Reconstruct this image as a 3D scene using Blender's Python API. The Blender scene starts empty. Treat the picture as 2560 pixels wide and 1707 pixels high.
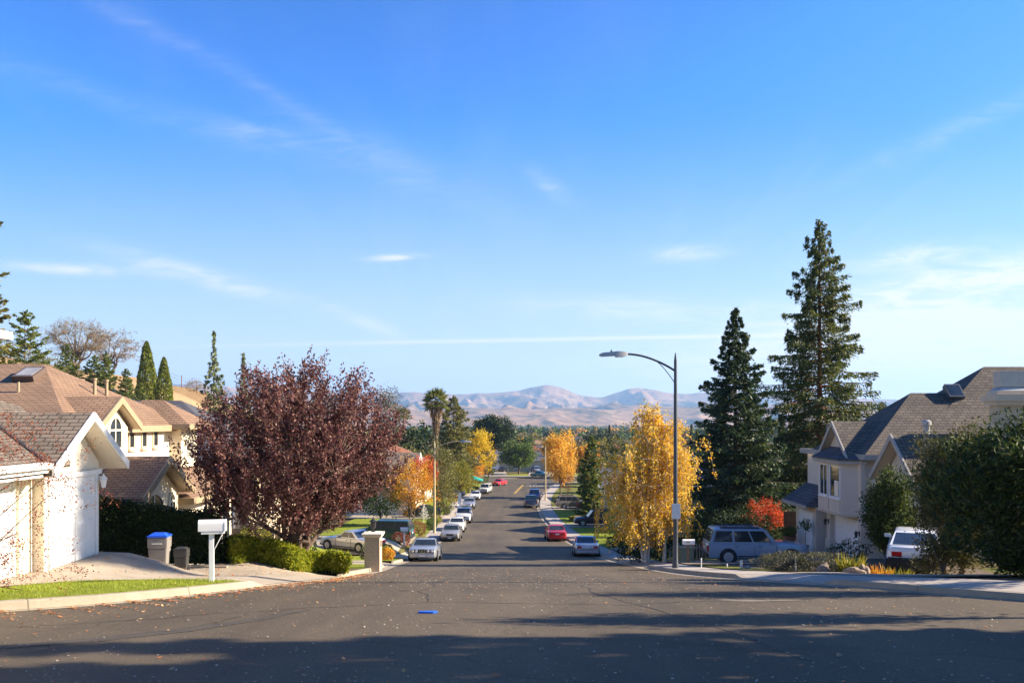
import bpy, bmesh, math, random
import numpy as np
from mathutils import Vector, Matrix, noise as mnoise

S = bpy.context.scene
COL = S.collection
R = math.radians

# ---------------------------------------------------------------- camera
cam_d = bpy.data.cameras.new('camera'); cam = bpy.data.objects.new('camera', cam_d); COL.objects.link(cam)
cam.location = (0, 0, 0); cam.rotation_euler = (R(90), 0, 0)
cam_d.sensor_width = 36; cam_d.lens = 2100 / 2560 * 36; cam_d.shift_y = 191.5 / 2560
cam_d.clip_start = 0.3; cam_d.clip_end = 30000
S.camera = cam
S.view_settings.view_transform = 'Standard'; S.view_settings.look = 'None'
S.view_settings.gamma = 1; S.view_settings.exposure = 1.56
S.render.engine = 'CYCLES'
S.cycles.max_bounces = 6; S.cycles.diffuse_bounces = 3; S.cycles.glossy_bounces = 3
S.cycles.transmission_bounces = 3; S.cycles.volume_bounces = 1; S.cycles.transparent_max_bounces = 4
S.cycles.use_denoising = True

# ---------------------------------------------------------------- sun and sky
SUN_EL = R(27.0)
SUN = Vector((math.cos(SUN_EL) * 0.9986, math.cos(SUN_EL) * 0.052, math.sin(SUN_EL))).normalized()
sun_d = bpy.data.lights.new('sun', 'SUN'); sun_d.energy = 5.0; sun_d.angle = R(0.53); sun_d.color = (1.0, 0.87, 0.69)
sun = bpy.data.objects.new('sun', sun_d); COL.objects.link(sun)
sun.rotation_euler = SUN.to_track_quat('Z', 'Y').to_euler(); sun.location = (60, 0, 60)

W = bpy.data.worlds.new('World'); S.world = W; W.use_nodes = True
wn = W.node_tree.nodes; wl = W.node_tree.links; wn.clear()
def wnode(t, **k):
    n = wn.new(t)
    for a, b in k.items(): setattr(n, a, b)
    return n
def wm(op, a, b=None, c=None):
    n = wnode('ShaderNodeMath', operation=op)
    for i, v in enumerate((a, b, c)):
        if v is None: continue
        if hasattr(v, 'is_output'): wl.new(v, n.inputs[i])
        else: n.inputs[i].default_value = v
    return n.outputs[0]
sky = wnode('ShaderNodeTexSky', sky_type='NISHITA'); sky.sun_disc = False
sky.sun_elevation = SUN_EL; sky.sun_rotation = math.atan2(SUN.x, SUN.y)
sky.altitude = 100; sky.air_density = 1.0; sky.dust_density = 0.35; sky.ozone_density = 2.2
hs = wnode('ShaderNodeHueSaturation'); hs.inputs['Hue'].default_value = 0.503; hs.inputs['Saturation'].default_value = 1.12; hs.inputs['Value'].default_value = 1.0
wl.new(sky.outputs[0], hs.inputs['Color'])
tc = wnode('ShaderNodeTexCoord'); sp = wnode('ShaderNodeSeparateXYZ'); wl.new(tc.outputs['Generated'], sp.inputs[0])
dx, dy, dz = sp.outputs
# cirrus plane: streaks run along +y, so they fan out from the far horizon
den = wm('ADD', wm('MAXIMUM', dz, 0.0), 0.16)
cu = wm('DIVIDE', dx, den); cv = wm('DIVIDE', dy, den)
def wnoise(x, y, z, detail=5, rough=0.55, dist=0.0):
    c = wnode('ShaderNodeCombineXYZ')
    for i, v in enumerate((x, y, z)):
        if hasattr(v, 'is_output'): wl.new(v, c.inputs[i])
        else: c.inputs[i].default_value = v
    n = wnode('ShaderNodeTexNoise'); n.inputs['Scale'].default_value = 1.0
    n.inputs['Detail'].default_value = detail; n.inputs['Roughness'].default_value = rough; n.inputs['Distortion'].default_value = dist
    wl.new(c.outputs[0], n.inputs['Vector']); return n.outputs['Fac']
def wramp(v, a, b):
    n = wnode('ShaderNodeMapRange', interpolation_type='SMOOTHSTEP'); wl.new(v, n.inputs[0])
    n.inputs[1].default_value = a; n.inputs[2].default_value = b; return n.outputs[0]
broad = wramp(wnoise(wm('MULTIPLY', cu, 0.9), wm('MULTIPLY', cv, 0.35), 3.3, 3, 0.5), 0.46, 0.72)
fine = wnoise(wm('MULTIPLY', cu, 5.0), wm('MULTIPLY', cv, 0.9), 1.7, 7, 0.6, 0.6)
cl = wm('MULTIPLY', wm('MULTIPLY', broad, wramp(fine, 0.38, 0.8)), 0.07)
# single wisps, in azimuth / elevation about the street's direction
dyc = wm('MAXIMUM', dy, 0.02); AX = wm('DIVIDE', dx, dyc); AZ = wm('DIVIDE', dz, dyc)
tex = wramp(wnoise(wm('MULTIPLY', AX, 16.0), wm('MULTIPLY', AZ, 70.0), 8.1, 6, 0.62, 0.8), 0.3, 0.72)
def wisp(px, py, ang, la, lb, amp, textured=True):
    x0 = (px - 1280) / 2100; z0 = (1045 - py) / 2100; ca, sa = math.cos(R(ang)), math.sin(R(ang))
    ex = wm('SUBTRACT', AX, x0); ez = wm('SUBTRACT', AZ, z0)
    u = wm('DIVIDE', wm('ADD', wm('MULTIPLY', ex, ca), wm('MULTIPLY', ez, sa)), la / 2100)
    v = wm('DIVIDE', wm('SUBTRACT', wm('MULTIPLY', ez, ca), wm('MULTIPLY', ex, sa)), lb / 2100)
    q = wm('ADD', wm('MULTIPLY', u, u), wm('MULTIPLY', v, v))
    g = wm('MULTIPLY', wm('POWER', 2.718, wm('MULTIPLY', q, -1.0)), amp)
    return wm('MULTIPLY', g, wm('ADD', wm('MULTIPLY', tex, 0.8), 0.25)) if textured else g
for a in ((170, 672, -3, 150, 13, 0.62), (500, 690, -15, 240, 24, 0.42), (985, 644, 3, 60, 8, 0.75), (1715, 634, 3, 80, 17, 0.6),
          (1370, 462, -38, 55, 22, 0.25), (960, 400, -24, 260, 46, 0.15), (610, 340, -14, 240, 34, 0.12), (700, 250, -33, 190, 20, 0.08), (370, 70, -27, 240, 24, 0.12),
          (130, 200, -18, 260, 30, 0.08), (2280, 640, 8, 180, 24, 0.55), (2420, 700, 9, 320, 46, 0.9), (2330, 800, 6, 360, 44, 0.9), (2500, 830, -2, 260, 14, 0.6),
          (1650, 775, -2, 300, 30, 0.34), (2400, 320, 24, 320, 26, 0.16), (2330, 930, 2, 620, 95, 1.1), (900, 800, -22, 130, 14, 0.22), (640, 330, -12, 90, 16, 0.18)):
    cl = wm('ADD', cl, wisp(*a))
cl = wm('ADD', cl, wisp(1500, 846, 1.1, 900, 5, 0.38, False))
cl = wm('ADD', cl, wm('MULTIPLY', wramp(AZ, 0.38, 0.0), 0.5))
cl = wm('MINIMUM', wm('MAXIMUM', cl, 0.0), 0.9)
mix = wnode('ShaderNodeMix', data_type='RGBA')
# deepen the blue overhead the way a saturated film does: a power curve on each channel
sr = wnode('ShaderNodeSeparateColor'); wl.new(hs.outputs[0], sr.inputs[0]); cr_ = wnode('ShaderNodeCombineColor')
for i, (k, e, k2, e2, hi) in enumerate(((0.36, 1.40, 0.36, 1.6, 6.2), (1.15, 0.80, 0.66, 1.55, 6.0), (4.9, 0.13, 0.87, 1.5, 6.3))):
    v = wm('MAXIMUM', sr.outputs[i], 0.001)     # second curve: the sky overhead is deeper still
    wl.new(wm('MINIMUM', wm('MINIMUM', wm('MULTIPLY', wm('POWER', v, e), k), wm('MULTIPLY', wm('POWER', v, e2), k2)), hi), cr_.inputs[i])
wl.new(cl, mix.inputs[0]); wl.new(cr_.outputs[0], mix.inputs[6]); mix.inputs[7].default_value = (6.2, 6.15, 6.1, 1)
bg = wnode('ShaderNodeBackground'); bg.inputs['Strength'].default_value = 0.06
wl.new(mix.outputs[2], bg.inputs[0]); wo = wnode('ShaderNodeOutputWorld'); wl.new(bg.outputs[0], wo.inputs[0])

# ---------------------------------------------------------------- object helpers
def tag(o, label=None, cat=None, group=None, kind=None):
    if label: o['label'] = label
    if cat: o['category'] = cat
    if group: o['group'] = group
    if kind: o['kind'] = kind
    return o
def thing(name, label, cat, loc=(0, 0, 0), rotz=0.0, group=None):
    o = bpy.data.objects.new(name, None); COL.objects.link(o)
    o.empty_display_size = 0.3; o.location = loc; o.rotation_euler = (0, 0, rotz)
    return tag(o, label, cat, group)

class MB:
    """collects verts and faces of ONE mesh; T = thing whose location is subtracted, so coordinates may be given in the world's frame"""
    def __init__(s, T=None):
        s.v = []; s.f = []; s.uv = None
        s.M = Matrix.Translation(-Vector(T.location)) if T is not None else None
        s.base = s.M
    def frame(s, o, u, n):
        """local frame: X along u, Y along outward n, Z up"""
        u = Vector(u); n = Vector(n); z = Vector((0, 0, 1))
        F = Matrix(((u.x, n.x, z.x, o[0]), (u.y, n.y, z.y, o[1]), (u.z, n.z, z.z, o[2]), (0, 0, 0, 1)))
        s.M = s.base @ F if s.base is not None else F
        return s
    def unframe(s): s.M = s.base; return s
    def add(s, pts, faces):
        b = len(s.v)
        for p in pts:
            p = Vector(p); s.v.append(tuple(s.M @ p) if s.M is not None else tuple(p))
        s.f += [tuple(i + b for i in f) for f in faces]
        return s
    def box(s, x0, x1, y0, y1, z0, z1):
        return s.add([(x0, y0, z0), (x1, y0, z0), (x1, y1, z0), (x0, y1, z0), (x0, y0, z1), (x1, y0, z1), (x1, y1, z1), (x0, y1, z1)],
                     [(0, 3, 2, 1), (4, 5, 6, 7), (0, 1, 5, 4), (1, 2, 6, 5), (2, 3, 7, 6), (3, 0, 4, 7)])
    def hexa(s, b, t):
        return s.add(list(b) + list(t), [(0, 3, 2, 1), (4, 5, 6, 7), (0, 1, 5, 4), (1, 2, 6, 5), (2, 3, 7, 6), (3, 0, 4, 7)])
    def poly(s, pts): return s.add(pts, [tuple(range(len(pts)))])
    def slab(s, pts, t):
        """flat polygon given by its top points, thickness t straight down"""
        n = len(pts); lo = [(p[0], p[1], p[2] - t) for p in pts]
        return s.add(list(pts) + lo, [tuple(range(n)), tuple(range(2 * n - 1, n - 1, -1))] + [(i, i + n, (i + 1) % n + n, (i + 1) % n) for i in range(n)])
    def prism(s, prof, axis, a, b):
        """2-D outline (list of pairs) extruded along axis ('x','y','z') from a to b"""
        mk = {'x': lambda p, h: (h, p[0], p[1]), 'y': lambda p, h: (p[0], h, p[1]), 'z': lambda p, h: (p[0], p[1], h)}[axis]
        n = len(prof)
        return s.add([mk(p, a) for p in prof] + [mk(p, b) for p in prof],
                     [tuple(range(n))[::-1], tuple(range(n, 2 * n))] + [(i, (i + 1) % n, (i + 1) % n + n, i + n) for i in range(n)])
    def tube(s, p0, p1, r0, r1, n=6, cap=True):
        p0 = Vector(p0); p1 = Vector(p1); d = (p1 - p0)
        if d.length < 1e-6: return s
        d.normalize(); a = d.orthogonal().normalized(); b = d.cross(a)
        A = [p0 + (a * math.cos(2 * math.pi * i / n) + b * math.sin(2 * math.pi * i / n)) * r0 for i in range(n)]
        B = [p1 + (a * math.cos(2 * math.pi * i / n) + b * math.sin(2 * math.pi * i / n)) * r1 for i in range(n)]
        F = [(i, (i + 1) % n, (i + 1) % n + n, i + n) for i in range(n)]
        if cap: F += [tuple(range(n))[::-1], tuple(range(n, 2 * n))]
        return s.add(A + B, F)
    def lathe(s, c, prof, axis='z', n=20):
        """prof: (radius, height) pairs turned about the axis through c"""
        pts = []
        for r, h in prof:
            for i in range(n):
                a = 2 * math.pi * i / n; p = (r * math.cos(a), r * math.sin(a), h)
                if axis == 'x': p = (p[2], p[0], p[1])
                if axis == 'y': p = (p[0], p[2], p[1])
                pts.append((c[0] + p[0], c[1] + p[1], c[2] + p[2]))
        F = [(k * n + i, k * n + (i + 1) % n, (k + 1) * n + (i + 1) % n, (k + 1) * n + i) for k in range(len(prof) - 1) for i in range(n)]
        F += [tuple(range(n))[::-1], tuple(range((len(prof) - 1) * n, len(prof) * n))]
        return s.add(pts, F)
    def build(s, name, mat, parent=None, smooth=None, recalc=True, bevel=0):
        me = bpy.data.meshes.new(name); me.from_pydata(s.v, [], s.f)
        if recalc or bevel:
            bm = bmesh.new(); bm.from_mesh(me)
            if recalc: bmesh.ops.recalc_face_normals(bm, faces=bm.faces)
            if bevel:
                es = [e for e in bm.edges if len(e.link_faces) == 2 and e.calc_face_angle(0) > 0.6]
                bmesh.ops.bevel(bm, geom=es, offset=bevel, segments=2, affect='EDGES', clamp_overlap=True)
            bm.to_mesh(me); bm.free()
        if s.uv is not None and not recalc and not bevel:
            lay = me.uv_layers.new(name='UVMap'); li = np.zeros(len(me.loops), dtype=np.int32); me.loops.foreach_get('vertex_index', li)
            lay.data.foreach_set('uv', np.asarray(s.uv, dtype=np.float32)[li].ravel())
        else: auto_uv(me)
        if smooth is not None:
            me.shade_smooth(); me.set_sharp_from_angle(angle=R(smooth))
        me.materials.append(mat)
        o = bpy.data.objects.new(name, me); COL.objects.link(o)
        if parent is not None: o.parent = parent
        return o
def auto_uv(me):
    """metric UVs: u level along each face, v up its slope"""
    nl = len(me.loops)
    if nl == 0: return
    co = np.zeros(len(me.vertices) * 3); me.vertices.foreach_get('co', co); co = co.reshape(-1, 3)
    li = np.zeros(nl, dtype=np.int32); me.loops.foreach_get('vertex_index', li)
    nf = len(me.polygons); no = np.zeros(nf * 3); me.polygons.foreach_get('normal', no); no = no.reshape(-1, 3)
    lt = np.zeros(nf, dtype=np.int32); me.polygons.foreach_get('loop_total', lt)
    fi = np.repeat(np.arange(nf), lt); n = no[fi]
    u = np.stack([-n[:, 1], n[:, 0], np.zeros(nl)], 1); l = np.linalg.norm(u, axis=1)
    flat = l < 0.05; u[flat] = (1, 0, 0); l[flat] = 1; u /= l[:, None]
    v = np.cross(n, u); p = co[li]
    uv = np.stack([(p * u).sum(1), (p * v).sum(1)], 1).astype(np.float32)
    me.uv_layers.new(name='UVMap').data.foreach_set('uv', uv.ravel())
def np_mesh(name, V, F, mat, parent=None, smooth=False):
    """fast mesh from arrays of quads (or triangles)"""
    V = np.asarray(V, dtype=np.float32); F = np.asarray(F, dtype=np.int32); k = F.shape[1]
    me = bpy.data.meshes.new(name); me.vertices.add(len(V)); me.vertices.foreach_set('co', V.ravel())
    me.loops.add(F.size); me.loops.foreach_set('vertex_index', F.ravel())
    me.polygons.add(len(F)); me.polygons.foreach_set('loop_start', np.arange(0, F.size, k, dtype=np.int32))
    me.update(calc_edges=True)
    me.polygons.foreach_set('use_smooth', np.full(len(F), smooth))
    me.materials.append(mat); me.validate()
    o = bpy.data.objects.new(name, me); COL.objects.link(o)
    if parent is not None: o.parent = parent
    return o
def copy_tree(o, parent=None):
    c = o.copy(); COL.objects.link(c)
    if parent is not None: c.parent = parent
    for ch in list(o.children): copy_tree(ch, c)
    return c

# ---------------------------------------------------------------- materials
def nm(name):
    m = bpy.data.materials.new(name); m.use_nodes = True
    return m, m.node_tree.nodes, m.node_tree.links, m.node_tree.nodes['Principled BSDF']
def node(nt, t, **k):
    n = nt.new(t)
    for a, b in k.items(): setattr(n, a, b)
    return n
def c4(c): return (c[0], c[1], c[2], 1)
def noisef(nt, ln, scale, detail=4, rough=0.6, coord='Object', stretch=None):
    t = node(nt, 'ShaderNodeTexCoord'); n = node(nt, 'ShaderNodeTexNoise')
    n.inputs['Scale'].default_value = scale; n.inputs['Detail'].default_value = detail; n.inputs['Roughness'].default_value = rough
    src = t.outputs[coord]
    if stretch:
        mp = node(nt, 'ShaderNodeMapping'); mp.inputs['Scale'].default_value = stretch; ln.new(src, mp.inputs[0]); src = mp.outputs[0]
    ln.new(src, n.inputs['Vector']); return n.outputs['Fac']
def ramp(nt, ln, f, stops):
    r = node(nt, 'ShaderNodeValToRGB'); e = r.color_ramp.elements
    while len(e) < len(stops): e.new(0.5)
    for i, (p, c) in enumerate(stops): e[i].position = p; e[i].color = c4(c)
    ln.new(f, r.inputs[0]); return r.outputs[0]
def mixc(nt, ln, fac, a, b, blend='MIX'):
    n = node(nt, 'ShaderNodeMix', data_type='RGBA', blend_type=blend)
    for i, v in ((0, fac), (6, a), (7, b)):
        if hasattr(v, 'is_output'): ln.new(v, n.inputs[i])
        elif i == 0: n.inputs[i].default_value = v
        else: n.inputs[i].default_value = c4(v)
    return n.outputs[2]
def bump(nt, ln, bs, h, strength=0.3, dist=0.02):
    b = node(nt, 'ShaderNodeBump'); b.inputs['Strength'].default_value = strength; b.inputs['Distance'].default_value = dist
    ln.new(h, b.inputs['Height']); ln.new(b.outputs[0], bs.inputs['Normal'])
def mul(c, k): return tuple(min(1, x * k) for x in c)
_mc = {}
def plain(name, c, rough=0.6, var=0.12, scale=6.0, bmp=0.0, metal=0.0, spec=0.4, bscale=60.0):
    key = (name, c)
    if key in _mc: return _mc[key]
    m, nt, ln, bs = nm(name)
    f = noisef(nt, ln, scale, 5)
    ln.new(ramp(nt, ln, f, [(0.3, mul(c, 1 - var)), (0.7, mul(c, 1 + var))]), bs.inputs['Base Color'])
    bs.inputs['Roughness'].default_value = rough; bs.inputs['Metallic'].default_value = metal; bs.inputs['Specular IOR Level'].default_value = spec
    if bmp: bump(nt, ln, bs, noisef(nt, ln, bscale, 3), bmp, 0.02)
    _mc[key] = m; return m
def stucco(name, c): return plain(name, c, 0.9, 0.05, 0.8, 0.35, 0, 0.2, 30.0)
def paint(name, c, metal=0.35, rough=0.28):
    m, nt, ln, bs = nm(name)
    f = noisef(nt, ln, 3.0, 3)
    ln.new(ramp(nt, ln, f, [(0.3, mul(c, 0.94)), (0.7, mul(c, 1.06))]), bs.inputs['Base Color'])
    bs.inputs['Metallic'].default_value = metal; bs.inputs['Roughness'].default_value = rough
    bs.inputs['Coat Weight'].default_value = 0.6; bs.inputs['Coat Roughness'].default_value = 0.06
    return m
def glass(name, c=(0.015, 0.02, 0.025), rough=0.04):
    m, nt, ln, bs = nm(name)
    ln.new(ramp(nt, ln, noisef(nt, ln, 1.5, 2), [(0.35, c), (0.7, mul(c, 1.8))]), bs.inputs['Base Color'])
    bs.inputs['Roughness'].default_value = rough; bs.inputs['Specular IOR Level'].default_value = 0.8
    return m
def shingle(name, c1, c2, mortar, w=0.30, h=0.14):
    m, nt, ln, bs = nm(name)
    t = node(nt, 'ShaderNodeTexCoord'); b = node(nt, 'ShaderNodeTexBrick'); ln.new(t.outputs['UV'], b.inputs['Vector'])
    b.inputs['Scale'].default_value = 1.0; b.inputs['Brick Width'].default_value = w; b.inputs['Row Height'].default_value = h
    b.inputs['Mortar Size'].default_value = 0.016; b.inputs['Mortar Smooth'].default_value = 0.3; b.inputs['Bias'].default_value = 0.0
    b.inputs['Color1'].default_value = c4(c1); b.inputs['Color2'].default_value = c4(c2); b.inputs['Mortar'].default_value = c4(mortar)
    f = noisef(nt, ln, 0.9, 5)
    col = mixc(nt, ln, 0.55, b.outputs['Color'], ramp(nt, ln, f, [(0.3, (0.62, 0.62, 0.62)), (0.7, (1.25, 1.2, 1.15))]), 'MULTIPLY')
    f2 = noisef(nt, ln, 55, 2)
    col = mixc(nt, ln, 0.4, col, ramp(nt, ln, f2, [(0.35, (0.6, 0.6, 0.6)), (0.65, (1.3, 1.3, 1.3))]), 'MULTIPLY')
    ln.new(col, bs.inputs['Base Color']); bs.inputs['Roughness'].default_value = 0.92; bs.inputs['Specular IOR Level'].default_value = 0.15
    # each course laps the one below: a saw-tooth height up the slope
    sx = node(nt, 'ShaderNodeSeparateXYZ'); ln.new(t.outputs['UV'], sx.inputs[0])
    md = node(nt, 'ShaderNodeMath', operation='FRACT'); dv = node(nt, 'ShaderNodeMath', operation='DIVIDE'); dv.inputs[1].default_value = h
    ln.new(sx.outputs[1], dv.inputs[0]); ln.new(dv.outputs[0], md.inputs[0])
    iv = node(nt, 'ShaderNodeMath', operation='SUBTRACT'); iv.inputs[0].default_value = 1.0; ln.new(md.outputs[0], iv.inputs[1])
    bump(nt, ln, bs, iv.outputs[0], 0.9, 0.03)
    return m
def concrete(name, c=(0.42, 0.38, 0.33), jw=1.5, jh=1.5):
    m, nt, ln, bs = nm(name)
    t = node(nt, 'ShaderNodeTexCoord'); b = node(nt, 'ShaderNodeTexBrick'); ln.new(t.outputs['UV'], b.inputs['Vector'])
    b.offset = 0.0; b.inputs['Scale'].default_value = 1.0; b.inputs['Brick Width'].default_value = jw; b.inputs['Row Height'].default_value = jh
    b.inputs['Mortar Size'].default_value = 0.012; b.inputs['Color1'].default_value = c4(c); b.inputs['Color2'].default_value = c4(mul(c, 0.92)); b.inputs['Mortar'].default_value = c4(mul(c, 0.45))
    col = mixc(nt, ln, 0.8, b.outputs['Color'], ramp(nt, ln, noisef(nt, ln, 1.3, 7, 0.7), [(0.3, (0.72, 0.7, 0.67)), (0.7, (1.12, 1.1, 1.08))]), 'MULTIPLY')
    col = mixc(nt, ln, 0.5, col, ramp(nt, ln, noisef(nt, ln, 40, 3), [(0.3, (0.8, 0.8, 0.8)), (0.7, (1.15, 1.15, 1.15))]), 'MULTIPLY')
    ln.new(col, bs.inputs['Base Color']); bs.inputs['Roughness'].default_value = 0.9; bs.inputs['Specular IOR Level'].default_value = 0.2
    bump(nt, ln, bs, noisef(nt, ln, 50, 4), 0.25, 0.01)
    return m
def leafmat(name, cols, trans=0.35, rough=0.55, tscale=0.35, hue_noise=1.2):
    """leaf colours vary from leaf to leaf and slowly through the crown"""
    m, nt, ln, bs = nm(name)
    g = node(nt, 'ShaderNodeNewGeometry')
    n = len(cols); rc = ramp(nt, ln, g.outputs['Random Per Island'], [((i + 0.5) / n, c) for i, c in enumerate(cols)])
    f = noisef(nt, ln, hue_noise, 3)
    col = mixc(nt, ln, 0.6, rc, ramp(nt, ln, f, [(0.3, (0.7, 0.74, 0.7)), (0.7, (1.3, 1.24, 1.2))]), 'MULTIPLY')
    ln.new(col, bs.inputs['Base Color']); bs.inputs['Roughness'].default_value = rough; bs.inputs['Specular IOR Level'].default_value = 0.35
    tr = node(nt, 'ShaderNodeBsdfTranslucent'); ln.new(col, tr.inputs['Color'])
    mx = node(nt, 'ShaderNodeMixShader'); mx.inputs[0].default_value = trans
    out = nt['Material Output']; ln.new(bs.outputs[0], mx.inputs[1]); ln.new(tr.outputs[0], mx.inputs[2]); ln.new(mx.outputs[0], out.inputs['Surface'])
    return m
def asphalt():
    m, nt, ln, bs = nm('asphalt')
    base = ramp(nt, ln, noisef(nt, ln, 0.22, 6, 0.62), [(0.3, (0.082, 0.064, 0.043)), (0.55, (0.100, 0.078, 0.052)), (0.75, (0.120, 0.093, 0.062))])
    lanes = ramp(nt, ln, noisef(nt, ln, 0.7, 4, 0.6, 'Object', (1.0, 0.06, 1.0)), [(0.35, (0.74, 0.74, 0.75)), (0.65, (1.22, 1.2, 1.16))])
    base = mixc(nt, ln, 0.8, base, lanes, 'MULTIPLY')
    sp_ = ramp(nt, ln, noisef(nt, ln, 34, 3, 0.7), [(0.32, (0.55, 0.55, 0.55)), (0.56, (1.0, 1.0, 1.0)), (0.74, (2.3, 2.2, 2.05))])
    base = mixc(nt, ln, 0.75, base, sp_, 'MULTIPLY')
    t = node(nt, 'ShaderNodeTexCoord'); v = node(nt, 'ShaderNodeTexVoronoi', feature='DISTANCE_TO_EDGE'); v.inputs['Scale'].default_value = 0.17
    d = node(nt, 'ShaderNodeTexNoise'); d.inputs['Scale'].default_value = 1.3; d.inputs['Detail'].default_value = 5
    ln.new(t.outputs['Object'], d.inputs['Vector'])
    am = node(nt, 'ShaderNodeMix', data_type='VECTOR'); am.inputs[0].default_value = 0.35
    ln.new(t.outputs['Object'], am.inputs[4]); ln.new(d.outputs['Color'], am.inputs[5]); ln.new(am.outputs[1], v.inputs['Vector'])
    cr = ramp(nt, ln, v.outputs['Distance'], [(0.0, (0.55, 0.54, 0.53)), (0.006, (1, 1, 1))])
    base = mixc(nt, ln, 0.5, base, cr, 'MULTIPLY')
    ln.new(base, bs.inputs['Base Color']); bs.inputs['Roughness'].default_value = 0.82; bs.inputs['Specular IOR Level'].default_value = 0.3
    bump(nt, ln, bs, noisef(nt, ln, 55, 3, 0.7), 0.6, 0.012)
    return m
def grassmat(name, a, b, sc=2.5):
    m, nt, ln, bs = nm(name)
    c1 = ramp(nt, ln, noisef(nt, ln, sc, 6, 0.7), [(0.3, a), (0.7, b)])
    c2 = mixc(nt, ln, 0.8, c1, ramp(nt, ln, noisef(nt, ln, 60, 2), [(0.3, (0.5, 0.5, 0.5)), (0.7, (1.4, 1.4, 1.4))]), 'MULTIPLY')
    ln.new(c2, bs.inputs['Base Color']); bs.inputs['Roughness'].default_value = 0.95; bs.inputs['Specular IOR Level'].default_value = 0.1
    bump(nt, ln, bs, noisef(nt, ln, 70, 2), 0.8, 0.04)
    return m
M_ASPH = asphalt()
M_CURB = concrete('curb_concrete', (0.38, 0.325, 0.245), 3.0, 5.0)
M_WALK = concrete('walk_concrete', (0.43, 0.38, 0.33), 1.4, 1.45)
M_DRIVE = concrete('drive_concrete', (0.40, 0.34, 0.265), 3.2, 3.2)
M_LAWN = grassmat('lawn_grass', (0.17, 0.21, 0.02), (0.27, 0.30, 0.04))
M_DRYLAWN = grassmat('worn_lawn', (0.12, 0.14, 0.028), (0.22, 0.20, 0.055))
M_SOIL = plain('soil', (0.11, 0.075, 0.045), 0.95, 0.4, 3.0, 0.6)
M_DRYHILL = grassmat('dry_grass', (0.36, 0.21, 0.08), (0.50, 0.32, 0.14), 0.12)
M_WHITE_ST = stucco('white_stucco', (0.78, 0.70, 0.58))
M_CREAM_ST = stucco('cream_stucco', (0.80, 0.71, 0.54))
M_PINK_ST = stucco('pale_grey_stucco', (0.64, 0.55, 0.45))
M_TAN_ST = stucco('tan_stucco', (0.50, 0.41, 0.29))
M_WHITE = plain('white_trim', (0.82, 0.80, 0.77), 0.5, 0.04)
M_TRIM_TAN = plain('tan_trim', (0.34, 0.255, 0.155), 0.6, 0.08)
M_TRIM_SAND = plain('sand_trim', (0.55, 0.45, 0.33), 0.6, 0.08)
M_TRIM_GREY = plain('grey_trim', (0.36, 0.33, 0.29), 0.6, 0.08)
M_SH_BROWN = shingle('brown_shingle', (0.315, 0.205, 0.135), (0.27, 0.172, 0.115), (0.12, 0.075, 0.05))
M_SH_GREY = shingle('grey_brown_shingle', (0.235, 0.195, 0.155), (0.195, 0.162, 0.13), (0.05, 0.04, 0.034), 0.32, 0.15)
M_SH_TAUPE = shingle('taupe_shingle', (0.155, 0.13, 0.105), (0.11, 0.093, 0.08), (0.04, 0.033, 0.03), 0.36, 0.2)
M_SH_SLATE = shingle('slate_shingle', (0.13, 0.135, 0.15), (0.10, 0.10, 0.115), (0.04, 0.04, 0.045), 0.35, 0.2)
M_SH_RED = shingle('red_brown_tile', (0.32, 0.13, 0.07), (0.24, 0.10, 0.055), (0.08, 0.04, 0.03), 0.3, 0.25)
M_GLASS = glass('window_glass'); M_GLASS_LT = glass('curtained_glass', (0.22, 0.21, 0.19), 0.08)
M_CARGLASS = glass('car_glass', (0.018, 0.024, 0.028), 0.03)
M_BLACK = plain('black_rubber', (0.018, 0.018, 0.019), 0.75, 0.2)
M_BPLAST = plain('black_plastic', (0.03, 0.03, 0.032), 0.45, 0.15)
M_RIM = plain('alloy_rim', (0.55, 0.55, 0.56), 0.3, 0.05, 6, 0, 0.8)
M_CHROME = plain('chrome', (0.7, 0.7, 0.7), 0.12, 0.02, 6, 0, 1.0)
M_HEADL = plain('headlight_lens', (0.62, 0.63, 0.62), 0.08, 0.05, 20, 0, 0.3)
M_TAIL = plain('taillight_lens', (0.42, 0.012, 0.012), 0.15, 0.1, 20)
M_AMBER = plain('amber_lens', (0.6, 0.16, 0.02), 0.15, 0.1, 20)
M_PLATE = plain('plate_white', (0.7, 0.7, 0.68), 0.4, 0.05)
M_DKPOLE = plain('dark_grey_steel', (0.075, 0.085, 0.095), 0.45, 0.1, 4, 0, 0.3)
M_GALV = plain('galvanised_steel', (0.42, 0.40, 0.37), 0.45, 0.08, 4, 0, 0.3)
M_TANPOLE = plain('tan_pole', (0.50, 0.38, 0.20), 0.6, 0.08)
M_WOOD = plain('fence_wood', (0.22, 0.13, 0.07), 0.85, 0.3, 4, 0.3)
M_BRICK = shingle('red_brick', (0.32, 0.10, 0.06), (0.25, 0.08, 0.05), (0.3, 0.26, 0.22), 0.22, 0.08)
M_ROCK = plain('garden_rock', (0.30, 0.23, 0.17), 0.9, 0.3, 6, 0.6, 0, 0.2, 14)
M_BARK = plain('grey_brown_bark', (0.13, 0.095, 0.07), 0.95, 0.35, 9, 0.7, 0, 0.1, 30)
M_BARK_RED = plain('redwood_bark', (0.20, 0.085, 0.045), 0.95, 0.3, 6, 0.6, 0, 0.1, 30)
M_BARK_BIRCH = plain('white_birch_bark', (0.62, 0.56, 0.48), 0.8, 0.28, 9, 0.3)
M_BARK_PLUM = plain('plum_bark', (0.17, 0.115, 0.085), 0.9, 0.3, 9, 0.5)
L_PLUM = leafmat('plum_leaves', [(0.065, 0.018, 0.022), (0.115, 0.032, 0.034), (0.17, 0.06, 0.055), (0.11, 0.055, 0.032), (0.27, 0.13, 0.105)], 0.25, 0.6)
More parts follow.
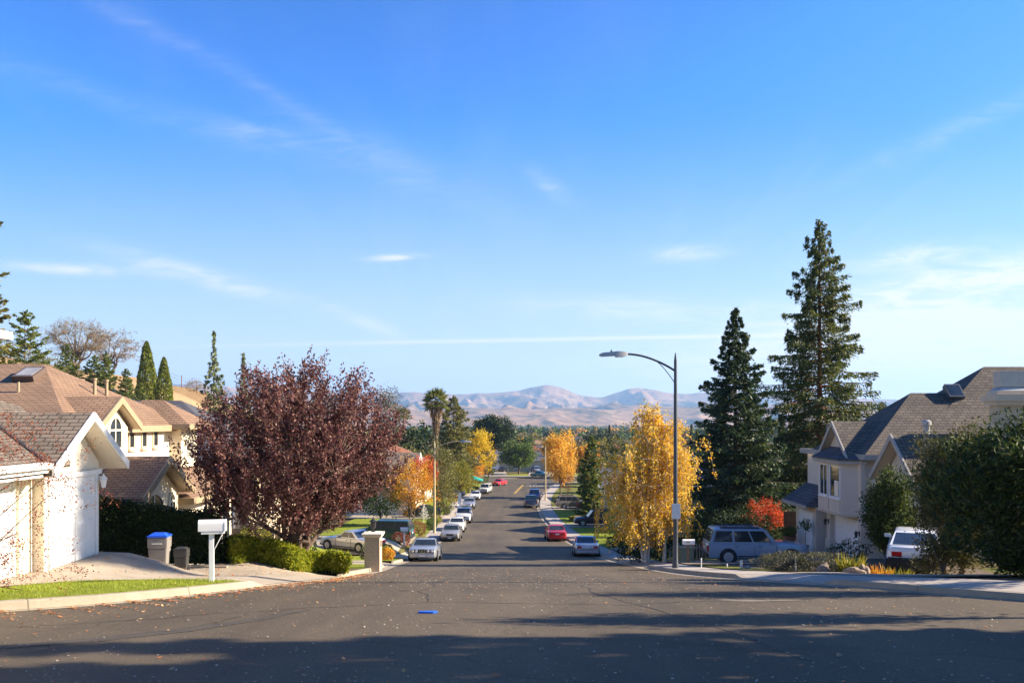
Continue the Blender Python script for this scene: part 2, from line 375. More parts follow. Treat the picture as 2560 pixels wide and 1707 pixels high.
L_REDWOOD = leafmat('redwood_needles', [(0.045, 0.075, 0.02), (0.075, 0.105, 0.024), (0.12, 0.14, 0.028), (0.18, 0.175, 0.035)], 0.35)
L_FIR = leafmat('dark_fir_needles', [(0.020, 0.048, 0.024), (0.034, 0.068, 0.028), (0.058, 0.092, 0.03), (0.095, 0.115, 0.032)], 0.25)
L_BIRCH = leafmat('birch_leaves', [(0.70, 0.36, 0.02), (0.80, 0.47, 0.03), (0.84, 0.60, 0.07), (0.66, 0.36, 0.03), (0.60, 0.48, 0.06)], 0.45)
L_GOLD = leafmat('golden_leaves', [(0.76, 0.44, 0.05), (0.84, 0.53, 0.08), (0.68, 0.36, 0.05)], 0.45)
L_YELLOW = leafmat('yellow_leaves', [(0.70, 0.46, 0.02), (0.78, 0.56, 0.04), (0.55, 0.42, 0.03)], 0.45)
L_ORANGE = leafmat('orange_leaves', [(0.64, 0.26, 0.02), (0.72, 0.38, 0.03), (0.50, 0.17, 0.02), (0.70, 0.46, 0.04)], 0.4)
L_RED = leafmat('red_leaves', [(0.50, 0.045, 0.015), (0.60, 0.09, 0.02), (0.38, 0.03, 0.015), (0.66, 0.16, 0.03)], 0.4)
L_RUST = leafmat('rust_leaves', [(0.22, 0.06, 0.03), (0.30, 0.09, 0.035), (0.17, 0.04, 0.025)], 0.3)
L_GREEN = leafmat('mid_green_leaves', [(0.055, 0.10, 0.016), (0.09, 0.145, 0.022), (0.135, 0.175, 0.028)], 0.3)
L_DKGREEN = leafmat('dark_green_leaves', [(0.014, 0.030, 0.008), (0.024, 0.046, 0.011), (0.045, 0.07, 0.014)], 0.22, 0.7)
L_PINE = leafmat('pine_needles', [(0.075, 0.12, 0.02), (0.125, 0.165, 0.028), (0.20, 0.21, 0.04)], 0.3)
L_BUSHOLIVE = leafmat('grey_olive_leaves', [(0.07, 0.075, 0.022), (0.12, 0.11, 0.03), (0.17, 0.14, 0.04), (0.045, 0.055, 0.016)], 0.25, 0.7)
L_OLIVE = leafmat('olive_leaves', [(0.12, 0.125, 0.03), (0.19, 0.17, 0.04), (0.26, 0.215, 0.055), (0.085, 0.10, 0.025)], 0.3)
L_YGREEN = leafmat('yellow_green_leaves', [(0.20, 0.22, 0.02), (0.30, 0.26, 0.025), (0.40, 0.29, 0.03), (0.12, 0.16, 0.02)], 0.4)
L_JUNIPER = leafmat('juniper_sprays', [(0.22, 0.26, 0.022), (0.34, 0.37, 0.028), (0.44, 0.43, 0.035), (0.15, 0.19, 0.018)], 0.48)
L_CYPRESS = leafmat('cypress_sprays', [(0.10, 0.135, 0.016), (0.16, 0.19, 0.02), (0.22, 0.235, 0.028)], 0.25)
L_DEODAR = leafmat('deodar_needles', [(0.20, 0.23, 0.10), (0.28, 0.30, 0.13), (0.15, 0.18, 0.075)], 0.3)
L_OLEANDER = leafmat('oleander_leaves', [(0.022, 0.042, 0.012), (0.04, 0.066, 0.015), (0.075, 0.10, 0.02), (0.12, 0.14, 0.025)], 0.3, 0.65)
L_OAK = leafmat('bare_oak_twigs', [(0.26, 0.175, 0.095), (0.33, 0.23, 0.125), (0.21, 0.15, 0.085), (0.22, 0.19, 0.08)], 0.3)
L_SAGE = leafmat('grey_sage_leaves', [(0.10, 0.10, 0.055), (0.15, 0.14, 0.08), (0.08, 0.085, 0.05)], 0.25)
L_PALM = leafmat('palm_blades', [(0.08, 0.12, 0.02), (0.14, 0.17, 0.03), (0.24, 0.22, 0.05)], 0.3)
L_SKIRT = leafmat('dead_palm_blades', [(0.30, 0.20, 0.11), (0.38, 0.26, 0.15), (0.24, 0.16, 0.09)], 0.3)
L_FALLEN = leafmat('fallen_leaf', [(0.38, 0.13, 0.04), (0.50, 0.22, 0.07), (0.28, 0.09, 0.04), (0.55, 0.36, 0.16)], 0.2)
L_LITTER = leafmat('pale_litter', [(0.30, 0.25, 0.19), (0.42, 0.36, 0.28), (0.35, 0.18, 0.09)], 0.1)
L_BLADE = leafmat('grass_blade', [(0.20, 0.27, 0.02), (0.28, 0.34, 0.035), (0.36, 0.38, 0.05)], 0.4)
L_FROST = leafmat('white_sprig', [(0.6, 0.58, 0.54), (0.7, 0.68, 0.64)], 0.3)
# ================================================================ the street's shape
_py = np.array([-400, -60, -20, -8, 0, 8, 18, 26, 33, 42, 51, 60, 68, 77, 88, 100, 122, 137, 150, 175, 205, 225, 300, 400, 700, 1200, 2500, 4200, 20000.])
_pz = np.array([-1.0, -1.0, -1.05, -1.25, -1.7, -2.52, -3.63, -4.95, -6.04, -7.36, -8.67, -9.85, -10.6, -11.25, -11.8, -12.3, -12.9, -13.25, -13.5, -14.0, -14.6, -15.0, -16.4, -18, -21, -26, -37, -40, -40.])
_yy = np.concatenate([np.arange(-400, 420, 0.5), np.arange(420, 20000, 20.)])
_zz = np.interp(_yy, _py, _pz)
_k = np.exp(-np.linspace(-2, 2, 17) ** 2); _k /= _k.sum()
_n = int(820 / 0.5); _sm = np.convolve(np.pad(_zz[:_n], 8, mode='edge'), _k, mode='valid'); _zz[:_n - 16] = _sm[:_n - 16]
def P(y): return np.interp(y, _yy, _zz)
def catmull(pts, n=8):
    pts = [np.array(p, float) for p in pts]; pts = [2 * pts[0] - pts[1]] + pts + [2 * pts[-1] - pts[-2]]; out = []
    for i in range(1, len(pts) - 2):
        a, b, c, d = pts[i - 1:i + 3]
        for t in np.arange(n) / n:
            out.append(0.5 * ((2 * b) + (c - a) * t + (2 * a - 5 * b + 4 * c - d) * t * t + (3 * b - a - 3 * c + d) * t ** 3))
    out.append(pts[-2]); return np.array(out)
def resample(p, step):
    d = np.concatenate([[0], np.cumsum(np.linalg.norm(np.diff(p, axis=0), axis=1))])
    s = np.linspace(0, d[-1], max(2, int(d[-1] / step)))
    return np.stack([np.interp(s, d, p[:, 0]), np.interp(s, d, p[:, 1])], 1)
LC = resample(catmull([(-40, 4.5), (-26, 7.6), (-14, 11), (-10.6, 12.5), (-8.3, 13.75), (-6.7, 15.6), (-5.75, 18), (-5.35, 22), (-5.35, 26), (-5.45, 30), (-5.65, 35), (-6.1, 42), (-6.45, 50),
              (-6.6, 60), (-6.8, 77), (-7.1, 100), (-7.3, 120), (-7.0, 137), (-6.2, 150), (-4.7, 165), (-4.3, 175), (-5.0, 183), (-7.5, 188.5), (-12, 191.5), (-20, 193.5), (-60, 196)]), 0.5)
RC = resample(catmull([(45, 5.5), (30, 8), (20, 10.6), (13, 12.8), (9.6, 14.9), (7.9, 18), (7.15, 22), (6.7, 26), (6.25, 31), (6.15, 40), (6.25, 50), (6.15, 60), (5.7, 69), (5.2, 77), (4.55, 90),
              (4.05, 104), (4.0, 122), (4.7, 137), (5.8, 150), (7.2, 163), (8.4, 173), (10.2, 181), (14, 186), (22, 188.5), (60, 191)]), 0.5)
def Lx(y): return np.interp(y, LC[:, 1], LC[:, 0])
def Rx(y): return np.interp(y, RC[:, 1], RC[:, 0])
def normals(c, side):
    t = np.gradient(c, axis=0); t /= np.linalg.norm(t, axis=1)[:, None]
    return np.stack([-t[:, 1], t[:, 0]], 1) * (1 if side < 0 else -1)
LN = normals(LC, -1); RN = normals(RC, 1)
def sst(t): t = np.clip(t, 0, 1); return t * t * (3 - 2 * t)
PADS = [(-27, -10.3, 16.8, 21.6, -3.5, 2.5), (-14, -11.6, 24.0, 26.2, -4.2, 2.2), (-11, -8.3, 24.6, 26.4, -4.45, 2.2), (-28, -11.2, 28.5, 36, -5.9, 3), (-30, -12.5, 41, 56, -7.2, 4), (15.2, 32, 33.5, 49, -7.25, 3.5), (11.9, 17, 25, 30, -5.05, 2), (12, 27, 60, 73, -9.6, 5),
        (-24, -9.5, 52, 60, -8.55, 4), (-24, -9, 67, 74, -10.2, 4)]
def hillz(x, y):
    """the dry grass hill behind the houses on the left"""
    b = np.exp(-((y - 195) / 95.0) ** 2)
    h = 23.5 * sst((-x - 34) / 52) * b + 17 * sst((-x - 75) / 110) * b
    return h
def G(x, y):
    """height of the lots beside the street"""
    x = np.asarray(x, float); y = np.asarray(y, float)
    z = P(y) + 0.13
    for x0, x1, y0, y1, pz, bl in PADS:
        d = np.hypot(np.maximum(np.maximum(x0 - x, x - x1), 0), np.maximum(np.maximum(y0 - y, y - y1), 0))
        w = 1 - sst(d / bl); z = z * (1 - w) + pz * w
    z = z + hillz(x, y)
    far = sst((np.abs(x) - 60) / 400) * sst((y - 60) / 200)
    return z - far * 2
def inside(x, y):
    m = (x > Lx(y) - 0.55) & (x < Rx(y) + 0.55) & (y < 192)
    return m | ((y > 186) & (y < 212) & (np.abs(x) < 400))
# terrain sheet
xs = np.concatenate([-np.geomspace(9000, 60, 34), np.arange(-58, -26, 2.), np.arange(-26, -16, 1.), np.arange(-16, 16, 0.5), np.arange(16, 26, 1.), np.arange(26, 58, 2.), np.geomspace(60, 9000, 34)])
ys = np.concatenate([-np.geomspace(400, 24, 12), np.arange(-20, 8, 2.), np.arange(8, 60, 0.6), np.arange(60, 260, 1.5), np.arange(262, 420, 8), np.geomspace(430, 12500, 50)])
def grid_mesh(name, X, Y, Z, mat):
    ny, nx = X.shape; i = np.arange(ny * nx).reshape(ny, nx)
    F = np.stack([i[:-1, :-1], i[:-1, 1:], i[1:, 1:], i[1:, :-1]], -1).reshape(-1, 4)
    return np_mesh(name, np.stack([X, Y, Z], -1).reshape(-1, 3), F, mat, None, True)
XX, YY = np.meshgrid(xs, ys)
ZZ = G(XX, YY) - 0.07
ZZ = np.where(inside(XX, YY), P(YY) - 0.35, ZZ)
def terrain_mat():
    m, nt, ln, bs = nm('open_ground')
    g = node(nt, 'ShaderNodeNewGeometry'); s = node(nt, 'ShaderNodeSeparateXYZ'); ln.new(g.outputs['Position'], s.inputs[0])
    soil = ramp(nt, ln, noisef(nt, ln, 0.5, 6, 0.7), [(0.3, (0.09, 0.075, 0.03)), (0.5, (0.13, 0.10, 0.05)), (0.7, (0.10, 0.13, 0.025))])
    dry = ramp(nt, ln, noisef(nt, ln, 0.16, 6, 0.7), [(0.3, (0.28, 0.175, 0.09)), (0.6, (0.40, 0.27, 0.15)), (0.75, (0.33, 0.185, 0.10))])
    mp = node(nt, 'ShaderNodeMapRange', interpolation_type='SMOOTHSTEP'); ln.new(s.outputs[0], mp.inputs[0])
    mp.inputs[1].default_value = -30; mp.inputs[2].default_value = -40
    mp2 = node(nt, 'ShaderNodeMapRange', interpolation_type='SMOOTHSTEP'); ln.new(s.outputs[1], mp2.inputs[0]); mp2.inputs[1].default_value = 430; mp2.inputs[2].default_value = 330
    mm_ = node(nt, 'ShaderNodeMath', operation='MULTIPLY'); ln.new(mp.outputs[0], mm_.inputs[0]); ln.new(mp2.outputs[0], mm_.inputs[1])
    ln.new(mixc(nt, ln, mm_.outputs[0], soil, dry), bs.inputs['Base Color'])
    bs.inputs['Roughness'].default_value = 1; bs.inputs['Specular IOR Level'].default_value = 0.05
    bump(nt, ln, bs, noisef(nt, ln, 4, 5, 0.7), 0.8, 0.15)
    return m
tag(grid_mesh('ground', XX, YY, ZZ, terrain_mat()), kind='structure')

# road: one sheet from kerb to kerb
ry = np.concatenate([np.arange(-60, 4, 1.), np.arange(4, 24, 0.25), np.arange(24, 190, 0.5), [190.5]])
ry_ = ry.copy()
t = np.linspace(0, 1, 25)
XL = np.maximum(np.where(ry < 5, -40, Lx(ry)), -45) - 0.08; XR = np.minimum(np.where(ry < 6, 45, Rx(ry)), 60) + 0.08
RX = XL[:, None] * (1 - t) + XR[:, None] * t; RY = np.repeat(ry[:, None], 25, 1)
tag(grid_mesh('road', RX, RY, P(RY) + 0, M_ASPH), kind='structure')
cx = np.concatenate([np.arange(-300, -60, 10.), np.arange(-60, 60, 1.5), np.arange(60, 301, 10.)]); cy = np.arange(187.5, 211, 0.75)
CX, CY = np.meshgrid(cx, cy)
tag(grid_mesh('cross_road', CX, CY, P(CY) + 0.004, M_ASPH), kind='structure')

def dips(side):
    return ([(18.4, 27.0), (38.5, 45), (52.0, 60), (67.0, 73), (102, 107), (137.5, 144)] if side < 0 else
            [(12.6, 13.6), (19.6, 25.6), (38, 45), (62, 66), (90, 95.5), (115, 121)])
def hk(y, side):
    h = 0.155 if side < 0 else 0.14
    for a, b in dips(side):
        w = sst((y - a) / 0.7) * sst((b - y) / 0.7); h = h * (1 - w) + 0.025 * w
    return h
def kerb(name, C, N, side, y0, y1):
    sel = [i for i in range(len(C)) if y0 <= C[i, 1] <= y1]
    V = []; UV = []; s = 0
    for k, i in enumerate(sel):
        if k: s += np.linalg.norm(C[i] - C[sel[k - 1]])
        y = C[i, 1]; h = float(hk(y, side)); z = float(P(y))
        for (tt, dz) in ((-0.42, 0.006), (-0.03, 0.008), (0.0, 0.02), (0.025, h - 0.015), (0.045, h), (0.17, h), (0.175, -0.25)):
            p = C[i] + N[i] * tt; V.append((p[0], p[1], z + dz)); UV.append((s, tt + dz))
    n = 7; F = [(a * n + b, a * n + b + 1, (a + 1) * n + b + 1, (a + 1) * n + b) for a in range(len(sel) - 1) for b in range(n - 1)]
    m = MB(); m.v = V; m.f = F; m.uv = UV
    return tag(m.build(name, M_CURB, None, None, recalc=False), kind='structure')
kerb('kerb', LC, LN, -1, 4.6, 195.5); kerb('kerb', RC, RN, 1, 6, 190.8)
def strip(name, side, y0, y1, t0, t1, zf, mat, dt=0.5, kind='structure'):
    """sheet that follows the kerb at t0..t1 metres behind its face; t1 may be a function of y"""
    C, N = (LC, LN) if side < 0 else (RC, RN)
    sel = [i for i in range(len(C)) if y0 <= C[i, 1] <= y1]
    tf = t1 if callable(t1) else (lambda y: t1); tm = max(tf(C[i, 1]) for i in sel); n = max(2, int((tm - t0) / dt) + 1)
    V = []; UV = []; s = 0
    for k, i in enumerate(sel):
        if k: s += np.linalg.norm(C[i] - C[sel[k - 1]])
        for j in range(n):
            tt = t0 + (tf(C[i, 1]) - t0) * j / (n - 1); p = C[i] + N[i] * tt
            V.append((p[0], p[1], zf(p[0], p[1], tt, C[i, 1]))); UV.append((s, tt))
    F = [(a * n + b, a * n + b + 1, (a + 1) * n + b + 1, (a + 1) * n + b) for a in range(len(sel) - 1) for b in range(n - 1)]
    m = MB(); m.v = V; m.f = F; m.uv = UV
    o = m.build(name, mat, None, 60, recalc=False)
    return tag(o, kind=kind)
def zlawn(x, y, t, yc): return float(max(0, 1 - t / 2.5) * (P(yc) + 0.15) + min(1, t / 2.5) * (G(x, y) + 0.04))
def zdrive(x, y, t, yc):
    w = sst(t / 1.6); return float((P(yc) + 0.026) * (1 - w) + (G(x, y) + 0.055) * w)
def zwalk(side): return lambda x, y, t, yc: float(P(yc) + (hk(yc, side) + 0.002) * (1 - sst((t - .2) / 1.0)) + 0.14 * sst((t - .2) / 1.0))
def patch(name, A, B, zoff, mat, n=None):
    """ruled sheet between two plan curves, draped on the lots"""
    A = resample(np.array(A, float), 0.6); B = resample(np.array(B, float), 0.6); na = max(len(A), len(B))
    rs = lambda c: np.stack([np.interp(np.linspace(0, 1, na), np.linspace(0, 1, len(c)), c[:, k]) for k in (0, 1)], 1)
    A, B = rs(A), rs(B); m = n or max(3, int(np.linalg.norm(A - B, axis=1).max() / 0.6))
    tt = np.linspace(0, 1, m)[:, None, None]; Q = A[None] * (1 - tt) + B[None] * tt
    X, Y = Q[..., 0], Q[..., 1]; o = grid_mesh(name, X, Y, G(X, Y) + zoff, mat)
    auto_uv(o.data); return tag(o, kind='structure')

LAWN_T = lambda y: float(np.interp(y, [7, 11, 12.5, 13.75, 15.6, 17, 17.9, 18.5], [5.5, 4.9, 4.5, 4.16, 3.82, 3.19, 2.2, .25]))
# ---- left side: lawn, driveways, beds, walk
strip('lawn', -1, 7.0, 18.5, 0.17, LAWN_T, zlawn, M_LAWN, 0.3)
strip('driveway', -1, 18.3, 27.1, 0.17, 1.9, zdrive, M_DRIVE)
patch('driveway', [(-14, 15.9), (-12.5, 16.6), (-10.5, 17.25), (-8.7, 18.15), (-6.9, 18.75)], [(-14, 25.1), (-12.5, 25.2), (-10.4, 25.3), (-8.6, 25.4), (-7.0, 26.8)], 0.048, M_DRIVE)
strip('planting_bed', -1, 26.6, 38.6, 0.17, 6.0, zlawn, M_SOIL)
strip('verge_lawn', -1, 31.5, 38.5, 0.2, 3.2, lambda x, y, t, yc: zlawn(x, y, t, yc) + 0.02, M_LAWN)
strip('driveway', -1, 38.4, 45.2, 0.17, 9, zdrive, M_DRIVE)
strip('verge_lawn', -1, 45, 52.2, 0.17, 8, zlawn, M_LAWN)
strip('driveway', -1, 52, 60, 0.17, 14, zdrive, M_DRIVE)
strip('pavement', -1, 60, 184, 0.17, 1.5, zwalk(-1), M_WALK)
for a, b in ((60, 67.2), (73, 102.2), (107, 137.7), (144, 184)):
    strip('verge_lawn', -1, a, b, 1.5, 12, lambda x, y, t, yc: float(G(x, y) + 0.03), M_LAWN)
for a, b in ((67, 73), (102, 107), (137.5, 144)): strip('driveway', -1, a, b, 1.5, 13, lambda x, y, t, yc: float(G(x, y) + 0.06), M_DRIVE)
# ---- right side
strip('planting_bed', 1, 8.0, 13.9, 0.17, 7.0, zlawn, M_SOIL)
strip('pavement', 1, 13.2, 184, 0.17, 1.75, zwalk(1), M_WALK, 0.3)
for a, b, m in ((13.8, 19.8, M_SOIL), (25.4, 38.2, M_SOIL), (45, 62.2, M_DRYLAWN), (66, 90.2, M_LAWN), (95.5, 115.2, M_LAWN), (121, 184, M_DRYLAWN)):
    strip('planting_bed' if m is M_SOIL else 'verge_lawn', 1, a, b, 1.75, 9.0, lambda x, y, t, yc: float(G(x, y) + 0.03), m)
strip('verge_lawn', 1, 27.5, 37.5, 1.75, 3.0, lambda x, y, t, yc: float(G(x, y) + 0.05), M_DRYLAWN)
for a, b, d in ((19.6, 25.6, 8.5), (38, 45, 11.5), (62, 66, 9), (90, 95.5, 11), (115, 121, 10)):
    strip('driveway', 1, a, b, 1.75, d, lambda x, y, t, yc: float(G(x, y) + 0.06), M_DRIVE)
patch('driveway', [(12.5, 47.5), (24, 54)], [(12.5, 51), (24, 58)], 0.08, M_DRIVE)
# ---- beyond the crossing
cxs = np.arange(-60, 60, 1.0)
m = MB()
for a, b in ((-300, -5), (9, 300)): pass
m.box(-200, 200, 210.8, 211.0, float(P(211)) - 0.3, float(P(211)) + 0.14)
tag(m.build('kerb', M_CURB), kind='structure')
m = MB(); m.box(-200, 200, 211.0, 213, float(P(212)) - 0.3, float(P(212)) + 0.142); tag(m.build('pavement', M_WALK), kind='structure')
patch('verge_lawn', [(-40, 213), (40, 213)], [(-40, 222), (40, 222)], 0.03, M_LAWN)
patch('driveway', [(-9, 212.9), (-1, 212.9)], [(-10, 240), (-2, 240)], 0.08, M_DRIVE); patch('driveway', [(4, 212.9), (11, 212.9)], [(5, 238), (12, 238)], 0.08, M_DRIVE)
# road paint
M_YEL = plain('yellow_road_paint', (0.55, 0.33, 0.05), 0.7, 0.25, 3); M_WPAINT = plain('white_road_paint', (0.60, 0.58, 0.54), 0.7, 0.2, 3)
def paintline(name, A, B, w, mat):
    A = np.array(A, float); B = np.array(B, float); n = max(2, int(np.linalg.norm(B - A))); d = (B - A) / np.linalg.norm(B - A); q = np.array([-d[1], d[0]]) * w / 2
    V = []
    for k in range(n + 1):
        p = A + (B - A) * k / n
        for s in (1, -1): V.append((p[0] + q[0] * s, p[1] + q[1] * s, float(P(p[1] + q[1] * s)) + 0.012))
    mm = MB(); mm.v = V; mm.f = [(2 * k, 2 * k + 1, 2 * k + 3, 2 * k + 2) for k in range(n)]
    return tag(mm.build(name, mat, recalc=False), kind='structure')
paintline('road_marking', (0.35, 151), (2.25, 178), 0.14, M_YEL); paintline('road_marking', (0.63, 151), (2.53, 178), 0.14, M_YEL)
paintline('road_marking', (2.9, 178.6), (8.6, 177.6), 0.45, M_WPAINT)
paintline('road_marking', (-3.5, 200.2), (4, 199.4), 0.3, M_YEL); paintline('road_marking', (-2.5, 203.6), (1.2, 203.3), 0.6, M_WPAINT)
def stop_word():
    cu_ = bpy.data.curves.new('stop', 'FONT'); cu_.body = 'STOP'; cu_.size = 1.0; cu_.align_x = 'CENTER'
    to = bpy.data.objects.new('stop', cu_); COL.objects.link(to); bpy.context.view_layer.update()
    me = bpy.data.meshes.new_from_object(to.evaluated_get(bpy.context.evaluated_depsgraph_get())); bpy.data.objects.remove(to)
    bm = bmesh.new(); bm.from_mesh(me); bmesh.ops.triangulate(bm, faces=bm.faces)
    for v in bm.verts:
        x, y = v.co.x * 1.25, v.co.y * 3.6
        X, Y = 4.9 + x + 0.07 * y, 171.8 + y
        v.co = (X, Y, float(P(Y)) + 0.014)
    bm.to_mesh(me); bm.free(); me.materials.clear(); me.materials.append(M_WPAINT); auto_uv(me)
    o = bpy.data.objects.new('road_marking', me); COL.objects.link(o); tag(o, kind='structure')
stop_word()
# faint old seam and pale spill on the near asphalt
M_SEAM = plain('worn_seam', (0.105, 0.095, 0.085), 0.85, 0.3, 2)
m = MB(); seam = catmull([(0.6, 33), (1.6, 27), (2.6, 23), (4.2, 19.5), (6.2, 16.8)], 10); V = []
for k, p in enumerate(seam):
    w = 0.035 + 0.02 * math.sin(k * 1.7)
    V += [(p[0] - w, p[1], float(P(p[1])) + 0.004), (p[0] + w, p[1], float(P(p[1])) + 0.004)]
m.v = V; m.f = [(2 * k, 2 * k + 1, 2 * k + 3, 2 * k + 2) for k in range(len(seam) - 1)]
tag(m.build('road_seam', M_SEAM, recalc=False), kind='structure')
# darker repair strip and a pale scuff
def flat_patch(name, pts, mat, dz):
    m = MB(); m.v = [(x, y, float(P(y)) + dz) for x, y in pts]; m.f = [tuple(range(len(pts)))]
    return tag(m.build(name, mat, recalc=False), kind='structure')
M_PATCH = plain('asphalt_repair', (0.062, 0.052, 0.040), 0.85, 0.25, 5, 0.5); M_SCUFF = plain('pale_scuff', (0.17, 0.145, 0.11), 0.9, 0.35, 4, 0.4)
for pts in ([(-6.2, 10.0), (-5.2, 10.6), (-4.4, 11.4), (-3.7, 12.6), (-3.3, 13.9), (-3.5, 13.9), (-4.0, 12.7), (-4.7, 11.6), (-5.4, 10.85), (-6.3, 10.2)], [(-2.2, 17.5), (-1.9, 21), (-1.8, 26), (-1.9, 26), (-2.03, 21), (-2.35, 17.5)]):
    cp = np.array(pts); q = cp + np.random.default_rng(3).normal(0, 0.03, cp.shape); flat_patch('road_patch', q.tolist(), M_PATCH, 0.005)
a = np.linspace(0, 2 * np.pi, 26)[:-1]; r_ = 1 + 0.28 * np.sin(3 * a + 1) + 0.15 * np.sin(7 * a)
flat_patch('road_scuff', np.stack([4.5 + 0.75 * r_ * np.cos(a), 15.4 + 0.16 * r_ * np.sin(a)], 1).tolist(), M_SCUFF, 0.006)
# fine tar-dark cracks wandering over the near asphalt
M_CRACK = plain('crack_tar', (0.022, 0.02, 0.018), 0.7, 0.2, 8)
crk = MB(); cr_rng = np.random.default_rng(17)
for (x0, y0, x1, y1) in ((-9.0, 10.4, -1.5, 15.2), (-1.5, 15.2, 2.2, 14.6), (2.2, 14.6, 7.8, 17.2), (-1.5, 15.2, -2.6, 24), (3.2, 9.2, 2.2, 14.6), (-6, 8.4, -4.2, 13.4), (2.2, 14.6, 1.6, 22), (1.6, 22, -1.4, 31)):
    n = int(math.hypot(x1 - x0, y1 - y0) * 3); t_ = np.linspace(0, 1, n); w_ = np.cumsum(cr_rng.normal(0, 0.07, (n, 2)), 0); w_ -= w_[-1] * t_[:, None]
    q = np.stack([x0 + (x1 - x0) * t_, y0 + (y1 - y0) * t_], 1) + w_; b0 = len(crk.v)
    for k, p in enumerate(q):
        h_ = 0.006 + 0.008 * cr_rng.random(); dv = q[min(k + 1, n - 1)] - q[max(k - 1, 0)]; dv = dv / (np.linalg.norm(dv) + 1e-9); nn = np.array([-dv[1], dv[0]]) * h_
        for s_ in (1, -1): crk.v.append((p[0] + nn[0] * s_, p[1] + nn[1] * s_, float(P(p[1] + nn[1] * s_)) + 0.0045))
    crk.f += [(b0 + 2 * k, b0 + 2 * k + 1, b0 + 2 * k + 3, b0 + 2 * k + 2) for k in range(n - 1)]
tag(crk.build('road_crack', M_CRACK, recalc=False), kind='structure')
# thin blades standing on the near lawn
rng = np.random.default_rng(5)
C_, N_ = LC, LN; sel = np.where((LC[:, 1] > 10) & (LC[:, 1] < 18.35))[0]
nb = 40000; ii = rng.choice(sel, nb); yb = LC[ii, 1]; tmax = np.array([LAWN_T(v) for v in yb]) - 0.05
tb = 0.19 + rng.random(nb) * (tmax - 0.19); pb = LC[ii] + LN[ii] * tb[:, None] + rng.normal(0, 0.12, (nb, 2)) * np.minimum(1, tb[:, None] * 2)
zb = np.maximum(0, 1 - tb / 2.5) * (P(yb) + 0.15) + np.minimum(1, tb / 2.5) * (G(pb[:, 0], pb[:, 1]) + 0.04)
a = rng.random(nb) * 6.283; hh = 0.02 + rng.random(nb) * 0.035; wv = 0.006
base = np.stack([pb[:, 0], pb[:, 1], zb - 0.005], 1); ax = np.stack([np.cos(a), np.sin(a), 0 * a], 1) * wv
tip = base + np.stack([rng.normal(0, 0.02, nb), rng.normal(0, 0.02, nb), hh], 1)
V = np.stack([base - ax, base + ax, tip], 1).reshape(-1, 3)
tag(np_mesh('lawn_grass', V, np.arange(nb * 3).reshape(-1, 3), L_BLADE), 'short bright green grass of the kerbside front lawn', 'grass', None, 'stuff')

